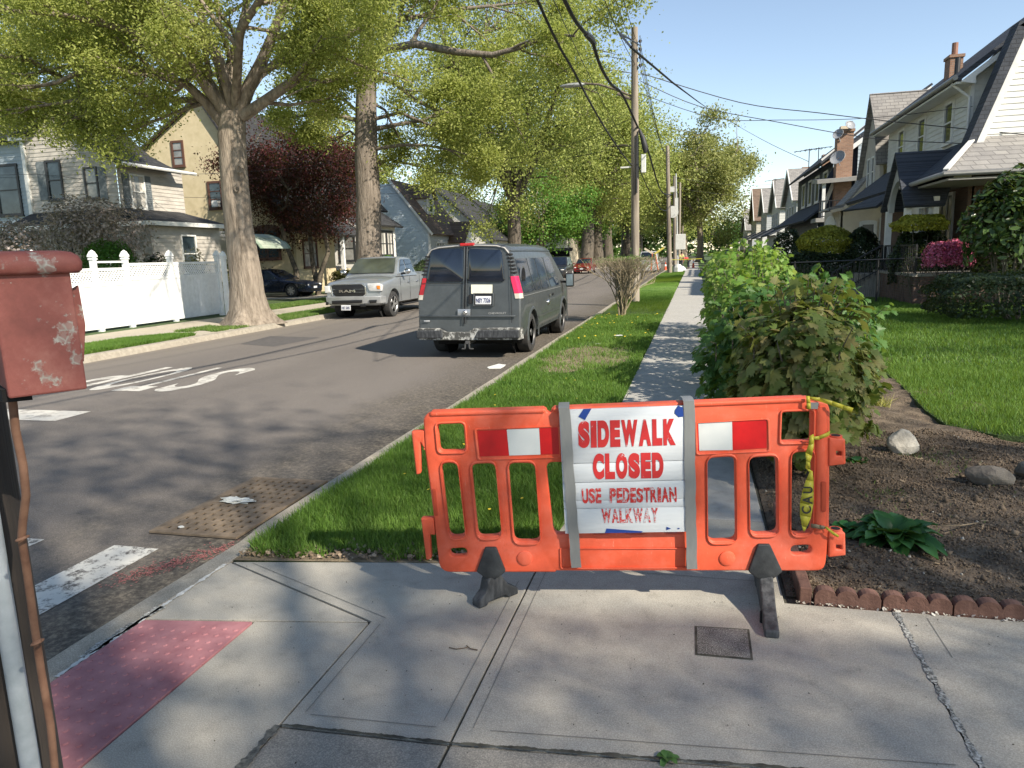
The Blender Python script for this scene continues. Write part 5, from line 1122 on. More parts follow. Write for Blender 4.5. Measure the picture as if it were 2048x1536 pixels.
cable([(-1.84, 25.7, 7.3), Y(1400, 213, 26.5), Y(1560, 245, 26.3), Y(1740, 276, 26), Y(1900, 286, 25), Y(2150, 296, 24.7)], .012, 'lower long service wire running right across the white house')
cable([(-1.84, 25.7, 6.9), Y(1430, 236, 26.5), Y(1560, 240, 26.3), Y(1740, 236, 26), Y(1945, 213, 25.6)], .010, 'faint wire rising to the corner of the white house')
cable([(-1.9, 61, 7.6), X(1560, 367, 9)], .012, 'low wire in the distance crossing to the far grey roofs', sag=.4)
cable([(-1.9, 61, 6.8), X(1600, 388, 9)], .010, 'lower distant wire crossing to the far grey roofs', sag=.4)
cable([(-2.0, 25.8, 7.9), Y(1180, 115, 25.9), Y(1060, 180, 26.5), Y(860, 262, 28), Y(640, 330, 30), Y(320, 352, 26)], .009, 'thin wire from the tall pole across the oaks to the shingled house')
cable([(-2.0, 25.8, 6.2), Y(1120, 295, 27), Y(900, 340, 29), Y(700, 385, 32), Y(480, 398, 35.5)], .009, 'thin wire from the tall pole past the grey trunk to the yellow house')
cable([(-2.0, 25.8, 5.3), Y(1100, 325, 29), Y(820, 385, 34), Y(620, 380, 35.8)], .008, 'faint wire across the purple maple to the yellow house')
cable([Y(-40, 352, 25), Y(120, 352, 24.4), Y(330, 392, 28), Y(480, 394, 35.5)], .009, 'thin wire crossing before the shingled house front')
# ================================================================== HOUSES
def sidingmat(name, c, c2=None, rough=.55): return pm(name, c, c2 or tuple(x*.84 for x in c), 1.6, 7, rough, bs=.12, bd=.003, bscale=25, stretch=(1, 1, 2.5))
WSID = sidingmat('white_siding', (.66, .66, .62)); GSID = sidingmat('weathered_shake_siding', (.50, .465, .41), (.34, .315, .28)); BSID = sidingmat('blue_grey_siding', (.46, .54, .60), (.56, .63, .67)); LSID = sidingmat('pale_blue_siding', (.36, .42, .46)); NAVY = sidingmat('navy_siding', (.018, .030, .055))
SLATE = brickmat('dark_shingles', (.035, .042, .055), (.06, .066, .08), (.018, .02, .025), .26, .115, 'x', .8)
SLATEY = brickmat('dark_shingles_end', (.035, .042, .055), (.06, .066, .08), (.018, .02, .025), .26, .115, 'y', .8)
GREYSH = brickmat('grey_shingles', (.20, .19, .18), (.30, .285, .26), (.10, .095, .09), .34, .15, 'y', .8)
GREYSHX = brickmat('grey_shingles_side', (.20, .19, .18), (.30, .285, .26), (.10, .095, .09), .34, .15, 'x', .8)
BROWNSH = brickmat('brown_shingles', (.13, .085, .06), (.20, .14, .10), (.07, .05, .04), .34, .15, 'x', .8)
BLACKSH = brickmat('black_shingles', (.022, .022, .024), (.045, .045, .046), (.012, .012, .012), .3, .13, 'x', .8)
BRICK = brickmat('brown_brick', (.22, .115, .07), (.33, .19, .12), (.26, .22, .18), .21, .075, 's', .5)
BRICKD = brickmat('dark_brick', (.10, .055, .04), (.16, .095, .07), (.12, .10, .08), .21, .075, 's', .5)
YST = pm('yellow_stucco', (.46, .385, .235), (.55, .465, .30), 2.2, 8, .9, bs=.35, bd=.01, bscale=35)
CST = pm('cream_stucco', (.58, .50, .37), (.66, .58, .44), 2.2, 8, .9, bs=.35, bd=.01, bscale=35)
WST = pm('white_stucco', (.60, .58, .53), (.70, .68, .62), 2.2, 8, .9, bs=.3, bd=.01, bscale=35)
WTRIM = plain('white_trim', (.72, .72, .69), .45); BTRIM = plain('brown_trim', (.10, .045, .03), .6); DTRIM = plain('dark_trim', (.03, .032, .035), .5); GUT = plain('grey_gutter', (.30, .29, .27), .5)
GLASS = glass('window_glass'); GLASSL = glass('curtained_glass', (.14, .14, .13), .12); CURT = plain('curtain', (.55, .52, .47), .9); IRON = plain('black_iron', (.015, .015, .016), .5)
WF = {'-y': lambda c: (lambda s, z, o=0: (s, c-o, z)), '+x': lambda c: (lambda s, z, o=0: (c+o, s, z)), '-x': lambda c: (lambda s, z, o=0: (c-o, s, z))}
def clap(parent, fn, poly, m, step=.13, name='wall', lap=.018):
    mb = MB(); n = len(poly)
    def xr(z):
        xs = []
        for i in range(n):
            (a, za), (b_, zb) = poly[i], poly[(i+1) % n]
            if (za <= z <= zb or zb <= z <= za):
                if abs(za-zb) < 1e-9: xs += [a, b_]
                else: xs.append(a+(b_-a)*(z-za)/(zb-za))
        return (min(xs), max(xs)) if xs else None
    z0 = min(p[1] for p in poly); z1 = max(p[1] for p in poly); z = z0
    while z < z1-1e-6:
        zn = min(z1, z+step); a = xr(z+1e-5); b_ = xr(zn-1e-5); z_ = z
        if a and b_:
            mb.poly([fn(a[0], z, lap), fn(a[1], z, lap), fn(b_[1], zn, .0), fn(b_[0], zn, .0)]); mb.poly([fn(a[0], z, 0), fn(a[1], z, 0), fn(a[1], z, lap), fn(a[0], z, lap)])
        z = zn
    return mb.build(name, m, parent, world=True)
def flat(parent, fn, poly, m, name='wall', th=.15):
    mb = MB(); f = [Vector(fn(s, z, 0)) for s, z in poly]; bk = Vector(fn(0, 0, -th))-Vector(fn(0, 0, 0)); return mb.prism(f, bk).build(name, m, parent, world=True)
def obx(mb, fn, s0, s1, z0, z1, o0, o1):
    P_ = [fn(s0, z0, o0), fn(s1, z0, o0), fn(s1, z1, o0), fn(s0, z1, o0), fn(s0, z0, o1), fn(s1, z0, o1), fn(s1, z1, o1), fn(s0, z1, o1)]
    mb.add(P_, [[0, 1, 2, 3], [7, 6, 5, 4], [0, 4, 5, 1], [1, 5, 6, 2], [2, 6, 7, 3], [3, 7, 4, 0]])
def window(parent, fn, s0, s1, z0, z1, m=None, g=None, t=.07, nv=1, nh=2, shut=None, curtain=False, arch=False, off=.03):
    m = m or WTRIM; g = g or GLASS; mb = MB()
    for a in ((s0-t, s0, z0-t, z1+t), (s1, s1+t, z0-t, z1+t), (s0, s1, z1, z1+t), (s0, s1, z0-t, z0)): obx(mb, fn, *a, -.02, off+.035)
    obx(mb, fn, s0-t-.03, s1+t+.03, z0-t-.04, z0-t, -.02, off+.07)
    for i in range(1, nv): x = s0+(s1-s0)*i/nv; obx(mb, fn, x-.02, x+.02, z0, z1, -.01, off+.022)
    for i in range(1, nh): z = z0+(z1-z0)*i/nh; obx(mb, fn, s0, s1, z-.022, z+.022, -.01, off+.026)
    if arch:
        k = 9; c = (s0+s1)/2; w2 = (s1-s0)/2; pts = [fn(c-(w2+t)*math.cos(math.pi*i/k), z1+t*.9+(w2*.30)*math.sin(math.pi*i/k), off+.02) for i in range(k+1)]
        mb.prism(pts, Vector(fn(0, 0, 0))-Vector(fn(0, 0, .05)))
    w = mb.build('window', m, parent, world=True)
    MB().poly([fn(s0, z0, off-.012), fn(s1, z0, off-.012), fn(s1, z1, off-.012), fn(s0, z1, off-.012)]).build('pane', g, w, world=True)
    if curtain:
        cu = MB()
        for a, b_ in ((s0, s0+(s1-s0)*.3), (s1-(s1-s0)*.3, s1)): cu.poly([fn(a, z0+.02, off-.006), fn(b_, z0+.02, off-.006), fn(b_, z1-.02, off-.006), fn(a, z1-.02, off-.006)])
        cu.build('curtain', CURT, w, world=True)
    if shut:
        for a, b_ in ((s0-t-.36, s0-t-.02), (s1+t+.02, s1+t+.36)):
            s_ = MB(); obx(s_, fn, a, b_, z0-.05, z1+.05, 0, .045)
            for q_ in range(int((z1-z0)/.09)): zz = z0+.02+.09*q_; obx(s_, fn, a+.04, b_-.04, zz, zz+.04, .04, .06)
            s_.build('shutter', shut, parent, world=True)
    return w
def slabroof(parent, pts, m, th=.12, name='roof', trim=None):
    pts = [Vector(p) for p in pts]; nn = (pts[1]-pts[0]).cross(pts[2]-pts[0]).normalized()
    if nn.z < 0: nn = -nn
    return MB().prism([p for p in pts], -nn*th).build(name, m, parent, world=True)
def bars(parent, name, segs, w_, h_, m, one=False):
    if one: mb = MB(); [mb.bar(a, b_, w_, h_) for a, b_ in segs]; return mb.build(name, m, parent, world=True)
    for a, b_ in segs: o = MB().bar(a, b_, w_, h_).build(name, m, parent, world=True)
    return o
def railing(parent, a, b_, h, n, m=IRON, name='railing'):
    a, b_ = Vector(a), Vector(b_); mb = MB(); mb.bar(a+Vector((0, 0, h)), b_+Vector((0, 0, h)), .045); mb.bar(a+Vector((0, 0, .1)), b_+Vector((0, 0, .1)), .03)
    for i in range(n+1): p = a.lerp(b_, i/n); mb.bar(p, p+Vector((0, 0, h)), .05 if i in (0, n) else .022)
    return mb.build(name, m, parent, world=True)
# ---------------- right 1: white Dutch colonial
H1 = thing('house', 'white clapboard house with dark gambrel roof nearest on the right', 'house', (9, 28, 0), 0, 'houses on the right side of the street')
fy = WF['-y'](24.9); clap(H1, fy, [(7.72, 4.15), (8.98, 7.6), (12.4, 9.6), (15.8, 7.6), (17.0, 4.15)], WSID, .165)
flat(H1, WF['-y'](24.98), [(8.0, .0), (17, .0), (17, 4.3), (8.0, 4.3)], BRICKD)
window(H1, fy, 9.75, 10.7, 4.95, 6.6, nv=1); window(H1, fy, 13.6, 14.5, 4.95, 6.6)
lo = MB(); lo.prism([(7.42, 24.35, 4.05), (7.66, 24.35, 4.08), (8.92, 24.35, 7.62), (8.66, 24.35, 7.72)], (0, .62, 0)); lo.build('rake_edge', SLATEY, H1, world=True)
MB().prism([(7.60, 24.40, 4.0), (7.84, 24.40, 4.05), (9.08, 24.40, 7.50), (8.86, 24.40, 7.60)], (0, .45, 0)).build('rake_trim', WTRIM, H1, world=True)
MB().prism([(8.66, 24.35, 7.60), (8.92, 24.35, 7.50), (12.4, 24.35, 9.75), (12.4, 24.35, 9.95)], (0, .3, 0)).build('upper_rake', SLATEY, H1, world=True)
slabroof(H1, [(12.4, 24.4, 9.95), (16, 24.4, 7.7), (16, 37, 7.7), (12.4, 37, 9.95)], SLATE); slabroof(H1, [(16, 24.4, 7.7), (17.2, 24.4, 4.2), (17.2, 37, 4.2), (16, 37, 7.7)], SLATE)
fx = WF['-x'](8.0); clap(H1, fx, [(25.65, 4.4), (35.4, 4.4), (35.4, 6.55), (25.65, 6.55)], WSID, .165)
clap(H1, WF['-y'](25.65), [(8.0, 4.7), (8.25, 4.7), (9.15, 7.75), (8.9, 7.35), (8.0, 6.6)], WSID, .165, 'dormer_side')
clap(H1, WF['-y'](25.66), [(8.0, 4.5), (9.6, 4.5), (9.6, 8.1), (9.3, 8.05), (8.0, 6.6)], WSID, .165, 'dormer_side')
for s in ((27.15, 27.9), (30.1, 30.85), (32.85, 33.6)): window(H1, fx, *s, 4.98, 6.15, nh=2, t=.09)
slabroof(H1, [(7.42, 25.25, 6.52), (12.4, 25.25, 10.35), (12.4, 35.9, 10.35), (7.42, 35.9, 6.52)], SLATE, .14)
MB().prism([(7.55, 25.22, 6.40), (12.4, 25.22, 10.16), (12.4, 25.22, 9.98), (7.95, 25.22, 6.53), (7.95, 25.22, 6.32)], (0, .05, 0)).build('fascia', WTRIM, H1, world=True)
MB().box(7.45, 8.0, 25.3, 35.8, 6.36, 6.42).build('soffit', WTRIM, H1, world=True)
MB().tube([(7.40, 25.2, 6.52), (7.40, 36, 6.5)], .075, 8).build('gutter', GUT, H1, world=True, smooth=60)
MB().tube([(7.42, 25.6, 6.42), (7.75, 25.6, 6.15), (7.93, 25.58, 6.0), (7.93, 25.58, 4.7)], .045, 8).build('downspout', WTRIM, H1, world=True, smooth=60)
MB().box(7.955, 8.06, 25.6, 25.75, 4.6, 6.5).build('corner_board', WTRIM, H1, world=True)
# wrap-around skirt roof
slabroof(H1, [(6.45, 22.2, 3.58), (8.0, 24.9, 4.78), (8.0, 29, 4.78), (6.45, 29, 3.58)], SLATE)
slabroof(H1, [(6.45, 29, 3.58), (8.0, 29, 4.78), (8.0, 35.7, 4.78), (6.45, 35.7, 3.58)], SLATE)
slabroof(H1, [(6.45, 22.2, 3.58), (17, 22.2, 3.58), (17, 24.95, 4.72), (8.0, 24.95, 4.78)], GREYSH)
bars(H1, 'hip_flashing', [((6.45, 22.2, 3.64), (8.0, 24.9, 4.84))], .14, .04, WTRIM)
MB().tube([(6.38, 25.2, 3.5), (6.38, 22.12, 3.52), (17, 22.12, 3.52)], .07, 8).build('gutter', GUT, H1, world=True, smooth=60)
MB().tube([(6.38, 25.2, 3.5), (6.38, 26.3, 3.5)], .07, 8).build('gutter', GUT, H1, world=True, smooth=60)
MB().box(6.55, 17, 22.3, 24.9, 3.36, 3.42).box(6.55, 8.0, 24.9, 35.5, 3.36, 3.42).build('soffit', plain('soffit_grey', (.30, .29, .27)), H1, world=True)
flat(H1, WF['-x'](7.9), [(24.98, .0), (35.5, 0), (35.5, 3.4), (24.98, 3.4)], BRICKD)
window(H1, WF['-x'](7.9), 26.2, 27.8, 1.75, 3.2, nv=3, nh=1, g=GLASSL, t=.1)
window(H1, WF['-x'](7.9), 30.0, 31.6, 1.4, 3.2, nv=2, nh=1, g=GLASSL, t=.1)
for x, y in ((10.5, 22.5), (13, 22.5)): MB().box(x-.09, x+.09, y-.09, y+.09, .8, 3.4).build('porch_post', DTRIM, H1, world=True)
# arched entry gable
eg = MB(); arc = [(s, z) for s, z in ((24.85, 3.0), (26.1, 4.42), (27.35, 3.0), (27.05, 2.95))]+[(26.1+.95*math.cos(a), 2.75+.95*math.sin(a)) for a in [math.pi*i/10 for i in range(11)]]+[(25.1, 2.75)]
eg.prism([(6.25, s, z) for s, z in [(24.85, 3.0), (25.0, 2.75)]+[(26.1-.95*math.cos(math.pi*i/10), 2.75+.95*math.sin(math.pi*i/10)) for i in range(11)]+[(27.2, 2.75), (27.35, 3.0), (26.1, 4.42)]], (.15, 0, 0)); eg.build('entry_arch', pm('entry_grey', (.36, .37, .36), (.44, .45, .43), 3), H1, world=True)
slabroof(H1, [(6.1, 24.6, 2.85), (6.1, 26.1, 4.58), (8, 26.1, 4.58), (7.2, 24.6, 2.85)], SLATE, .09, 'entry_roof'); slabroof(H1, [(6.1, 27.6, 2.85), (6.1, 26.1, 4.58), (8, 26.1, 4.58), (7.2, 27.6, 2.85)], SLATE, .09, 'entry_roof')
slabroof(H1, [(5.95, 27.6, 3.02), (6.5, 27.6, 3.5), (6.5, 31.5, 3.5), (5.6, 31.5, 3.1)], SLATE, .08, 'flared_eave')
for y in (24.9, 27.15): MB().box(6.2, 6.38, y, y+.18, .85, 2.8).build('entry_column', WTRIM, H1, world=True)
window(H1, WF['-x'](6.9), 24.9, 25.9, 1.3, 2.8, nv=2, nh=3, g=GLASSL)
flat(H1, WF['-x'](6.92), [(24.7, .8), (27.5, .8), (27.5, 3.1), (24.7, 3.1)], WST, 'entry_wall')
MB().box(5.9, 8, 22.4, 36, -.05, .82).build('porch_base', BRICKD, H1, world=True)
MB().box(5.85, 8, 22.35, 36, .82, .90).build('porch_slab', CON_OLD, H1, world=True)
MB().box(4.5, 5.9, 26.2, 28.2, -.05, .3).box(4.9, 5.9, 26.2, 28.2, .3, .55).box(5.3, 5.9, 26.2, 28.2, .55, .8).build('steps', CON_OLD, H1, world=True)
railing(H1, (5.95, 22.5, .88), (5.95, 26.0, .88), .8, 18); railing(H1, (4.4, 26.1, .0), (5.9, 26.1, .86), .85, 9)
# chimney and vent on the roof
MB().box(8.72, 9.14, 30.4, 31.0, 6.8, 8.2).box(8.68, 9.18, 30.36, 31.04, 8.2, 8.3).build('chimney', BRICK, H1, world=True)
MB().tube([(8.93, 30.7, 8.28), (8.93, 30.7, 8.75)], .10, 10).build('chimney_pot', pm('clay', (.30, .15, .10)), H1, world=True)
MB().tube([(8.52, 28.9, 7.2), (8.52, 28.9, 7.85)], .085, 10).build('vent_pipe', DTRIM, H1, world=True)
# ---------------- right 2: cream stucco house with swept gable
H2 = thing('house', 'cream stucco house with swept grey roof beside the white house', 'house', (8.5, 41, 0), 0, 'houses on the right side of the street')
sw = [(6.2, 3.50), (6.79, 3.62), (7.15, 4.0), (7.66, 4.66), (8.12, 5.44), (8.9, 7.1), (9.4, 8.2)]
flat(H2, WF['-y'](38.5), [(6.75, 0), (13, 0), (13, 4.6), (9.4, 7.9), (8.9, 7.0), (8.12, 5.34), (7.66, 4.56), (7.15, 3.9), (6.79, 3.5)], CST)
rb = MB(); top = [Vector((x, 38.15, z+.06)) for x, z in sw]; bot = [Vector((x+.05, 38.15, z-.08)) for x, z in sw]
rb.rings([[a, a+Vector((0, 2.4, 0)), b_+Vector((0, 2.4, 0)), b_] for a, b_ in zip(top, bot)]); rb.build('swept_roof', GREYSHX, H2, world=True)
bars(H2, 'rake_trim', [(bot[i]-Vector((0, .02, .06)), bot[i+1]-Vector((0, .02, .06))) for i in range(len(bot)-1)], .12, .14, CST, True)
MB().tube([(6.15, 38.2, 3.45), (6.15, 40.5, 3.45)], .06, 8).build('gutter', GUT, H2, world=True)
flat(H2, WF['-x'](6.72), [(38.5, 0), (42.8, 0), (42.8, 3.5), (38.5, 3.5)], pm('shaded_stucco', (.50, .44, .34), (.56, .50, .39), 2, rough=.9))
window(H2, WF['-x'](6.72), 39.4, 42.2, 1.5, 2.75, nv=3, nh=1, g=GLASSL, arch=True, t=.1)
window(H2, WF['-y'](38.5), 7.75, 8.25, 1.5, 2.7, nv=1, nh=3, g=GLASSL, t=.14, arch=True)
dr = MB(); obx(dr, WF['-y'](38.5), 8.5, 9.3, .9, 3.0, 0, .06); d_ = dr.build('door', WTRIM, H2, world=True)
window(H2, WF['-y'](38.44), 8.65, 9.15, 1.3, 2.8, nv=2, nh=4, g=GLASSL, t=.04, off=.02)
# tall front gable facing the street
flat(H2, WF['-y'](38.9), [(8.3, 3.5), (13, 3.5), (13, 7.0), (8.5, 6.4)], GREYSH, 'back_wall')
flat(H2, WF['-x'](7.8), [(35.7, 4.0), (39.5, 4.0), (39.25, 5.1), (38.5, 6.4), (37.4, 8.25), (36.5, 6.9), (35.9, 5.4)], pm('tudor_grey', (.42, .38, .31), (.50, .46, .38), 2, rough=.9), 'street_gable')
window(H2, WF['-x'](7.8), 36.75, 37.2, 4.4, 5.6, nv=1, nh=2); window(H2, WF['-x'](7.8), 37.6, 38.05, 4.4, 5.6, nv=1, nh=2)
slabroof(H2, [(7.55, 37.4, 8.45), (15, 37.4, 8.45), (15, 36.3, 6.9), (7.6, 36.3, 6.9)], GREYSH, .1); slabroof(H2, [(7.6, 36.3, 6.9), (15, 36.3, 6.9), (15, 35.5, 5.2), (7.6, 35.6, 5.2)], GREYSH, .1)
slabroof(H2, [(7.55, 37.4, 8.45), (15, 37.4, 8.45), (15, 39.6, 4.9), (7.6, 39.6, 4.9)], GREYSH, .1)
# ---------------- right 3: navy house with brick chimney
H3 = thing('house', 'navy blue house with brick chimney and white balcony posts on the right', 'house', (10, 52, 0), 0, 'houses on the right side of the street')
clap(H3, WF['-y'](46.8), [(7.0, 0), (14, 0), (14, 6.0), (10.4, 8.9), (8.3, 7.2), (7.0, 5.0)], NAVY, .2); clap(H3, WF['-x'](7.0), [(46.8, 0), (58, 0), (58, 3.4), (46.8, 3.4)], NAVY, .2)
clap(H3, WF['-x'](8.0), [(48.5, 3.4), (64, 3.4), (64, 6.9), (48.5, 6.9)], NAVY, .2)
clap(H3, WF['-y'](46.3), [(8.9, 4.7), (14, 4.7), (14, 8.6), (12.4, 9.9), (8.9, 7.35)], LSID, .2, 'pale_gable')
window(H3, WF['-y'](46.3), 10.2, 10.9, 5.4, 6.8)
bars(H3, 'white_rake', [((8.4, 46.15, 7.15), (12.4, 46.15, 10.15))], .1, .32, WTRIM)
slabroof(H3, [(8.35, 46.1, 7.35), (12.4, 46.1, 10.35), (12.4, 64, 10.35), (8.35, 64, 7.35)], SLATE)
ch = MB(); ch.box(7.72, 8.56, 45.9, 46.75, 3.0, 8.05); ch.box(7.66, 8.62, 45.84, 46.8, 8.05, 8.2); ch.build('chimney', BRICK, H3, world=True)
MB().box(7.9, 8.35, 46.1, 46.6, 8.2, 8.4).build('chimney_cap', CST, H3, world=True)
def dish(c, d, r_, parent):
    d = Vector(d).normalized(); u = d.orthogonal().normalized(); v = d.cross(u); c = Vector(c)
    mb = MB().rings([[c+d*(.14*(q_*q_))*r_*2+(u*math.cos(a)+v*math.sin(a))*r_*q_ for a in [i*.39 for i in range(16)]] for q_ in (.1, .4, .7, 1.0)], cap=False)
    mb.tube([c, c-d*.25+Vector((0, 0, -.25))], .03, 6); mb.tube([c-v*r_*.9, c+d*r_*1.3], .015, 5); o = mb.build('satellite_dish', plain('dish_grey', (.28, .29, .30), .5), parent, world=True); md = o.modifiers.new('s', 'SOLIDIFY'); md.thickness = .02
dish((7.72, 45.7, 7.9), (-.6, -.8, .5), .30, H3); dish((8.3, 45.75, 8.35), (.3, -.8, .5), .28, H3); dish((7.75, 45.6, 6.6), (-.5, -.7, .45), .42, H3)
slabroof(H3, [(6.6, 44.9, 5.42), (9.7, 44.9, 5.55), (9.7, 46.9, 5.75), (6.6, 46.9, 5.6)], GUT, .22, 'balcony_roof')
bars(H3, 'balcony_post', [((7.0, 45.2, 3.3), (7.0, 45.2, 5.3)), ((8.7, 45.2, 3.3), (8.7, 45.2, 5.3))], .17, .17, WTRIM)
MB().box(6.6, 9.7, 44.9, 46.8, 3.1, 3.32).build('balcony_floor', GUT, H3, world=True); railing(H3, (6.8, 45.1, 3.32), (9.6, 45.1, 3.32), .95, 16)
clap(H3, WF['-y'](45.3), [(6.9, 0), (9.6, 0), (9.6, 3.1), (6.9, 3.1)], NAVY, .2)
slabroof(H3, [(6.2, 46.9, 3.3), (8.0, 48, 4.6), (8.0, 64, 4.6), (6.2, 64, 3.3)], SLATE)
for i in range(4): window(H3, WF['-x'](8.0), 50.3+3.2*i, 51.7+3.2*i, 4.8, 6.3, nv=1, nh=1, t=.14)
bars(H3, 'white_rake', [((7.3, 48.3, 6.8), (9.6, 48.3, 8.6)), ((7.2, 46.6, 3.9), (8.3, 46.6, 6.9)), ((8.3, 46.6, 6.9), (9.1, 46.6, 7.8))], .16, .2, WTRIM)
slabroof(H3, [(7.2, 48.2, 6.7), (9.6, 48.2, 8.7), (9.6, 64.5, 8.7), (7.2, 64.5, 6.7)], SLATE)
def antenna(c, h, label):
    a = thing('tv_antenna', label, 'antenna', tuple(c), 0, 'roof antennas'); mb = MB(); mb.tube([(0, 0, 0), (0, 0, h)], .03, 5); mb.bar((-1.0, 0, h*.9), (.9, 0, h), .04)
    for i in range(6): x = -.9+.34*i; mb.bar((x, -.45, h*.9+.02*i), (x, .45, h*.9+.02*i), .025)
    mb.build('mast', IRON, a)
antenna(Y(1617, 345, 56), 1.6, 'tv antenna on the navy house roof, tallest'); antenna(Y(1636, 335, 58), 1.4, 'tv antenna just right of the tallest one'); antenna(Y(1549, 400, 80), 2.1, 'tv antenna on the far pale grey roof')
# ---------------- further houses on the right
def row_house(name_lab, y0, y1, wall, roof, xe=8.6, eave=5.8, ridge=9.2, porch=None, front=True, endwall=None, gw=WTRIM, steep=2.4, cross=None):
    if cross:
        h = thing('house', name_lab, 'house', (11, (y0+y1)/2, 0), 0, 'houses on the right side of the street'); ym = (y0+y1)/2
        clap(h, WF['-x'](xe), [(y0, 0), (y1, 0), (y1, eave), (ym, ridge), (y0, eave)], wall, .25); clap(h, WF['-y'](y0), [(xe, 0), (xe+8, 0), (xe+8, eave), (xe, eave)], wall, .25)
        slabroof(h, [(xe-.35, y0-.35, eave-.2), (xe+8.3, y0-.35, eave-.2), (xe+8.3, ym, ridge+.15), (xe-.35, ym, ridge+.15)], cross); slabroof(h, [(xe-.35, y1+.35, eave-.2), (xe+8.3, y1+.35, eave-.2), (xe+8.3, ym, ridge+.15), (xe-.35, ym, ridge+.15)], cross)
        bars(h, 'rake_trim', [((xe-.4, y0-.35, eave-.3), (xe-.4, ym, ridge+.02)), ((xe-.4, y1+.35, eave-.3), (xe-.4, ym, ridge+.02))], .08, .3, gw)
        for s in (y0+1.6, ym-.5, y1-2.6): window(h, WF['-x'](xe), s, s+1, eave-2.0, eave-.6, nh=2, t=.12)
        window(h, WF['-y'](y0), xe+1.0, xe+1.9, eave-2.4, eave-1.0)
        slabroof(h, [(xe-2.2, y0-.2, 2.9), (xe, y0, 4.0), (xe, y1, 4.0), (xe-2.2, y1+.2, 2.9)], SLATE, name='porch_roof'); clap(h, WF['-y'](y0+.1), [(xe-1.6, 0), (xe, 0), (xe, 3.4), (xe-1.6, 2.9)], wall, .25, 'porch_wall'); clap(h, WF['-x'](xe-1.6), [(y0+.1, 0), (y1, 0), (y1, 2.9), (y0+.1, 2.9)], wall, .25, 'porch_wall')
        MB().box(xe+2.5, xe+3.3, ym-.4, ym+.5, ridge-1, ridge+1.2).build('chimney', BRICK, h, world=True); return h
    h = thing('house', name_lab, 'house', (11, (y0+y1)/2, 0), 0, 'houses on the right side of the street'); xm = xe+steep*1.7; ew = endwall or wall
    clap(h, WF['-y'](y0), [(xe, 0), (2*xm-xe, 0), (2*xm-xe, eave), (xm, ridge), (xe, eave)], ew, .25); clap(h, WF['-x'](xe), [(y0, 0), (y1, 0), (y1, eave), (y0, eave)], wall, .25)
    slabroof(h, [(xe-.4, y0-.3, eave-.15), (xm, y0-.3, ridge+.15), (xm, y1+.3, ridge+.15), (xe-.4, y1+.3, eave-.15)], roof); slabroof(h, [(2*xm-xe+.4, y0-.3, eave-.15), (xm, y0-.3, ridge+.15), (xm, y1+.3, ridge+.15), (2*xm-xe+.4, y1+.3, eave-.15)], roof)
    bars(h, 'rake_trim', [((xe-.4, y0-.34, eave-.25), (xm, y0-.34, ridge+.02))], .06, .25, gw)
    for i in range(3): s = y0+(y1-y0)*(i+.5)/3; window(h, WF['-x'](xe), s-.5, s+.5, eave-1.9, eave-.6, nh=2, t=.12)
    window(h, WF['-y'](y0), xm-.5, xm+.5, eave-1.2, eave+.3)
    if porch:
        slabroof(h, [(xe-2.2, y0-.6, 2.9), (xe, y0-.2, 4.1), (xe, y1, 4.1), (xe-2.2, y1+.3, 2.9)], porch); [MB().box(xe-2.1, xe-1.9, s, s+.2, 0, 2.9).build('porch_post', WTRIM, h, world=True) for s in (y0-.4, y0+(y1-y0)*.5, y1-.2)]
        clap(h, WF['-y'](y0+.1), [(xe-1.6, 0), (xe, 0), (xe, 3.3), (xe-1.6, 2.9)], wall, .25, 'porch_wall'); window(h, WF['-x'](xe-1.6), y0+1, y0+2.4, 1, 2.4, nv=2); clap(h, WF['-x'](xe-1.6), [(y0+.1, 0), (y1, 0), (y1, 2.9), (y0+.1, 2.9)], wall, .25, 'porch_wall')
        eg = MB().prism([(xe-2.9, y0+1.0, 2.6), (xe-2.9, y0+2.3, 4.0), (xe-2.9, y0+3.6, 2.6)], (.2, 0, 0)).build('entry_gable', gw, h, world=True)
        slabroof(h, [(xe-3.1, y0+.8, 2.5), (xe-3.1, y0+2.3, 4.2), (xe, y0+2.3, 4.2), (xe-1, y0+.8, 2.5)], porch, .1, 'entry_roof'); slabroof(h, [(xe-3.1, y0+3.8, 2.5), (xe-3.1, y0+2.3, 4.2), (xe, y0+2.3, 4.2), (xe-1, y0+3.8, 2.5)], porch, .1, 'entry_roof')
    MB().box(xm+.3, xm+1.1, y0+2, y0+3, ridge-1.5, ridge+1.1).build('chimney', BRICK, h, world=True); return h
PALE = sidingmat('pale_grey_siding', (.46, .48, .48)); CREAMS = sidingmat('cream_siding', (.55, .52, .44))
row_house('pale house with light grey shingled gable behind the navy one', 68, 76, PALE, GREYSHX, 8.4, 5.9, 8.6, cross=GREYSH)
row_house('white-trimmed grey house second beyond the navy one', 81, 89, WSID, GREYSHX, 8.4, 6.0, 8.9, cross=GREYSH)
row_house('grey-roofed house third beyond the navy one', 95, 103, PALE, GREYSHX, 8.4, 6.2, 9.0, cross=GREYSH)
row_house('far house with brown shingled front roof on the right', 109, 119, CREAMS, BROWNSH, 8.3, 5.8, 10.2, cross=brickmat('brown_shingles_end', (.13, .085, .06), (.20, .14, .10), (.07, .05, .04), .34, .15, 'y', .8))
row_house('farthest cream house with a low grey hip roof on the right', 128, 140, CREAMS, GREYSHX, 8.4, 5.0, 8.4, cross=GREYSH)
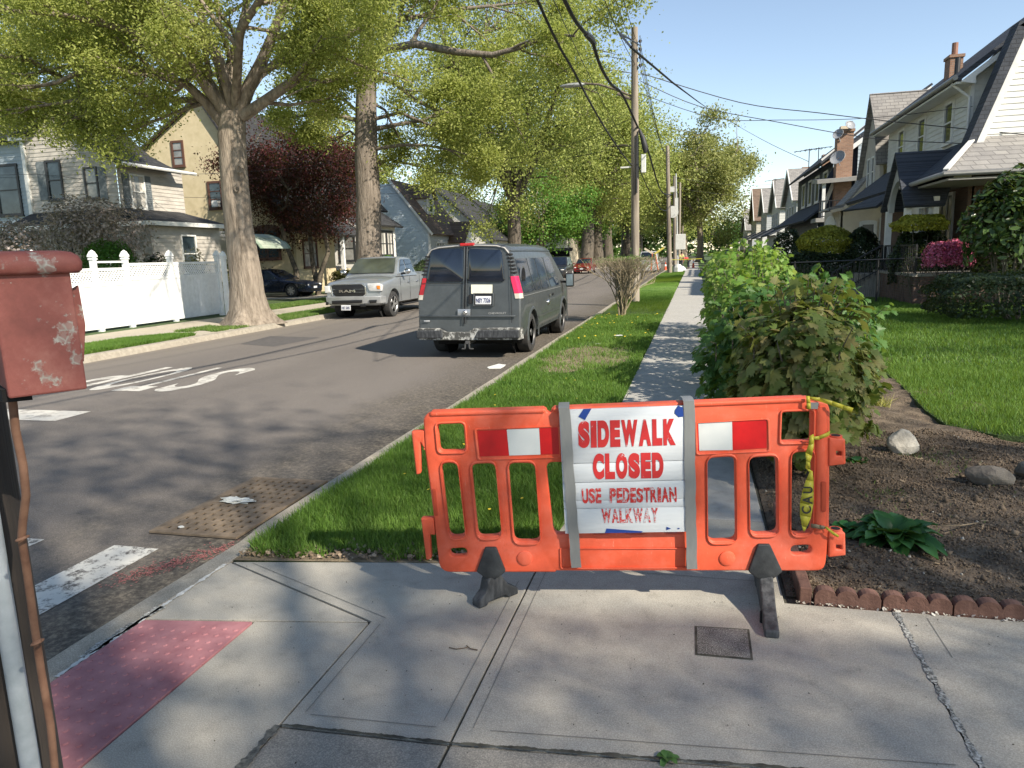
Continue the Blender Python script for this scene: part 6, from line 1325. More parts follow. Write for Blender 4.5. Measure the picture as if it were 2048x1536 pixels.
# ---------------- left A: shingled house with curved gable
HA = thing('house', 'weathered grey shingled house with a curved front gable at the far left', 'house', (-24, 26, 0), 0, 'houses on the left side of the street')
fa = WF['-y'](24.8); clap(HA, fa, [(-26.3, 0), (-22, 0), (-22, 5.95), (-22.5, 6.25), (-22.95, 6.7), (-23.4, 7.45), (-24.05, 8.5), (-24.75, 7.95), (-25.25, 7.4), (-25.75, 7.1), (-26.3, 7.0)], GSID, .155)
clap(HA, WF['-y'](25.3), [(-32, 0), (-26.3, 0), (-26.3, 6.95), (-29, 6.9), (-32, 6.9)], LSID, .155, 'side_wing')
SHUT = pm('blue_grey_shutter', (.10, .12, .13), (.17, .19, .20), 9)
window(HA, fa, -25.25, -24.65, 4.55, 5.95, DTRIM, GLASS, .08, shut=None); window(HA, fa, -23.45, -22.95, 4.5, 5.6, DTRIM, GLASSL, .07)
for q_ in ((-22.85, -22.5, 4.4, 5.65), (-25.75, -25.36, 4.5, 6.0)): s_ = MB(); obx(s_, fa, *q_, .0, .05); s_.build('shutter', SHUT, HA, world=True)
window(HA, fa, -24.35, -23.75, 7.0, 7.95, WTRIM, GLASS, .06); window(HA, fa, -25.2, -23.9, 1.4, 2.8, DTRIM, GLASS, .08, nv=2)
window(HA, WF['-y'](25.3), -28.4, -27.35, 4.1, 6.0, DTRIM, GLASS, .1)
fxA = WF['+x'](-22.0); clap(HA, fxA, [(24.8, 0), (28.6, 0), (28.6, 5.75), (24.8, 5.75)], GSID, .155)
window(HA, fxA, 25.45, 26.15, 4.1, 5.35, WTRIM, GLASSL, .07, curtain=True, shut=SHUT)
rA = MB(); prof = [(-21.45, 5.72), (-22.0, 5.98), (-22.6, 6.36), (-23.1, 6.95), (-23.55, 7.7), (-24.05, 8.65)]
rA.rings([[(x, 24.45, z), (x, 27.9-(z-5.7)*.55, z), (x-.03, 27.9-(z-5.7)*.55, z-.13), (x-.03, 24.45, z-.13)] for x, z in prof]); rA.build('roof', BLACKSH, HA, world=True)
rA = MB(); prof = [(-26.5, 7.1), (-25.75, 7.2), (-25.25, 7.5), (-24.75, 8.05), (-24.05, 8.65)]
rA.rings([[(x, 24.45, z), (x, 26.4, z), (x, 26.4, z-.13), (x, 24.45, z-.13)] for x, z in prof]); rA.build('roof', BLACKSH, HA, world=True)
slabroof(HA, [(-32, 24.9, 6.95), (-26.2, 24.9, 7.0), (-26.2, 26.6, 8.0), (-32, 26.6, 8.0)], BLACKSH)
MB().tube([(-21.42, 24.5, 5.68), (-21.42, 28.8, 5.68)], .07, 8).build('gutter', WTRIM, HA, world=True)
MB().box(-26.36, -26.2, 24.7, 24.79, 0, 6.9).box(-26.75, -26.0, 24.55, 24.79, 6.85, 7.0).build('corner_board', WTRIM, HA, world=True)
slabroof(HA, [(-22.0, 24.2, 4.05), (-19.75, 23.6, 3.42), (-19.75, 28.4, 3.42), (-22.0, 28.2, 4.05)], BLACKSH, .1, 'porch_roof'); slabroof(HA, [(-26.3, 24.75, 4.0), (-22.0, 24.75, 4.05), (-19.75, 23.6, 3.42), (-26.3, 23.4, 3.4)], BLACKSH, .1, 'porch_roof')
bars(HA, 'porch_fascia', [((-19.72, 23.6, 3.34), (-19.72, 28.45, 3.34)), ((-19.72, 23.55, 3.34), (-26.3, 23.35, 3.32))], .05, .16, WTRIM)
clap(HA, WF['+x'](-20.1), [(24.0, 0), (28.2, 0), (28.2, 3.3), (24.0, 3.3)], GSID, .155, 'porch_wall'); clap(HA, WF['-y'](24.0), [(-22.5, 0), (-20.1, 0), (-20.1, 3.3), (-22.5, 3.3)], GSID, .155, 'porch_wall')
window(HA, WF['-y'](24.0), -22.0, -21.3, 1.5, 2.9, WTRIM, GLASS, .06); window(HA, WF['+x'](-20.1), 25.7, 26.5, 1.5, 2.9, WTRIM, GLASS, .06)
aw = MB()
AWN = brickmat('green_awning', (.10, .18, .12), (.42, .44, .36), (.3, .34, .27), .5, 5, 'x', .1)
for i in range(7):
    a0, a1 = i/7*1.35, (i+1)/7*1.35; y_0, y_1 = 28.5, 31.0
    aw.poly([(-20.2+1.9*math.sin(a0), y_0, 2.15+.95*math.cos(a0)), (-20.2+1.9*math.sin(a0), y_1, 2.15+.95*math.cos(a0)), (-20.2+1.9*math.sin(a1), y_1, 2.15+.95*math.cos(a1)), (-20.2+1.9*math.sin(a1), y_0, 2.15+.95*math.cos(a1))])
o = aw.build('awning', AWN, HA, world=True); md = o.modifiers.new('s', 'SOLIDIFY'); md.thickness = .03
clap(HA, WF['+x'](-20.6), [(28.2, 0), (31.2, 0), (31.2, 3.2), (28.2, 3.2)], GSID, .155, 'porch_wall')
# ---------------- left B: yellow stucco house
HB_ = thing('house', 'yellow stucco house with brown window frames behind the nearest oak', 'house', (-26, 41, 0), 0, 'houses on the left side of the street')
fb = WF['-y'](36.5); pb_ = [(-31.3, 0), (-21.65, 0), (-21.5, 2.9), (-21.7, 3.35), (-22.3, 4.2), (-23.72, 6.66), (-26.4, 10.7), (-28.9, 9.4), (-30.45, 8.26), (-31.3, 7.6)]
flat(HB_, fb, pb_, YST)
slabroof(HB_, [(-21.6, 36.2, 3.5), (-26.4, 36.2, 10.85), (-26.4, 46, 10.85), (-21.6, 46, 3.5)], BLACKSH); slabroof(HB_, [(-31.8, 36.2, 7.45), (-26.4, 36.2, 10.85), (-26.4, 46, 10.85), (-31.8, 46, 7.45)], BLACKSH)
bars(HB_, 'rake_board', [((-21.45, 36.3, 3.35), (-23.72, 36.3, 6.72)), ((-23.72, 36.3, 6.72), (-26.4, 36.3, 10.78)), ((-31.8, 36.3, 7.35), (-26.4, 36.3, 10.78))], .08, .16, BTRIM)
window(HB_, fb, -28.42, -27.86, 7.32, 8.5, BTRIM, GLASSL, .12, nh=3); window(HB_, fb, -26.35, -25.65, 4.9, 6.2, BTRIM, GLASS, .12, nh=3)
MB().box(-26.1, -25.72, 36.2, 36.45, 4.92, 5.25).build('air_conditioner', WTRIM, HB_, world=True)
s_ = MB(); obx(s_, fb, -29.6, -29.15, 4.9, 6.4, 0, .05); s_.build('shutter', BTRIM, HB_, world=True)
window(HB_, fb, -23.7, -22.35, 2.05, 3.5, BTRIM, GLASS, .14, nv=2, arch=True); window(HB_, fb, -25.6, -24.9, 1.5, 3.6, BTRIM, GLASS, .1); window(HB_, fb, -27.9, -27.0, .9, 3.4, BTRIM, GLASS, .14)
flat(HB_, WF['+x'](-21.3), [(36.5, 0), (41.0, 0), (41.0, 3.3), (36.5, 3.3)], YST)
window(HB_, WF['+x'](-21.3), 37.3, 38.7, 1.5, 2.9, BTRIM, GLASSL, .1, nv=2)
slabroof(HB_, [(-19.2, 36.9, 3.2), (-22.2, 36.9, 5.0), (-22.2, 41.5, 5.0), (-19.2, 41.5, 3.2)], BLACKSH, .12, 'porch_roof')
flat(HB_, WF['+x'](-19.6), [(38.5, 0), (41.3, 0), (41.3, 1.3), (38.5, 1.3)], YST, 'porch_wall'); bars(HB_, 'porch_post', [((-19.55, 38.6, 0), (-19.55, 38.6, 3.2)), ((-19.55, 41.1, 0), (-19.55, 41.1, 3.2))], .2, .2, WTRIM)
# ---------------- left C: white house behind the purple maple
HC = thing('house', 'white house with dark-framed bay window right of the purple maple', 'house', (-24, 46, 0), 0, 'houses on the left side of the street')
flat(HC, WF['-y'](44.3), [(-30, 0), (-20.5, 0), (-20.5, 4.1), (-22.5, 5.0), (-26, 9), (-30, 5)], WST)
flat(HC, WF['+x'](-20.5), [(44.3, 0), (48.6, 0), (48.6, 4.1), (44.3, 4.1)], WST)
slabroof(HC, [(-20.0, 44.0, 4.0), (-22.4, 44.0, 5.6), (-22.4, 49.0, 5.6), (-20.0, 49.0, 4.0)], BLACKSH); slabroof(HC, [(-22.4, 44, 5.3), (-26, 44, 9.2), (-26, 52, 9.2), (-22.4, 52, 5.3)], BLACKSH)
window(HC, WF['+x'](-20.5), 46.0, 46.8, 2.1, 3.55, DTRIM, GLASSL, .16, nv=1, curtain=True); window(HC, WF['+x'](-20.5), 47.1, 47.9, 2.1, 3.55, DTRIM, GLASSL, .16, nv=1, curtain=True); window(HC, WF['+x'](-20.5), 44.7, 45.5, 2.1, 3.55, DTRIM, GLASSL, .1)
window(HC, WF['-y'](44.3), -22.6, -21.6, 1.8, 3.3, DTRIM, GLASSL, .1); window(HC, WF['-y'](44.3), -25.6, -24.5, 1.8, 3.3, DTRIM, GLASSL, .1); window(HC, WF['-y'](44.3), -26.5, -25.6, 5.2, 6.4, WTRIM, GLASSL, .1)
# ---------------- left D: blue clapboard with dormer
HD = thing('house', 'blue clapboard house with white dormer behind the pickup', 'house', (-22, 56, 0), 0, 'houses on the left side of the street')
clap(HD, WF['-y'](53), [(-27, 0), (-19.6, 0), (-19.6, 3.75), (-22.1, 7.0), (-22.4, 7.4), (-27, 7.4)], BSID, .19)
slabroof(HD, [(-19.2, 52.7, 3.55), (-22.5, 52.7, 7.75), (-22.5, 61, 7.75), (-19.2, 61, 3.55)], BROWNSH)
clap(HD, WF['+x'](-19.62), [(53, 0), (61, 0), (61, 3.6), (53, 3.6)], PALE, .19); bars(HD, 'corner_board', [((-19.6, 52.96, 0), (-19.6, 52.96, 3.7))], .14, .14, WTRIM)
bars(HD, 'rake_trim', [((-19.2, 52.66, 3.5), (-22.5, 52.66, 7.68))], .05, .16, WTRIM)
clap(HD, WF['+x'](-20.5), [(55.2, 5.0), (56.9, 5.0), (56.9, 6.5), (56.05, 7.3), (55.2, 6.5)], WSID, .19, 'dormer'); clap(HD, WF['-y'](55.2), [(-22.2, 5.6), (-20.5, 5.0), (-20.5, 6.5), (-22.2, 6.6)], WSID, .19, 'dormer')
window(HD, WF['+x'](-20.5), 55.7, 56.4, 5.4, 6.4); slabroof(HD, [(-20.2, 55.0, 6.4), (-20.2, 56.05, 7.5), (-22.6, 56.05, 7.5), (-22.6, 55.0, 6.4)], BROWNSH, .08, 'dormer_roof'); slabroof(HD, [(-20.2, 57.1, 6.4), (-20.2, 56.05, 7.5), (-22.6, 56.05, 7.5), (-22.6, 57.1, 6.4)], BROWNSH, .08, 'dormer_roof')
window(HD, WF['+x'](-19.62), 54.6, 56.4, 1.3, 2.9, WTRIM, GLASSL, .1, nv=3)
MB().prism([(-18.3, 57.5, 3.0), (-18.3, 59.2, 4.5), (-18.3, 60.9, 3.0)], (-1.5, 0, 0)).build('entry_gable', WSID, HD, world=True); slabroof(HD, [(-18.1, 57.2, 2.95), (-18.1, 59.2, 4.7), (-20.5, 59.2, 4.7), (-19.5, 57.2, 2.95)], BROWNSH, .1, 'entry_roof')
# ---------------- left E, F: pale gables; G: cream building
for yy, xe, zr, lab, mt in ((63.5, -17.6, 7.9, 'white gabled house peeking over the van roof', WST), (76, -18.0, 7.6, 'second pale gabled house farther behind the van', WST), (120, -19.5, 8.0, 'far pale house hidden among the oaks on the left', CREAMS)):
    h = thing('house', lab, 'house', (-22, yy+4, 0), 0, 'houses on the left side of the street'); flat(h, WF['-y'](yy), [(-28, 0), (xe, 0), (xe, 3.4), (-22.9, zr), (-28, 4.5)], mt)
    slabroof(h, [(xe+.4, yy-.3, 3.2), (-22.9, yy-.3, zr+.15), (-22.9, yy+9, zr+.15), (xe+.4, yy+9, 3.2)], BLACKSH); flat(h, WF['+x'](xe), [(yy, 0), (yy+8.5, 0), (yy+8.5, 3.2), (yy, 3.2)], mt)
    window(h, WF['+x'](xe), yy+1, yy+2.8, 1.3, 2.7, DTRIM, GLASS, .12, nv=2); window(h, WF['+x'](xe), yy+4, yy+5.8, 1.3, 2.7, DTRIM, GLASS, .12, nv=2); window(h, WF['-y'](yy), -21.5, -20.5, 1.5, 2.8, WTRIM, GLASS, .1); window(h, WF['-y'](yy), -23.2, -22.2, 4.6, 5.8, WTRIM, GLASS, .1)
h = thing('house', 'cream building with an upper balcony seen behind the dark suv', 'house', (-20, 100, 0), 0, 'houses on the left side of the street')
flat(h, WF['-y'](95), [(-27, 0), (-15.8, 0), (-15.8, 3.8), (-16.6, 3.9), (-18, 6.8), (-27, 6.8)], pm('bright_cream', (.62, .58, .46), (.72, .68, .56), 2, rough=.9)); flat(h, WF['+x'](-15.85), [(95, 0), (106, 0), (106, 3.8), (95, 3.8)], CST)
slabroof(h, [(-15.4, 94.4, 2.3), (-19.4, 94.0, 2.3), (-19.4, 95, 2.6), (-15.4, 95, 2.6)], BLACKSH, .15, 'carport_roof'); railing(h, (-18.3, 94.6, 3.0), (-15.9, 94.6, 3.0), .9, 12)
for s in (-21.0, -19.6, -17.6): window(h, WF['-y'](95), s, s+.6, 3.4, 4.9, WTRIM, GLASS, .08)
fl = MB(); obx(fl, WF['-y'](95), -18.8, -16.0, 0, 2.2, 0, .03); fl.build('garage_opening', HOLE, h, world=True)
# ================================================================== FENCES
VIN = plain('white_vinyl', (.78, .79, .78), .4)
fn_ = thing('vinyl_fence', 'white vinyl privacy fence with lattice top and capped posts', 'fence', (-16, 19.5, 0)); ff = WF['+x'](-16.0)
posts = [14.9, 16.78, 17.95, 19.82, 22.18]
for s in posts:
    mb = MB(); obx(mb, ff, s-.065, s+.065, -.02, 1.95, -.065, .065); po = mb.build('post', VIN, fn_, world=True)
    MB().rings([[(-16+a*w2, s+b_*w2, z) for a, b_ in ((-1, -1), (1, -1), (1, 1), (-1, 1))] for w2, z in ((.085, 1.95), (.085, 1.99), (.06, 2.0), (.095, 2.03), (.085, 2.08), (.05, 2.17), (.004, 2.22))]).build('cap', VIN, po, world=True)
mb = MB(); obx(mb, WF['+x'](-15.35), 21.55, 21.68, -.02, 1.9, -.065, .065); po = mb.build('post', VIN, fn_, world=True)
MB().rings([[(-15.35+a*w2, 21.615+b_*w2, z) for a, b_ in ((-1, -1), (1, -1), (1, 1), (-1, 1))] for w2, z in ((.085, 1.9), (.085, 1.95), (.06, 1.96), (.09, 1.99), (.05, 2.12), (.004, 2.17))]).build('cap', VIN, po, world=True)
for i in range(4):
    s0, s1 = posts[i]+.065, posts[i+1]-.065; dz = -.12 if i in (0, 1) else 0
    mb = MB(); n_ = int((s1-s0)/.15); wq = (s1-s0)/n_
    for k in range(n_): obx(mb, ff, s0+k*wq+.002, s0+(k+1)*wq-.002, .14, 1.36+dz, -.012, .012)
    mb.build('panel', VIN, fn_, world=True)
    for z, hh_ in [(.05, .12), (1.34+dz, .09), (1.76+dz, .08)]+([(1.86, .05)] if i == 1 else []): mb = MB(); obx(mb, ff, s0, s1, z, z+hh_, -.03, .03); mb.build('rail', VIN, fn_, world=True)
    mb = MB(); z0, z1 = 1.43+dz, 1.76+dz; hgt = z1-z0; k = s0-hgt
    while k < s1:
        for sg_ in (1, -1):
            a0, a1 = (k, k+hgt) if sg_ > 0 else (k+hgt, k); za, zb = z0, z1
            if sg_ > 0:
                if a0 < s0: za = z0+(s0-a0); a0 = s0
                if a1 > s1: zb = z1-(a1-s1); a1 = s1
            else:
                if a0 > s1: za = z0+(a0-s1); a0 = s1
                if a1 < s0: zb = z1-(s0-a1); a1 = s0
            if zb-za > .02: mb.bar(ff(a0, za, .006*sg_), ff(a1, zb, .006*sg_), .012, .034, up=(1, 0, 0)) if False else mb.bar(ff(a0, za, .006*sg_), ff(a1, zb, .006*sg_), .034, .010, up=(1, 0, 0))
        k += .105
    mb.build('lattice', VIN, fn_, world=True)
# rail fence across the right lawn
rf = thing('rail_fence', 'thin black rail fence crossing the lawn in front of the porch', 'fence', (6, 23.2, 0)); mb = MB(); mb.tube([(2.9, 24.2, 1.25), (9.4, 22.0, 1.38)], .022, 8); mb.build('top_rail', IRON, rf, world=True)
for x in (3.0, 5.2, 7.2, 9.2): y_ = 24.2-(x-2.9)*.338; MB().tube([(x, y_, -.02), (x, y_, 1.3)], .025, 8).build('post', IRON, rf, world=True)
mb = MB()
for i in range(60): x = 2.95+i*.105; y_ = 24.2-(x-2.9)*.338; mb.bar((x, y_, .05), (x+.1, y_-.03, 1.2), .006); mb.bar((x+.1, y_-.03, .05), (x, y_, 1.2), .006)
mb.build('wire_mesh', IRON, rf, world=True)
# ================================================================== VEHICLES
TYRE = pm('tyre_rubber', (.02, .02, .02), (.045, .043, .04), 10, rough=.85, bs=.4, bd=.004, bscale=60)
STEEL = plain('steel_rim', (.10, .10, .10), .5, .6); ALLOY = plain('alloy_rim', (.55, .55, .54), .3, .8)
CHROME = pm('chrome', (.62, .62, .62), (.50, .50, .50), 6, rough=.16, metal=.95)
TINT = glass('tinted_glass', (.006, .009, .016), .05); LAMPR = plain('red_lamp', (.45, .01, .015), .2); LAMPW = plain('clear_lamp', (.6, .6, .58), .12); LAMPO = plain('amber_lamp', (.7, .22, .02), .2)
PLATEM = plain('plate_white', (.70, .71, .72), .5); INKB = plain('ink_blue', (.02, .03, .12), .6)
def carpaint(name, c, dirt=.25, rough=.3, metal=.3, coat=.6):
    m, t, b, o = nodes(name); v = coord(t)
    d = ramp(t, noise(t, v, 5, 9, .75), [(.42, (0, 0, 0)), (.75, (1, 1, 1))])
    cc = mix(t, math_(t, 'MULTIPLY', d, dirt), c, tuple(min(1, x*2.2+.03) for x in c))
    t.links.new(cc, b.inputs['Base Color']); b.inputs['Metallic'].default_value = metal; b.inputs['Coat Weight'].default_value = coat; b.inputs['Coat Roughness'].default_value = .08
    t.links.new(ramp(t, noise(t, v, 12, 6, .7), [(.3, (rough,)*3), (.8, (rough+.25,)*3)]), b.inputs['Roughness']); return m
def boolcut(o, cutters):
    for c in cutters:
        md = o.modifiers.new('b', 'BOOLEAN'); md.operation = 'DIFFERENCE'; md.object = c; md.solver = 'EXACT'
    dg = bpy.context.evaluated_depsgraph_get(); dg.update(); me = bpy.data.meshes.new_from_object(o.evaluated_get(dg)); o.modifiers.clear(); o.data = me
    me.polygons.foreach_set('use_smooth', [True]*len(me.polygons)); me.set_sharp_from_angle(angle=R_(35))
    for c in cutters: bpy.data.objects.remove(c)
def ringof(half, y): 
    p = [(x, y(z) if callable(y) else y, z) for x, z in half]; return p+[(-x, yy, z) for x, yy, z in p[::-1] if abs(x) > 1e-6]
def wheel(parent, x, y, r, wd, rim, sp=0, side=1):
    w_ = MB(); prof = [(-.5, .72), (-.5, .90), (-.42, .985), (-.3, 1.0), (.3, 1.0), (.42, .985), (.5, .90), (.5, .70), (.40, .66)]
    w_.rings([[(x+side*a*wd, y+r*q_*math.cos(t), r+r*q_*math.sin(t)) for t in [i*math.pi/16 for i in range(32)]] for a, q_ in prof])
    tr_ = w_.build('wheel', TYRE, parent, smooth=40); rm = MB(); o = x+side*.40*wd
    rm.rings([[(o+side*a, y+r*q_*math.cos(t), r+r*q_*math.sin(t)) for t in [i*math.pi/16 for i in range(32)]] for a, q_ in ((0, .67), (.02, .64), (-.02, .58), (-.045, .40), (-.02, .22), (.012, .18), (.02, .10), (.02, .01))])
    if sp:
        for i in range(sp):
            t = 6.283*i/sp; rm.bar((o+side*.012, y+r*.15*math.cos(t), r+r*.15*math.sin(t)), (o+side*.015, y+r*.62*math.cos(t), r+r*.62*math.sin(t)), .075, .02, up=(1, 0, 0))
    rm.build('rim', rim, tr_, smooth=40); 
    if sp: MB().cyl((o-side*.03, y, r), (o-side*.02, y, r), r*.6, 20).build('brake', HOLE, tr_)
# ---------------- grey van
VX, VY = -4.03, 12.66
van = thing('van', 'dirty dark grey cargo van parked at the right kerb, seen from behind', 'van', (VX, VY, RZ)); VP = carpaint('van_grey', (.055, .062, .066), .22, .42, .25, .35)
Wz = lambda z: 1.0-.03*max(0, .55-z)/.2-.225*max(0, (z-1.12))/.9
def vhalf(zt, k=1.0, zb=.34):
    h = [(0, zb), (.80*k, zb), (.955*k, zb+.04), (Wz(.55)*k, .55), (Wz(.9)*k, .9), (Wz(1.12)*k, min(1.12, zt-.05))]
    for f, q_ in ((.25, 1), (.5, 1), (.72, 1), (.86, .985), (.93, .945), (.975, .86), (.995, .62), (1, 0)):
        z = 1.12+f*(zt-1.12) if zt > 1.2 else zt-.05*(1-f); h.append((Wz(z)*q_*k, z))
    return h
ry = lambda z: .10+.075*max(0, z-.5)
st_ = [(lambda z: ry(z)+.0, .955, -.02), (lambda z: ry(z)+.025, .985, -.006), (lambda z: ry(z)+.09, 1.0, 0)]
def vr(half, dz): return [(x, z+dz*(z > 1.9)) for x, z in half]
rings = [ringof(vr(vhalf(2.09, k), dz), y) for y, k, dz in st_]+[ringof(vhalf(2.09), .5), ringof(vhalf(2.10), 2.0), ringof(vhalf(2.09), 3.4), ringof(vhalf(2.06), 3.95), ringof(vhalf(1.86, .995), 4.25), ringof(vhalf(1.5, .985), 4.72), ringof(vhalf(1.30, .975), 4.98), ringof(vhalf(1.21, .955), 5.35), ringof(vhalf(1.05, .90), 5.62), ringof(vhalf(.95, .84), 5.68)]
vb = MB().rings(rings).build('body', VP, van, smooth=35)
cut = []
for y in (1.12, 4.53):
    for s in (-1, 1): c = MB().cyl((s*.66, y, .38), (s*1.3, y, .38), .44, 28).build('c', None); c.location = van.location; cut.append(c)
boolcut(vb, cut); vb.data.materials.clear(); vb.data.materials.append(VP)
for y in (1.12, 4.53):
    for s in (-1, 1):
        MB().cyl((s*.66, y, .38), (s*.68, y, .38), .45, 24).build('wheel_well', HOLE, van); wheel(van, s*.845, y, .375, .25, STEEL, 0, s)
        mb = MB(); mb.rings([[(s*(Wz(.5)+a), y+q_*math.cos(t), .38+q_*math.sin(t)) for t in [math.pi*i/14 for i in range(-1, 16)]] for a, q_ in ((.0, .44), (.018, .445), (.018, .49), (-.002, .51))], cap=False, closed=False); mb.build('arch_lip', VP, van, smooth=50)
MB().box(-.75, .75, .5, 5.2, .22, .40).box(-.5, .5, 1.0, 1.25, .25, .5).build('chassis', HOLE, van)
RY = VY+.17; rpl = plane_of((0, RY, 0), (1, 0)); ruv, rxyz = rpl[0], rpl[1]; RP = rpl[2:]
def rp(name, pts, m, off, rad=.0, half=.003, bev=.002, parent=van, ring=0):
    P_ = [Vector(ruv(*p)) for p in pts]; lp = [rounded(P_, rad) if rad else P_]
    if ring: c = sum(P_, Vector((0, 0)))/len(P_); lp.append(rounded([p+(c-p).normalized()*ring for p in P_], max(.005, rad-ring*.5)))
    o = plate(name, lp, m, parent, half, bev, off, RP)
    for v in o.data.vertices: v.co.y += .075*(v.co.z-1.43)+.0        # follow the lean of the rear doors
    return o
SEAM = plain('dark_seam', (.008, .008, .009), .8)
gl = [(862, 499), (927, 497), (927, 563), (854, 563)]; gr_ = [(937, 497), (1003, 500), (1011, 563), (935, 563)]
for g_ in (gl, gr_): rp('rear_window', g_, TINT, .022, .07, .004, .003); rp('window_seal', g_, plain('worn_trim', (.16, .165, .165), .5), .020, .07, .004, .003, ring=.014)
rp('door_seam', [(930.6, 490), (932.2, 490), (932.2, 647), (930.6, 647)], SEAM, .026, 0, .001, 0); rp('door_edge', [(927.5, 491), (929.5, 491), (929.5, 646), (927.5, 646)], VP, .03, .0, .004, .003); rp('door_edge', [(933.2, 491), (935, 491), (935, 646), (933.2, 646)], VP, .03, .0, .004, .003)
rp('door_seam', [(843, 566), (929, 566), (929, 567), (843, 567)], SEAM, .024, 0, .001, 0); rp('door_seam', [(1019, 500), (1020, 500), (1026, 645), (1025, 645)], SEAM, .03, 0, .001, 0)
rp('body_crease', [(843, 630), (1033, 630), (1033, 633), (843, 633)], VP, .03, .0, .006, .005)
rp('plate_recess', [(949, 588), (988, 588), (988, 611), (949, 611)], plain('recess_black', (.012, .012, .013), .6), .026, .012, .004, .003, ring=0); rp('plate_surround', [(948, 586), (989, 586), (989, 612), (948, 612)], VP, .03, .015, .008, .006, ring=.028)
pl_ = rp('license_plate', [(953, 592), (984, 592), (984, 608), (953, 608)], PLATEM, .036, .006, .002, .001)
mb = MB(); A = ruv(954.5, 605); B = ruv(982.5, 595.5); text_to(mb, 'NSY 7326', lambda u, v: (A[0]+(B[0]-A[0])*u, RY-.042+.075*((A[1]+(B[1]-A[1])*v)+.14-1.43), A[1]+(B[1]-A[1])*v), .03); mb.build('plate_lettering', INKB, pl_, world=True)
rp('paper_notice', [(943.5, 569), (986, 569), (986, 587), (944, 587)], plain('cream_paper', (.80, .77, .60), .7), .032, 0, .002, 0)
rp('hasp', [(918, 617.5), (943, 617.5), (943, 631), (918, 631)], plain('brushed_steel', (.38, .39, .40), .4, .7), .034, .004, .003, .002)
p = rxyz(*ruv(932.5, 624.5)); MB().tube([p+Vector((0, -.04, 0)), p+Vector((0, -.10, 0)), p+Vector((0, -.115, 0))], [.045, .045, .03], 14).build('padlock', CHROME, van, world=True, smooth=40)
rp('door_handle', [(939, 589), (945, 589), (945, 607), (939, 607)], SEAM, .032, .01, .008, .004)
mb = MB(); A = ruv(979, 627.8); B = ruv(1014.5, 623.6); text_to(mb, 'CHEVROLET', lambda u, v: (A[0]+(B[0]-A[0])*u, RY-.030+.075*((A[1]+(B[1]-A[1])*v)+.14-1.43), A[1]+(B[1]-A[1])*v), .0); mb.build('badge_lettering', plain('badge_grey', (.35, .35, .34), .4), van, world=True)
rp('badge', [(851, 640), (863, 640), (863, 642), (851, 642)], plain('badge_pale', (.5, .5, .5), .4), .034, 0, .002, 0)
# lamps wrap the rear corners
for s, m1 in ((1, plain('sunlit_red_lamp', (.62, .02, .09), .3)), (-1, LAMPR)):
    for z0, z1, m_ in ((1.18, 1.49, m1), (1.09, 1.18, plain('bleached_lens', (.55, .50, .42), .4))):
        mb = MB(); rows = []
        for z in (z0, z1):
            w_ = Wz(z); y_ = ry(z); rows.append([(s*(w_-.11), y_-.014, z), (s*(w_-.03), y_-.008, z), (s*(w_+.008), y_+.05, z), (s*(w_+.012), y_+.14, z), (s*(w_-.02), y_+.14, z), (s*(w_-.10), y_+.03, z)])
        mb.rings(rows).build('tail_lamp', m_, van, smooth=40)
    for i in range(6):
        z = 1.54+.065*i; w_ = Wz(z); mb = MB(); mb.box(min(s*(w_-.085), s*(w_+.006)), max(s*(w_-.085), s*(w_+.006)), ry(z)-.008, ry(z)+.13, z, z+.03); mb.build('louver', SEAM, van)
MB().box(-.13, .13, .165, .26, 2.055, 2.105).build('brake_lamp', LAMPR, van, bevel=.01)
gut = MB(); gut.tube([(x, ry(2.0)-.01, z) for x, z in ((-.78, 1.90), (-.70, 1.995), (-.55, 2.035), (-.2, 2.055), (.2, 2.055), (.55, 2.035), (.70, 1.995), (.78, 1.90))], .018, 6); gut.build('roof_gutter', plain('worn_metal_edge', (.34, .33, .31), .5), van, smooth=60)
for s in (-1, 1): MB().tube([(s*(Wz(1.93)*.985), y, 1.945) for y in (.3, 1.5, 2.8, 3.9)], .014, 6).build('roof_rail', VP, van, smooth=60)
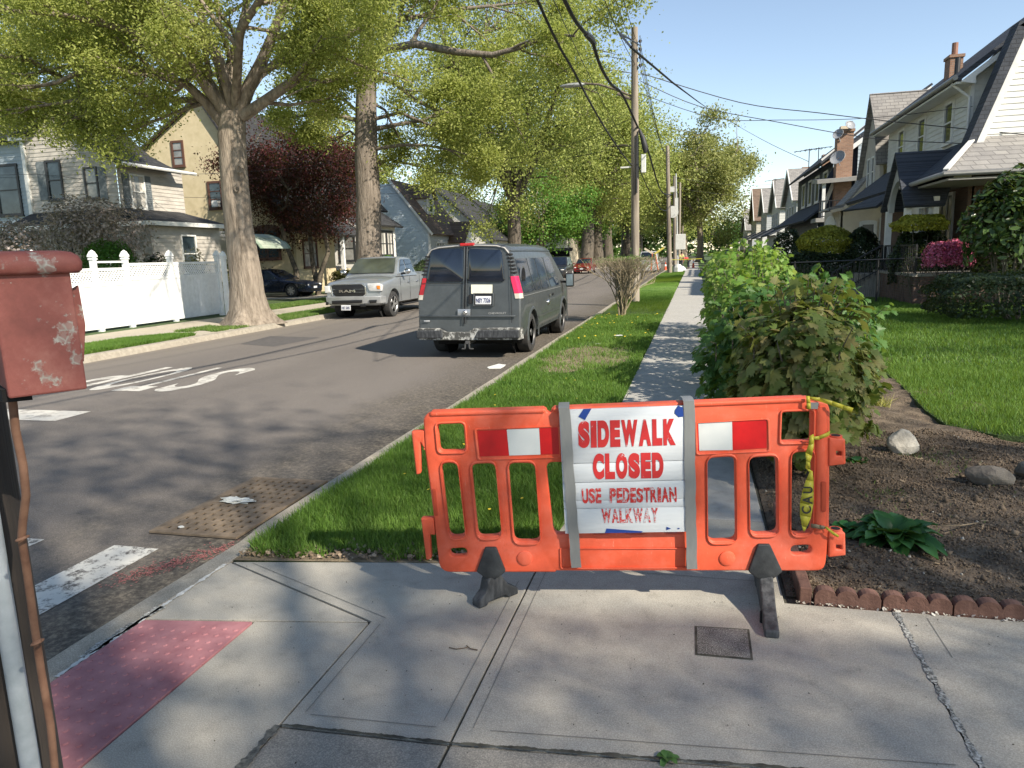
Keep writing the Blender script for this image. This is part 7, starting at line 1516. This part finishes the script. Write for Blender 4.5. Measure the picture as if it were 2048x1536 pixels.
# side glass, seams and fittings
def sp(name, ys, zs, m, off=.006, s=1, rad=.05, parent=van, half=.002):
    P_ = rounded([Vector((ys[0], zs[0])), Vector((ys[1], zs[0])), Vector((ys[1]+(ys[2] if len(ys) > 2 else 0), zs[1])), Vector((ys[0], zs[1]))], rad); f = [(s*(Wz(z)+off), y, z) for y, z in P_]; return MB().prism(f, (-s*.004, 0, 0)).build(name, m, parent)
TINTS = glass('side_glass', (.02, .03, .045), .04)
for s in (1, -1):
    for y0, y1, sl in ((.42, 1.28, 0), (1.36, 2.0, 0), (2.08, 2.82, 0), (2.98, 3.98, -.28)): sp('side_window', (y0, y1, sl), (1.17, 1.80), TINTS, .008, s)
    for y in (1.32, 2.04, 2.90, 4.12): sp('side_seam', (y, y+.012), (.42, 1.80), SEAM, .004, s, .001)
    sp('side_seam', (.25, 4.1), (1.115, 1.13), plain('side_trim', (.15, .155, .15), .5), .008, s, .001); sp('side_crease', (1.6, 4.0), (.62, .66), VP, .012, s, .01)
    mb = MB(); mb.cyl((s*(Wz(1.45)+.0), .62, 1.47), (s*(Wz(1.45)+.02), .62, 1.47), .20, 24); mb.build('porthole_trim', plain('porthole_trim', (.20, .21, .22), .3, .5), van); MB().cyl((s*(Wz(1.45)+.02), .62, 1.47), (s*(Wz(1.45)+.026), .62, 1.47), .165, 24).build('porthole', TINT, van)
    sp('door_handle', (2.7, 2.84), (.98, 1.03), CHROME, .02, s, .01); sp('door_handle', (3.08, 3.2), (.98, 1.03), SEAM, .02, s, .01); MB().ball((s*1.0, 2.62, .86), .05, .09, .06).build('side_padlock', CHROME, van, smooth=60)
    m_ = MB(); m_.box(s*1.19-.095, s*1.19+.095, 4.28, 4.40, 1.10, 1.42); m_.build('side_mirror', plain('mirror_black', (.02, .02, .022), .35), van, bevel=.035, segs=3); MB().bar((s*.93, 4.36, 1.22), (s*1.12, 4.34, 1.22), .05).build('mirror_arm', SEAM, van)
    MB().box(s*1.19-.075, s*1.19+.075, 4.268, 4.282, 1.13, 1.39).build('mirror_glass', glass('mirror_glass', (.10, .13, .15), .05), van, bevel=.01)
# bumper: chrome step bumper with black corners, dented
bm2 = MB(); bpts = [(-.99, .16, .0), (-.96, .0, 0), (-.55, -.03, 0), (-.42, -.01, -.07), (.02, -.02, -.07), (.12, -.03, 0), (.97, .0, 0), (1.0, .16, 0)]
BUMP = worn_paint('worn_bumper_chrome', (.50, .50, .47), (.07, .07, .065), .50, .56, 6)
bm2.rings([[(x, y, .565+dz), (x, y+.09, .57+dz), (x, y+.09, .36), (x, y+.02, .355)] for x, y, dz in bpts]); bm2.build('bumper', BUMP, van, smooth=40)
for x0, x1, mm in ((-.98, -.47, BLACKP), (.14, .985, BLACKP)): MB().prism([(x0, -.042, .39), (x1, -.042, .39), (x1, -.042, .535), (x0+(.08 if x0 > 0 else 0), -.042, .535)], (0, .05, 0)).build('bumper_pad', RUBBER, van, bevel=.015)
h_ = MB(); [h_.bar(a, b_, .02) for a, b_ in (((-.10, -.05, .20), (-.04, -.05, .20)), ((-.04, -.05, .20), (-.03, -.05, .30)), ((-.03, -.05, .30), (.04, -.05, .30)), ((.04, -.05, .30), (.05, -.05, .20)), ((.05, -.05, .20), (.12, -.05, .20)))]; h_.box(-.03, .04, -.05, .4, .28, .34); h_.build('tow_hitch', plain('hitch_steel', (.09, .09, .088), .6, .3), van)
# ---------------- silver pickup (front towards the camera)
PX, PY = -10.62, 21.38
pk = thing('pickup_truck', 'silver grey pickup truck parked at the left kerb facing the camera', 'pickup truck', (PX, PY, RZ)); PP_ = carpaint('pickup_silver', (.30, .32, .33), .12, .28, .55, .8)
def phalf(zt, w_, zb=.42, crown=.05): return [(0, zb), (w_*.86, zb), (w_*.96, zb+.05), (w_, .75), (w_, .98), (w_*.985, min(1.12, zt-.09)), (w_*.955, zt-.04), (w_*.88, zt-.01), (w_*.5, zt+crown*.7), (0, zt+crown)]
prs = [ringof(phalf(1.02, .84, .46, .02), .10), ringof(phalf(1.12, .93, .44, .03), .12), ringof(phalf(1.19, 1.0, .42), .26), ringof(phalf(1.24, 1.02), .7), ringof(phalf(1.30, 1.02), 1.3), ringof(phalf(1.31, 1.01), 1.7), ringof(phalf(1.31, 1.01), 3.36), ringof(phalf(1.36, 1.01, .42, .0), 3.42), ringof(phalf(1.38, 1.01, .42, 0), 5.7), ringof(phalf(1.37, 1.0, .44, 0), 5.82)]
pb = MB().rings(prs).build('body', PP_, pk, smooth=35); cut = []
for y in (1.04, 4.65):
    for s in (-1, 1): c = MB().cyl((s*.66, y, .43), (s*1.3, y, .43), .50, 28).build('c', None); c.location = pk.location; cut.append(c)
c = MB().box(-.80, .80, 3.55, 5.7, .85, 1.6).build('c', None); c.location = pk.location; cut.append(c)
boolcut(pb, cut); pb.data.materials.clear(); pb.data.materials.append(PP_)
for y in (1.04, 4.65):
    for s in (-1, 1): MB().cyl((s*.64, y, .43), (s*.67, y, .43), .51, 24).build('wheel_well', HOLE, pk); wheel(pk, s*.87, y, .415, .27, ALLOY, 5, s)
MB().box(-.7, .7, .5, 5.4, .28, .45).build('chassis', HOLE, pk)
def ghalf(y, zt, wt, zb=1.30, wb=.95): return [(0, zb), (wb, zb), (wb-(wb-wt)*.5, (zb+zt)/2), (wt, zt-.03), (wt-.06, zt), (0, zt+.03)]
gp = MB(); rs_ = [[(x, 1.52+(z-1.3)*0, z) for x, z in ghalf(0, 1.345, .92)]]
cab = [(1.50, 1.34, .93), (2.12, 1.90, .77), (2.35, 1.95, .77), (2.95, 1.94, .77), (3.08, 1.90, .76), (3.34, 1.36, .93)]
gp.rings([ringof(ghalf(0, zt, wt), y) for y, zt, wt in cab]); gp.build('cab', PP_, pk, smooth=30)
def quadp(name, pts, m, parent, off=(0, 0, 0), th=.004): o_ = Vector(off); P_ = [Vector(p)+o_ for p in pts]; n_ = (P_[1]-P_[0]).cross(P_[2]-P_[0]).normalized(); return MB().prism(P_, -n_*th).build(name, m, parent)
WSG = glass('windscreen_glass', (.035, .04, .03), .05)
quadp('windscreen', [(-.85, 1.56, 1.395), (.85, 1.56, 1.395), (.70, 2.09, 1.875), (-.70, 2.09, 1.875)], WSG, pk, (0, -.03, .04))
for s in (1, -1):
    for ys in ((1.74, 2.42, 2.42, 2.22), (2.49, 3.20, 3.04, 2.49)):
        P_ = [(s*.905, ys[0], 1.37), (s*.905, ys[1], 1.37), (s*.795, ys[2], 1.86), (s*.795, ys[3], 1.86)]; quadp('side_window', P_, TINTS, pk, (s*.018, 0, .004))
    m_ = MB(); m_.ball((s*1.18, 1.86, 1.46), .13, .07, .10, 12, 8); m_.build('side_mirror', CHROME, pk, smooth=60); MB().bar((s*.95, 1.9, 1.38), (s*1.12, 1.88, 1.40), .07).build('mirror_arm', SEAM, pk)
    for y in (1.62, 2.46, 3.39): MB().box(min(s*1.008, s*1.013), max(s*1.008, s*1.013), y, y+.012, .5, 1.28).build('door_seam', SEAM, pk)
    for y in (2.25, 3.05): MB().tube([(s*1.03, y, 1.10), (s*1.05, y+.06, 1.10), (s*1.03, y+.14, 1.10)], .022, 6).build('door_handle', CHROME, pk)
    MB().tube([(s*1.0, 1.6, .40), (s*1.02, 1.7, .36), (s*1.02, 3.9, .36)], .03, 6).build('step_bar', SEAM, pk)
MB().poly([(.45, 1.60, 1.445), (.68, 1.60, 1.445), (.67, 1.64, 1.475), (.45, 1.64, 1.475)]).build('dash_paper', PLATEM, pk)
fpl = plane_of((0, PY+.12, 0), (1, 0)); fuv = fpl[0]; FP = fpl[2:]
def fp(name, pts, m, off, rad=0, half=.006, bev=.004, ring=0, parent=pk):
    P_ = [Vector(fuv(*p)) for p in pts]; lp = [rounded(P_, rad) if rad else P_]
    if ring: c = sum(P_, Vector((0, 0)))/len(P_); lp.append(rounded([p+(c-p).normalized()*ring for p in P_], max(.005, rad-ring*.5)))
    return plate(name, lp, m, parent, half, bev, off, FP)
BLK = plain('grille_black', (.012, .012, .013), .4)
gpts = [(664, 572), (668, 571), (724, 569), (730, 575), (731, 588), (727, 592), (674, 594), (668, 589)]
fp('grille', gpts, BLK, .03, .02); fp('grille_surround', [(661, 571), (668, 569), (726, 567), (733, 573), (734, 589), (729, 594), (672, 597), (665, 591)], CHROME, .035, .03, .012, .008, .05)
for yy in (579.6, 585.6): fp('grille_bar', [(665, yy), (731, yy-1.6), (731, yy+.2-1.6), (665, yy+.4)], CHROME, .05, 0, .006, .004)
mb = MB(); A = fuv(680, 585.3); B = fuv(712, 579.2); text_to(mb, 'RAM', lambda u, v: (A[0]+(B[0]-A[0])*u, PY+.12-.065, A[1]+(B[1]-A[1])*v), .04); mb.build('badge_lettering', CHROME, pk, world=True)
for pts, mm in (([(736, 567), (757, 566), (765, 570), (764, 582), (741, 582), (737, 575)], LAMPW), ([(650.5, 572), (660, 572), (661, 578), (664, 585), (652, 586)], LAMPW)): fp('headlight', pts, mm, .0, .02, .06, .01)
fp('indicator', [(755, 571), (762, 571), (762, 578), (756, 578)], LAMPO, .075, .01, .004, .002)
b2 = MB(); b2.rings([[(x, y, .72), (x, y+.12, .74), (x, y+.12, .50), (x, y+.03, .50)] for x, y in ((-1.0, .28), (-.95, .06), (-.6, -.04), (.6, -.04), (.95, .06), (1.0, .28))]); b2.build('bumper', carpaint('bumper_silver', (.40, .41, .41), .1, .3, .5), pk, smooth=30, bevel=.015)
fpB = lambda *a, **k: fp(*a, **k)
fp('lower_grille', [(669, 601), (729, 599), (729, 605), (669, 608)], BLK, .175, .015); fp('license_plate', [(688, 609.5), (706.5, 609.5), (706.5, 620), (688, 620)], PLATEM, .19, .004)
mb = MB(); A = fuv(689.5, 617.5); B = fuv(705, 612); text_to(mb, 'HRT 5842', lambda u, v: (A[0]+(B[0]-A[0])*u, PY-.083, A[1]+(B[1]-A[1])*v), .02); mb.build('plate_lettering', INKB, pk, world=True)
fp('fog_lamp', [(742, 599.5), (758, 599), (757, 605), (744, 606)], BLK, .165, .012); fp('tow_hole', [(724, 608), (736, 608), (736, 613), (726, 613)], BLK, .17, .012); fp('tow_hole', [(664, 611), (674, 611), (674, 616), (665, 616)], BLK, .16, .012); fp('fog_lamp', [(653.5, 604), (659, 604), (659, 610), (653.5, 610)], BLK, .06, .01)
# ---------------- generic cars
def car(label, loc, rz, paint, L=4.7, W=1.8, Hh=1.43, kind='sedan', name='parked_car', group=None, cat='car', plate_=False):
    t_ = thing(name, label, cat, loc, rz, group); w_ = W/2; hl = L/2; suv = kind != 'sedan'; bz = .98 if suv else .90; hz = bz+(.06 if suv else -.02); gb = .25 if suv else .18
    def hf(zt, k=1., zb=.2): zb = .24; return [(0, zb), (w_*.85*k, zb), (w_*.96*k, zb+.06), (w_*k, .5), (w_*k, .66), (w_*.975*k, min(.8, zt-.07)), (w_*.93*k, zt-.015), (w_*.6*k, zt+.015), (0, zt+.03)]
    bd = [(-hl, .62 if not suv else .8, .80), (-hl+.05, .78 if not suv else .95, .93), (-hl+.35, bz+.02, 1.0), (-hl+1.1, bz+.02, 1), (0, bz, 1), (hl-1.35, bz-.01, 1), (hl-.7, bz-.1, .99), (hl-.2, bz-.2, .95), (hl-.04, bz-.30, .86), (hl, bz-.36, .80)]
    b_ = MB().rings([ringof(hf(zt, k), y) for y, zt, k in bd]).build('body', paint, t_, smooth=35); cut = []; wr = .33 if not suv else .36; wy = (hl-.88, -hl+.95)
    M_ = Matrix.Translation(loc) @ Matrix.Rotation(rz, 4, 'Z')
    for y in wy:
        for s in (-1, 1): c = MB().cyl((s*w_*.62, y, wr), (s*w_*1.3, y, wr), wr+.05, 20).build('c', None); c.matrix_world = M_; cut.append(c)
    bpy.context.view_layer.update(); boolcut(b_, cut); b_.data.materials.clear(); b_.data.materials.append(paint)
    for y in wy:
        for s in (-1, 1): MB().cyl((s*w_*.60, y, wr), (s*w_*.63, y, wr), wr+.05, 16).build('wheel_well', HOLE, t_); wheel(t_, s*w_*.88, y, wr, .2, ALLOY, 7, s)
    wt = w_*.74; rear = -hl+(.25 if suv else .85); cb = [(hl-1.35, bz+.0, w_*.9), (hl-2.15, Hh-.04, wt), (hl-2.5, Hh, wt), (rear+.75 if not suv else rear+.35, Hh-.03, wt), (rear+(.0 if not suv else 0), bz+.03, w_*.88)]
    g_ = lambda zt, wt_: [(0, bz-.05), (w_*.92, bz-.05), ((w_*.92+wt_)/2, (bz+zt)/2), (wt_, zt-.035), (wt_-.06, zt-.005), (0, zt+.02)]
    MB().rings([ringof(g_(zt, q_), y) for y, zt, q_ in cb]).build('cabin', paint, t_, smooth=30)
    f0, f1 = Vector((0, hl-1.35, bz+.0)), Vector((0, hl-2.15, Hh-.05)); d = f1-f0
    quadp('windscreen', [(-w_*.80, *(f0+d*.10)[1:]), (w_*.80, *(f0+d*.10)[1:]), (wt*.90, *(f0+d*.95)[1:]), (-wt*.90, *(f0+d*.95)[1:])][::-1], TINT, t_, (0, .014, .02))
    r0 = Vector((0, cb[4][0], bz+.03)); r1 = Vector((0, cb[3][0], Hh-.05)); d = r1-r0
    quadp('rear_window', [(-w_*.76, *(r0+d*.15)[1:]), (w_*.76, *(r0+d*.15)[1:]), (wt*.86, *(r0+d*.93)[1:]), (-wt*.86, *(r0+d*.93)[1:])], TINT, t_, (0, -.014, .02))
    zl, zu = bz+.05, Hh-.09; mid = (hl-1.5+rear+.6)/2
    for s in (1, -1):
        fx_ = lambda z: s*((w_*.92)+(wt-w_*.92)*(z-(bz-.05))/(Hh-.035-(bz-.05))+.012)
        for q_ in ([(hl-1.62, zl), (mid+.04, zl), (mid+.04, zu), (hl-2.2, zu)], [(mid-.04, zl), (rear+.45, zl), (rear+.85 if not suv else rear+.5, zu), (mid-.04, zu)]): MB().prism([(fx_(z), y, z) for y, z in q_], (-s*.004, 0, 0)).build('side_window', TINTS, t_)
        MB().ball((s*(w_+.09), hl-1.62, bz+.08), .09, .06, .065, 8, 6).build('side_mirror', paint, t_, smooth=60); MB().box(min(s*(w_-.002), s*(w_+.004)), max(s*(w_-.002), s*(w_+.004)), mid-.006, mid+.006, .32, bz-.1).build('door_seam', SEAM, t_)
        MB().ball((s*w_*.70, hl-.10, bz-.32), w_*.20, .09, .07, 10, 6).build('headlight', LAMPW, t_, smooth=60); MB().ball((s*w_*.74, -hl+.07, bz-.12), w_*.18, .07, .09, 10, 6).build('tail_lamp', LAMPR, t_, smooth=60)
    MB().box(-w_*.5, w_*.5, hl-.02, hl+.012, .50, .60).box(-w_*.6, w_*.6, hl-.02, hl+.012, .30, .40).build('grille', BLK, t_)
    MB().box(-.16, .16, hl+.005, hl+.02, .42, .52).build('license_plate', PLATEM, t_); MB().box(-.16, .16, -hl-.012, -hl+.01, .60, .70).build('license_plate', PLATEM, t_)
    return t_
NAVYC = carpaint('dark_blue_paint', (.010, .016, .035), .1, .2, .4, .9); REDC = carpaint('red_paint', (.20, .012, .012), .1, .25, .3, .9); BLKC = carpaint('black_paint', (.02, .02, .022), .1, .25, .3, .9); WHC = carpaint('white_paint', (.60, .60, .58), .05, .3, 0, .6); GRC = carpaint('grey_paint', (.16, .17, .18), .1, .3, .5, .8)
car('dark blue sedan standing in the driveway behind the nearest oak', (-21.25, 33.9, .0), R_(-90), NAVYC, 4.8, 1.8, 1.42, 'sedan')
car('white car half hidden behind the low hedge and purple maple', (-22.0, 42.6, .0), R_(-90), WHC, 4.6, 1.8, 1.45, 'sedan')
car('red sedan parked at the left kerb facing the camera', (-10.55, 72.3, RZ), R_(180), REDC, 4.6, 1.8, 1.45, 'sedan')
car('dark suv parked in front of the red sedan, beside the van mirror', (-10.9, 59.9, RZ), R_(180), BLKC, 4.7, 1.85, 1.72, 'suv', cat='suv')
car('black suv parked in the distance right of the far workers', (3.6, 78, .0), R_(180), BLKC, 4.8, 1.9, 1.75, 'suv', cat='suv')
car('grey car parked behind the distant black suv', (3.8, 86, .0), R_(180), GRC, 4.7, 1.8, 1.5, 'sedan')
wv = car('silver work van parked at the kerb beside the traffic cones', (-4.15, 71.0, RZ), 0, carpaint('work_van_silver', (.45, .46, .46), .1, .3, .3, .6), 4.9, 1.95, 1.95, 'suv', name='work_van', cat='van')
xb = thing('folded_barricade', 'crossed cream and yellow barricade boards leaning on the silver work van', 'barricade', (-4.3, 68.0, RZ))
for a, b_, m_ in ((Y(1289, 497, 67.9), Y(1307, 508, 67.9), plain('cream_board', (.62, .55, .42), .6)), (Y(1309, 508, 67.8), Y(1328, 495, 67.8), plain('yellow_board', (.55, .48, .10), .6))): MB().bar(a, b_, .06, .17).build('board', m_, xb, world=True)
for a, b_ in ((Y(1305, 507, 67.9), Y(1302, 540, 67.6)), (Y(1310, 507, 67.9), Y(1316, 540, 67.6))): MB().bar(a, b_, .06, .10).build('leg', plain('orange_leg', (.6, .13, .04), .6), xb, world=True)
def cone(loc, label):
    t_ = thing('traffic_cone', label, 'traffic cone', loc, 0, 'orange traffic cones'); OC = plain('cone_orange', (.62, .09, .03), .5)
    MB().box(-.18, .18, -.18, .18, 0, .03).build('base', OC, t_); MB().cyl((0, 0, .03), (0, 0, .90), .14, 14, .025).build('cone', OC, t_, smooth=60); MB().tube([(0, 0, .5), (0, 0, .68)], [.09, .064], 14).build('white_band', PLATEM, t_, smooth=60)
c = G(1331, 543, RZ); cone(tuple(c), 'orange traffic cone nearest the second pole, behind the work van'); cone((c.x+.1, c.y+3.5, RZ), 'orange traffic cone just behind the nearest cone'); c = G(1400, 533, 0); cone((-.15, 78, 0), 'orange traffic cone standing alone on the far sidewalk')
tag(MB().tube([(-1.9, 61, 1.05), (-1.4, 65, 1.0), (.6, 65.5, 1.02)], .035, 4).build('tape_line', YEL), 'yellow tape line strung across the far sidewalk', 'tape')
c = G(1362, 533, 0); tag(MB().rings([[(-1.15+r_*math.cos(a), 69+r_*math.sin(a), z) for a in [i*.785 for i in range(8)]] for r_, z in ((.4, 0), (.34, .18), (.15, .36), (.02, .4))]).build('rubble_sack', PLATEM), 'white sack pile on the verge behind the lamp post', 'sack')
# ---------------- people (two workers far up the sidewalk)
def skinned(name, joints, edges, m, parent, sub=2):
    me = bpy.data.meshes.new(name); me.from_pydata([j[0] for j in joints], edges, []); o = bpy.data.objects.new(name, me); link(o, parent)
    md = o.modifiers.new('skin', 'SKIN'); md.use_smooth_shade = True; sv = me.skin_vertices[0] if me.skin_vertices else None
    if sv is None:
        b = bmesh.new(); b.from_mesh(me); b.verts.layers.skin.verify(); b.to_mesh(me); b.free(); sv = me.skin_vertices[0]
    for i, j in enumerate(joints): r_ = j[1]; sv.data[i].radius = (r_, r_) if not isinstance(r_, tuple) else r_; sv.data[i].use_root = (i == 0)
    s_ = o.modifiers.new('sub', 'SUBSURF'); s_.levels = sub; s_.render_levels = sub; me.materials.append(m); return o
SKIN = plain('skin', (.38, .21, .14), .6); DENIM = plain('dark_trousers', (.03, .035, .05), .8)
def person(label, loc, rz, bend, top, armf):
    t_ = thing('person', label, 'person', loc, rz); hip = Vector((0, 0, .92)); u = Vector((0, math.sin(bend), math.cos(bend))); ch = hip+u*.34; sh = hip+u*.52; nk = hip+u*.58; hd = hip+u*.66+Vector((0, .02, 0)); ht = hd+u*.14
    J = [(hip, .13), (hip+u*.18, .125), (ch, .145), (sh, .10), (nk, .052), (hd, .088), (ht, .075)]; E_ = [(0, 1), (1, 2), (2, 3), (3, 4), (4, 5), (5, 6)]; A_ = []; Lg = []
    for s in (-1, 1):
        k = len(J); s0 = sh+Vector((s*.17, 0, -.02)); el = s0+Vector((s*.04, armf*.12, -.27)); wr_ = el+Vector((-s*.02, armf*.20, -.20)); hn = wr_+Vector((0, .03, -.08))
        J += [(s0, .06), (el, .045), (wr_, .032), (hn, .04)]; E_ += [(3, k), (k, k+1), (k+1, k+2), (k+2, k+3)]; A_.append((s0, el))
        k = len(J); kn = Vector((s*.11, .05+.06*(s > 0), .48)); an = Vector((s*.13, -.02+.10*(s > 0), .08)); J += [(hip+Vector((s*.09, 0, -.04)), .09), (kn, .062), (an, .042), (an+Vector((0, .14, -.04)), .038)]; E_ += [(0, k), (k, k+1), (k+1, k+2), (k+2, k+3)]; Lg.append((hip+Vector((s*.09, 0, -.04)), kn, an))
    skinned('body', J, E_, SKIN, t_)
    TJ = [(hip+u*.04, .15), (hip+u*.2, .145), (ch, .165), (sh, .115)]; TE = [(0, 1), (1, 2), (2, 3)]
    for s0, el in A_: k = len(TJ); TJ += [(s0, .078), (s0.lerp(el, .9), .06)]; TE += [(3, k), (k, k+1)]
    skinned('shirt', TJ, TE, top, t_); TJ = [(hip, .15)]; TE = []
    for a, kn, an in Lg: k = len(TJ); TJ += [(a, .105), (kn, .078), (an, .06)]; TE += [(0, k), (k, k+1), (k+1, k+2)]
    skinned('trousers', TJ, TE, DENIM, t_); MB().ball(hd+u*.07+Vector((0, -.02, .02)), .098, .105, .09, 12, 8).build('hair', SEAM, t_, smooth=60)
    for s in (-1, 1): MB().ball(Vector((s*.13, .09+.10*(s > 0), .045)), .055, .13, .05, 10, 6).build('shoe', SEAM, t_, smooth=60)
person('worker in a pale yellow vest standing on the far verge behind the lamp post', (-1.35, 74, 0), R_(200), R_(25), plain('vest_yellow', (.62, .60, .22), .7), 1)
person('worker in a red shirt bending forward on the far sidewalk', (-.55, 74.5, 0), R_(95), R_(75), plain('shirt_red', (.55, .03, .03), .7), .4)
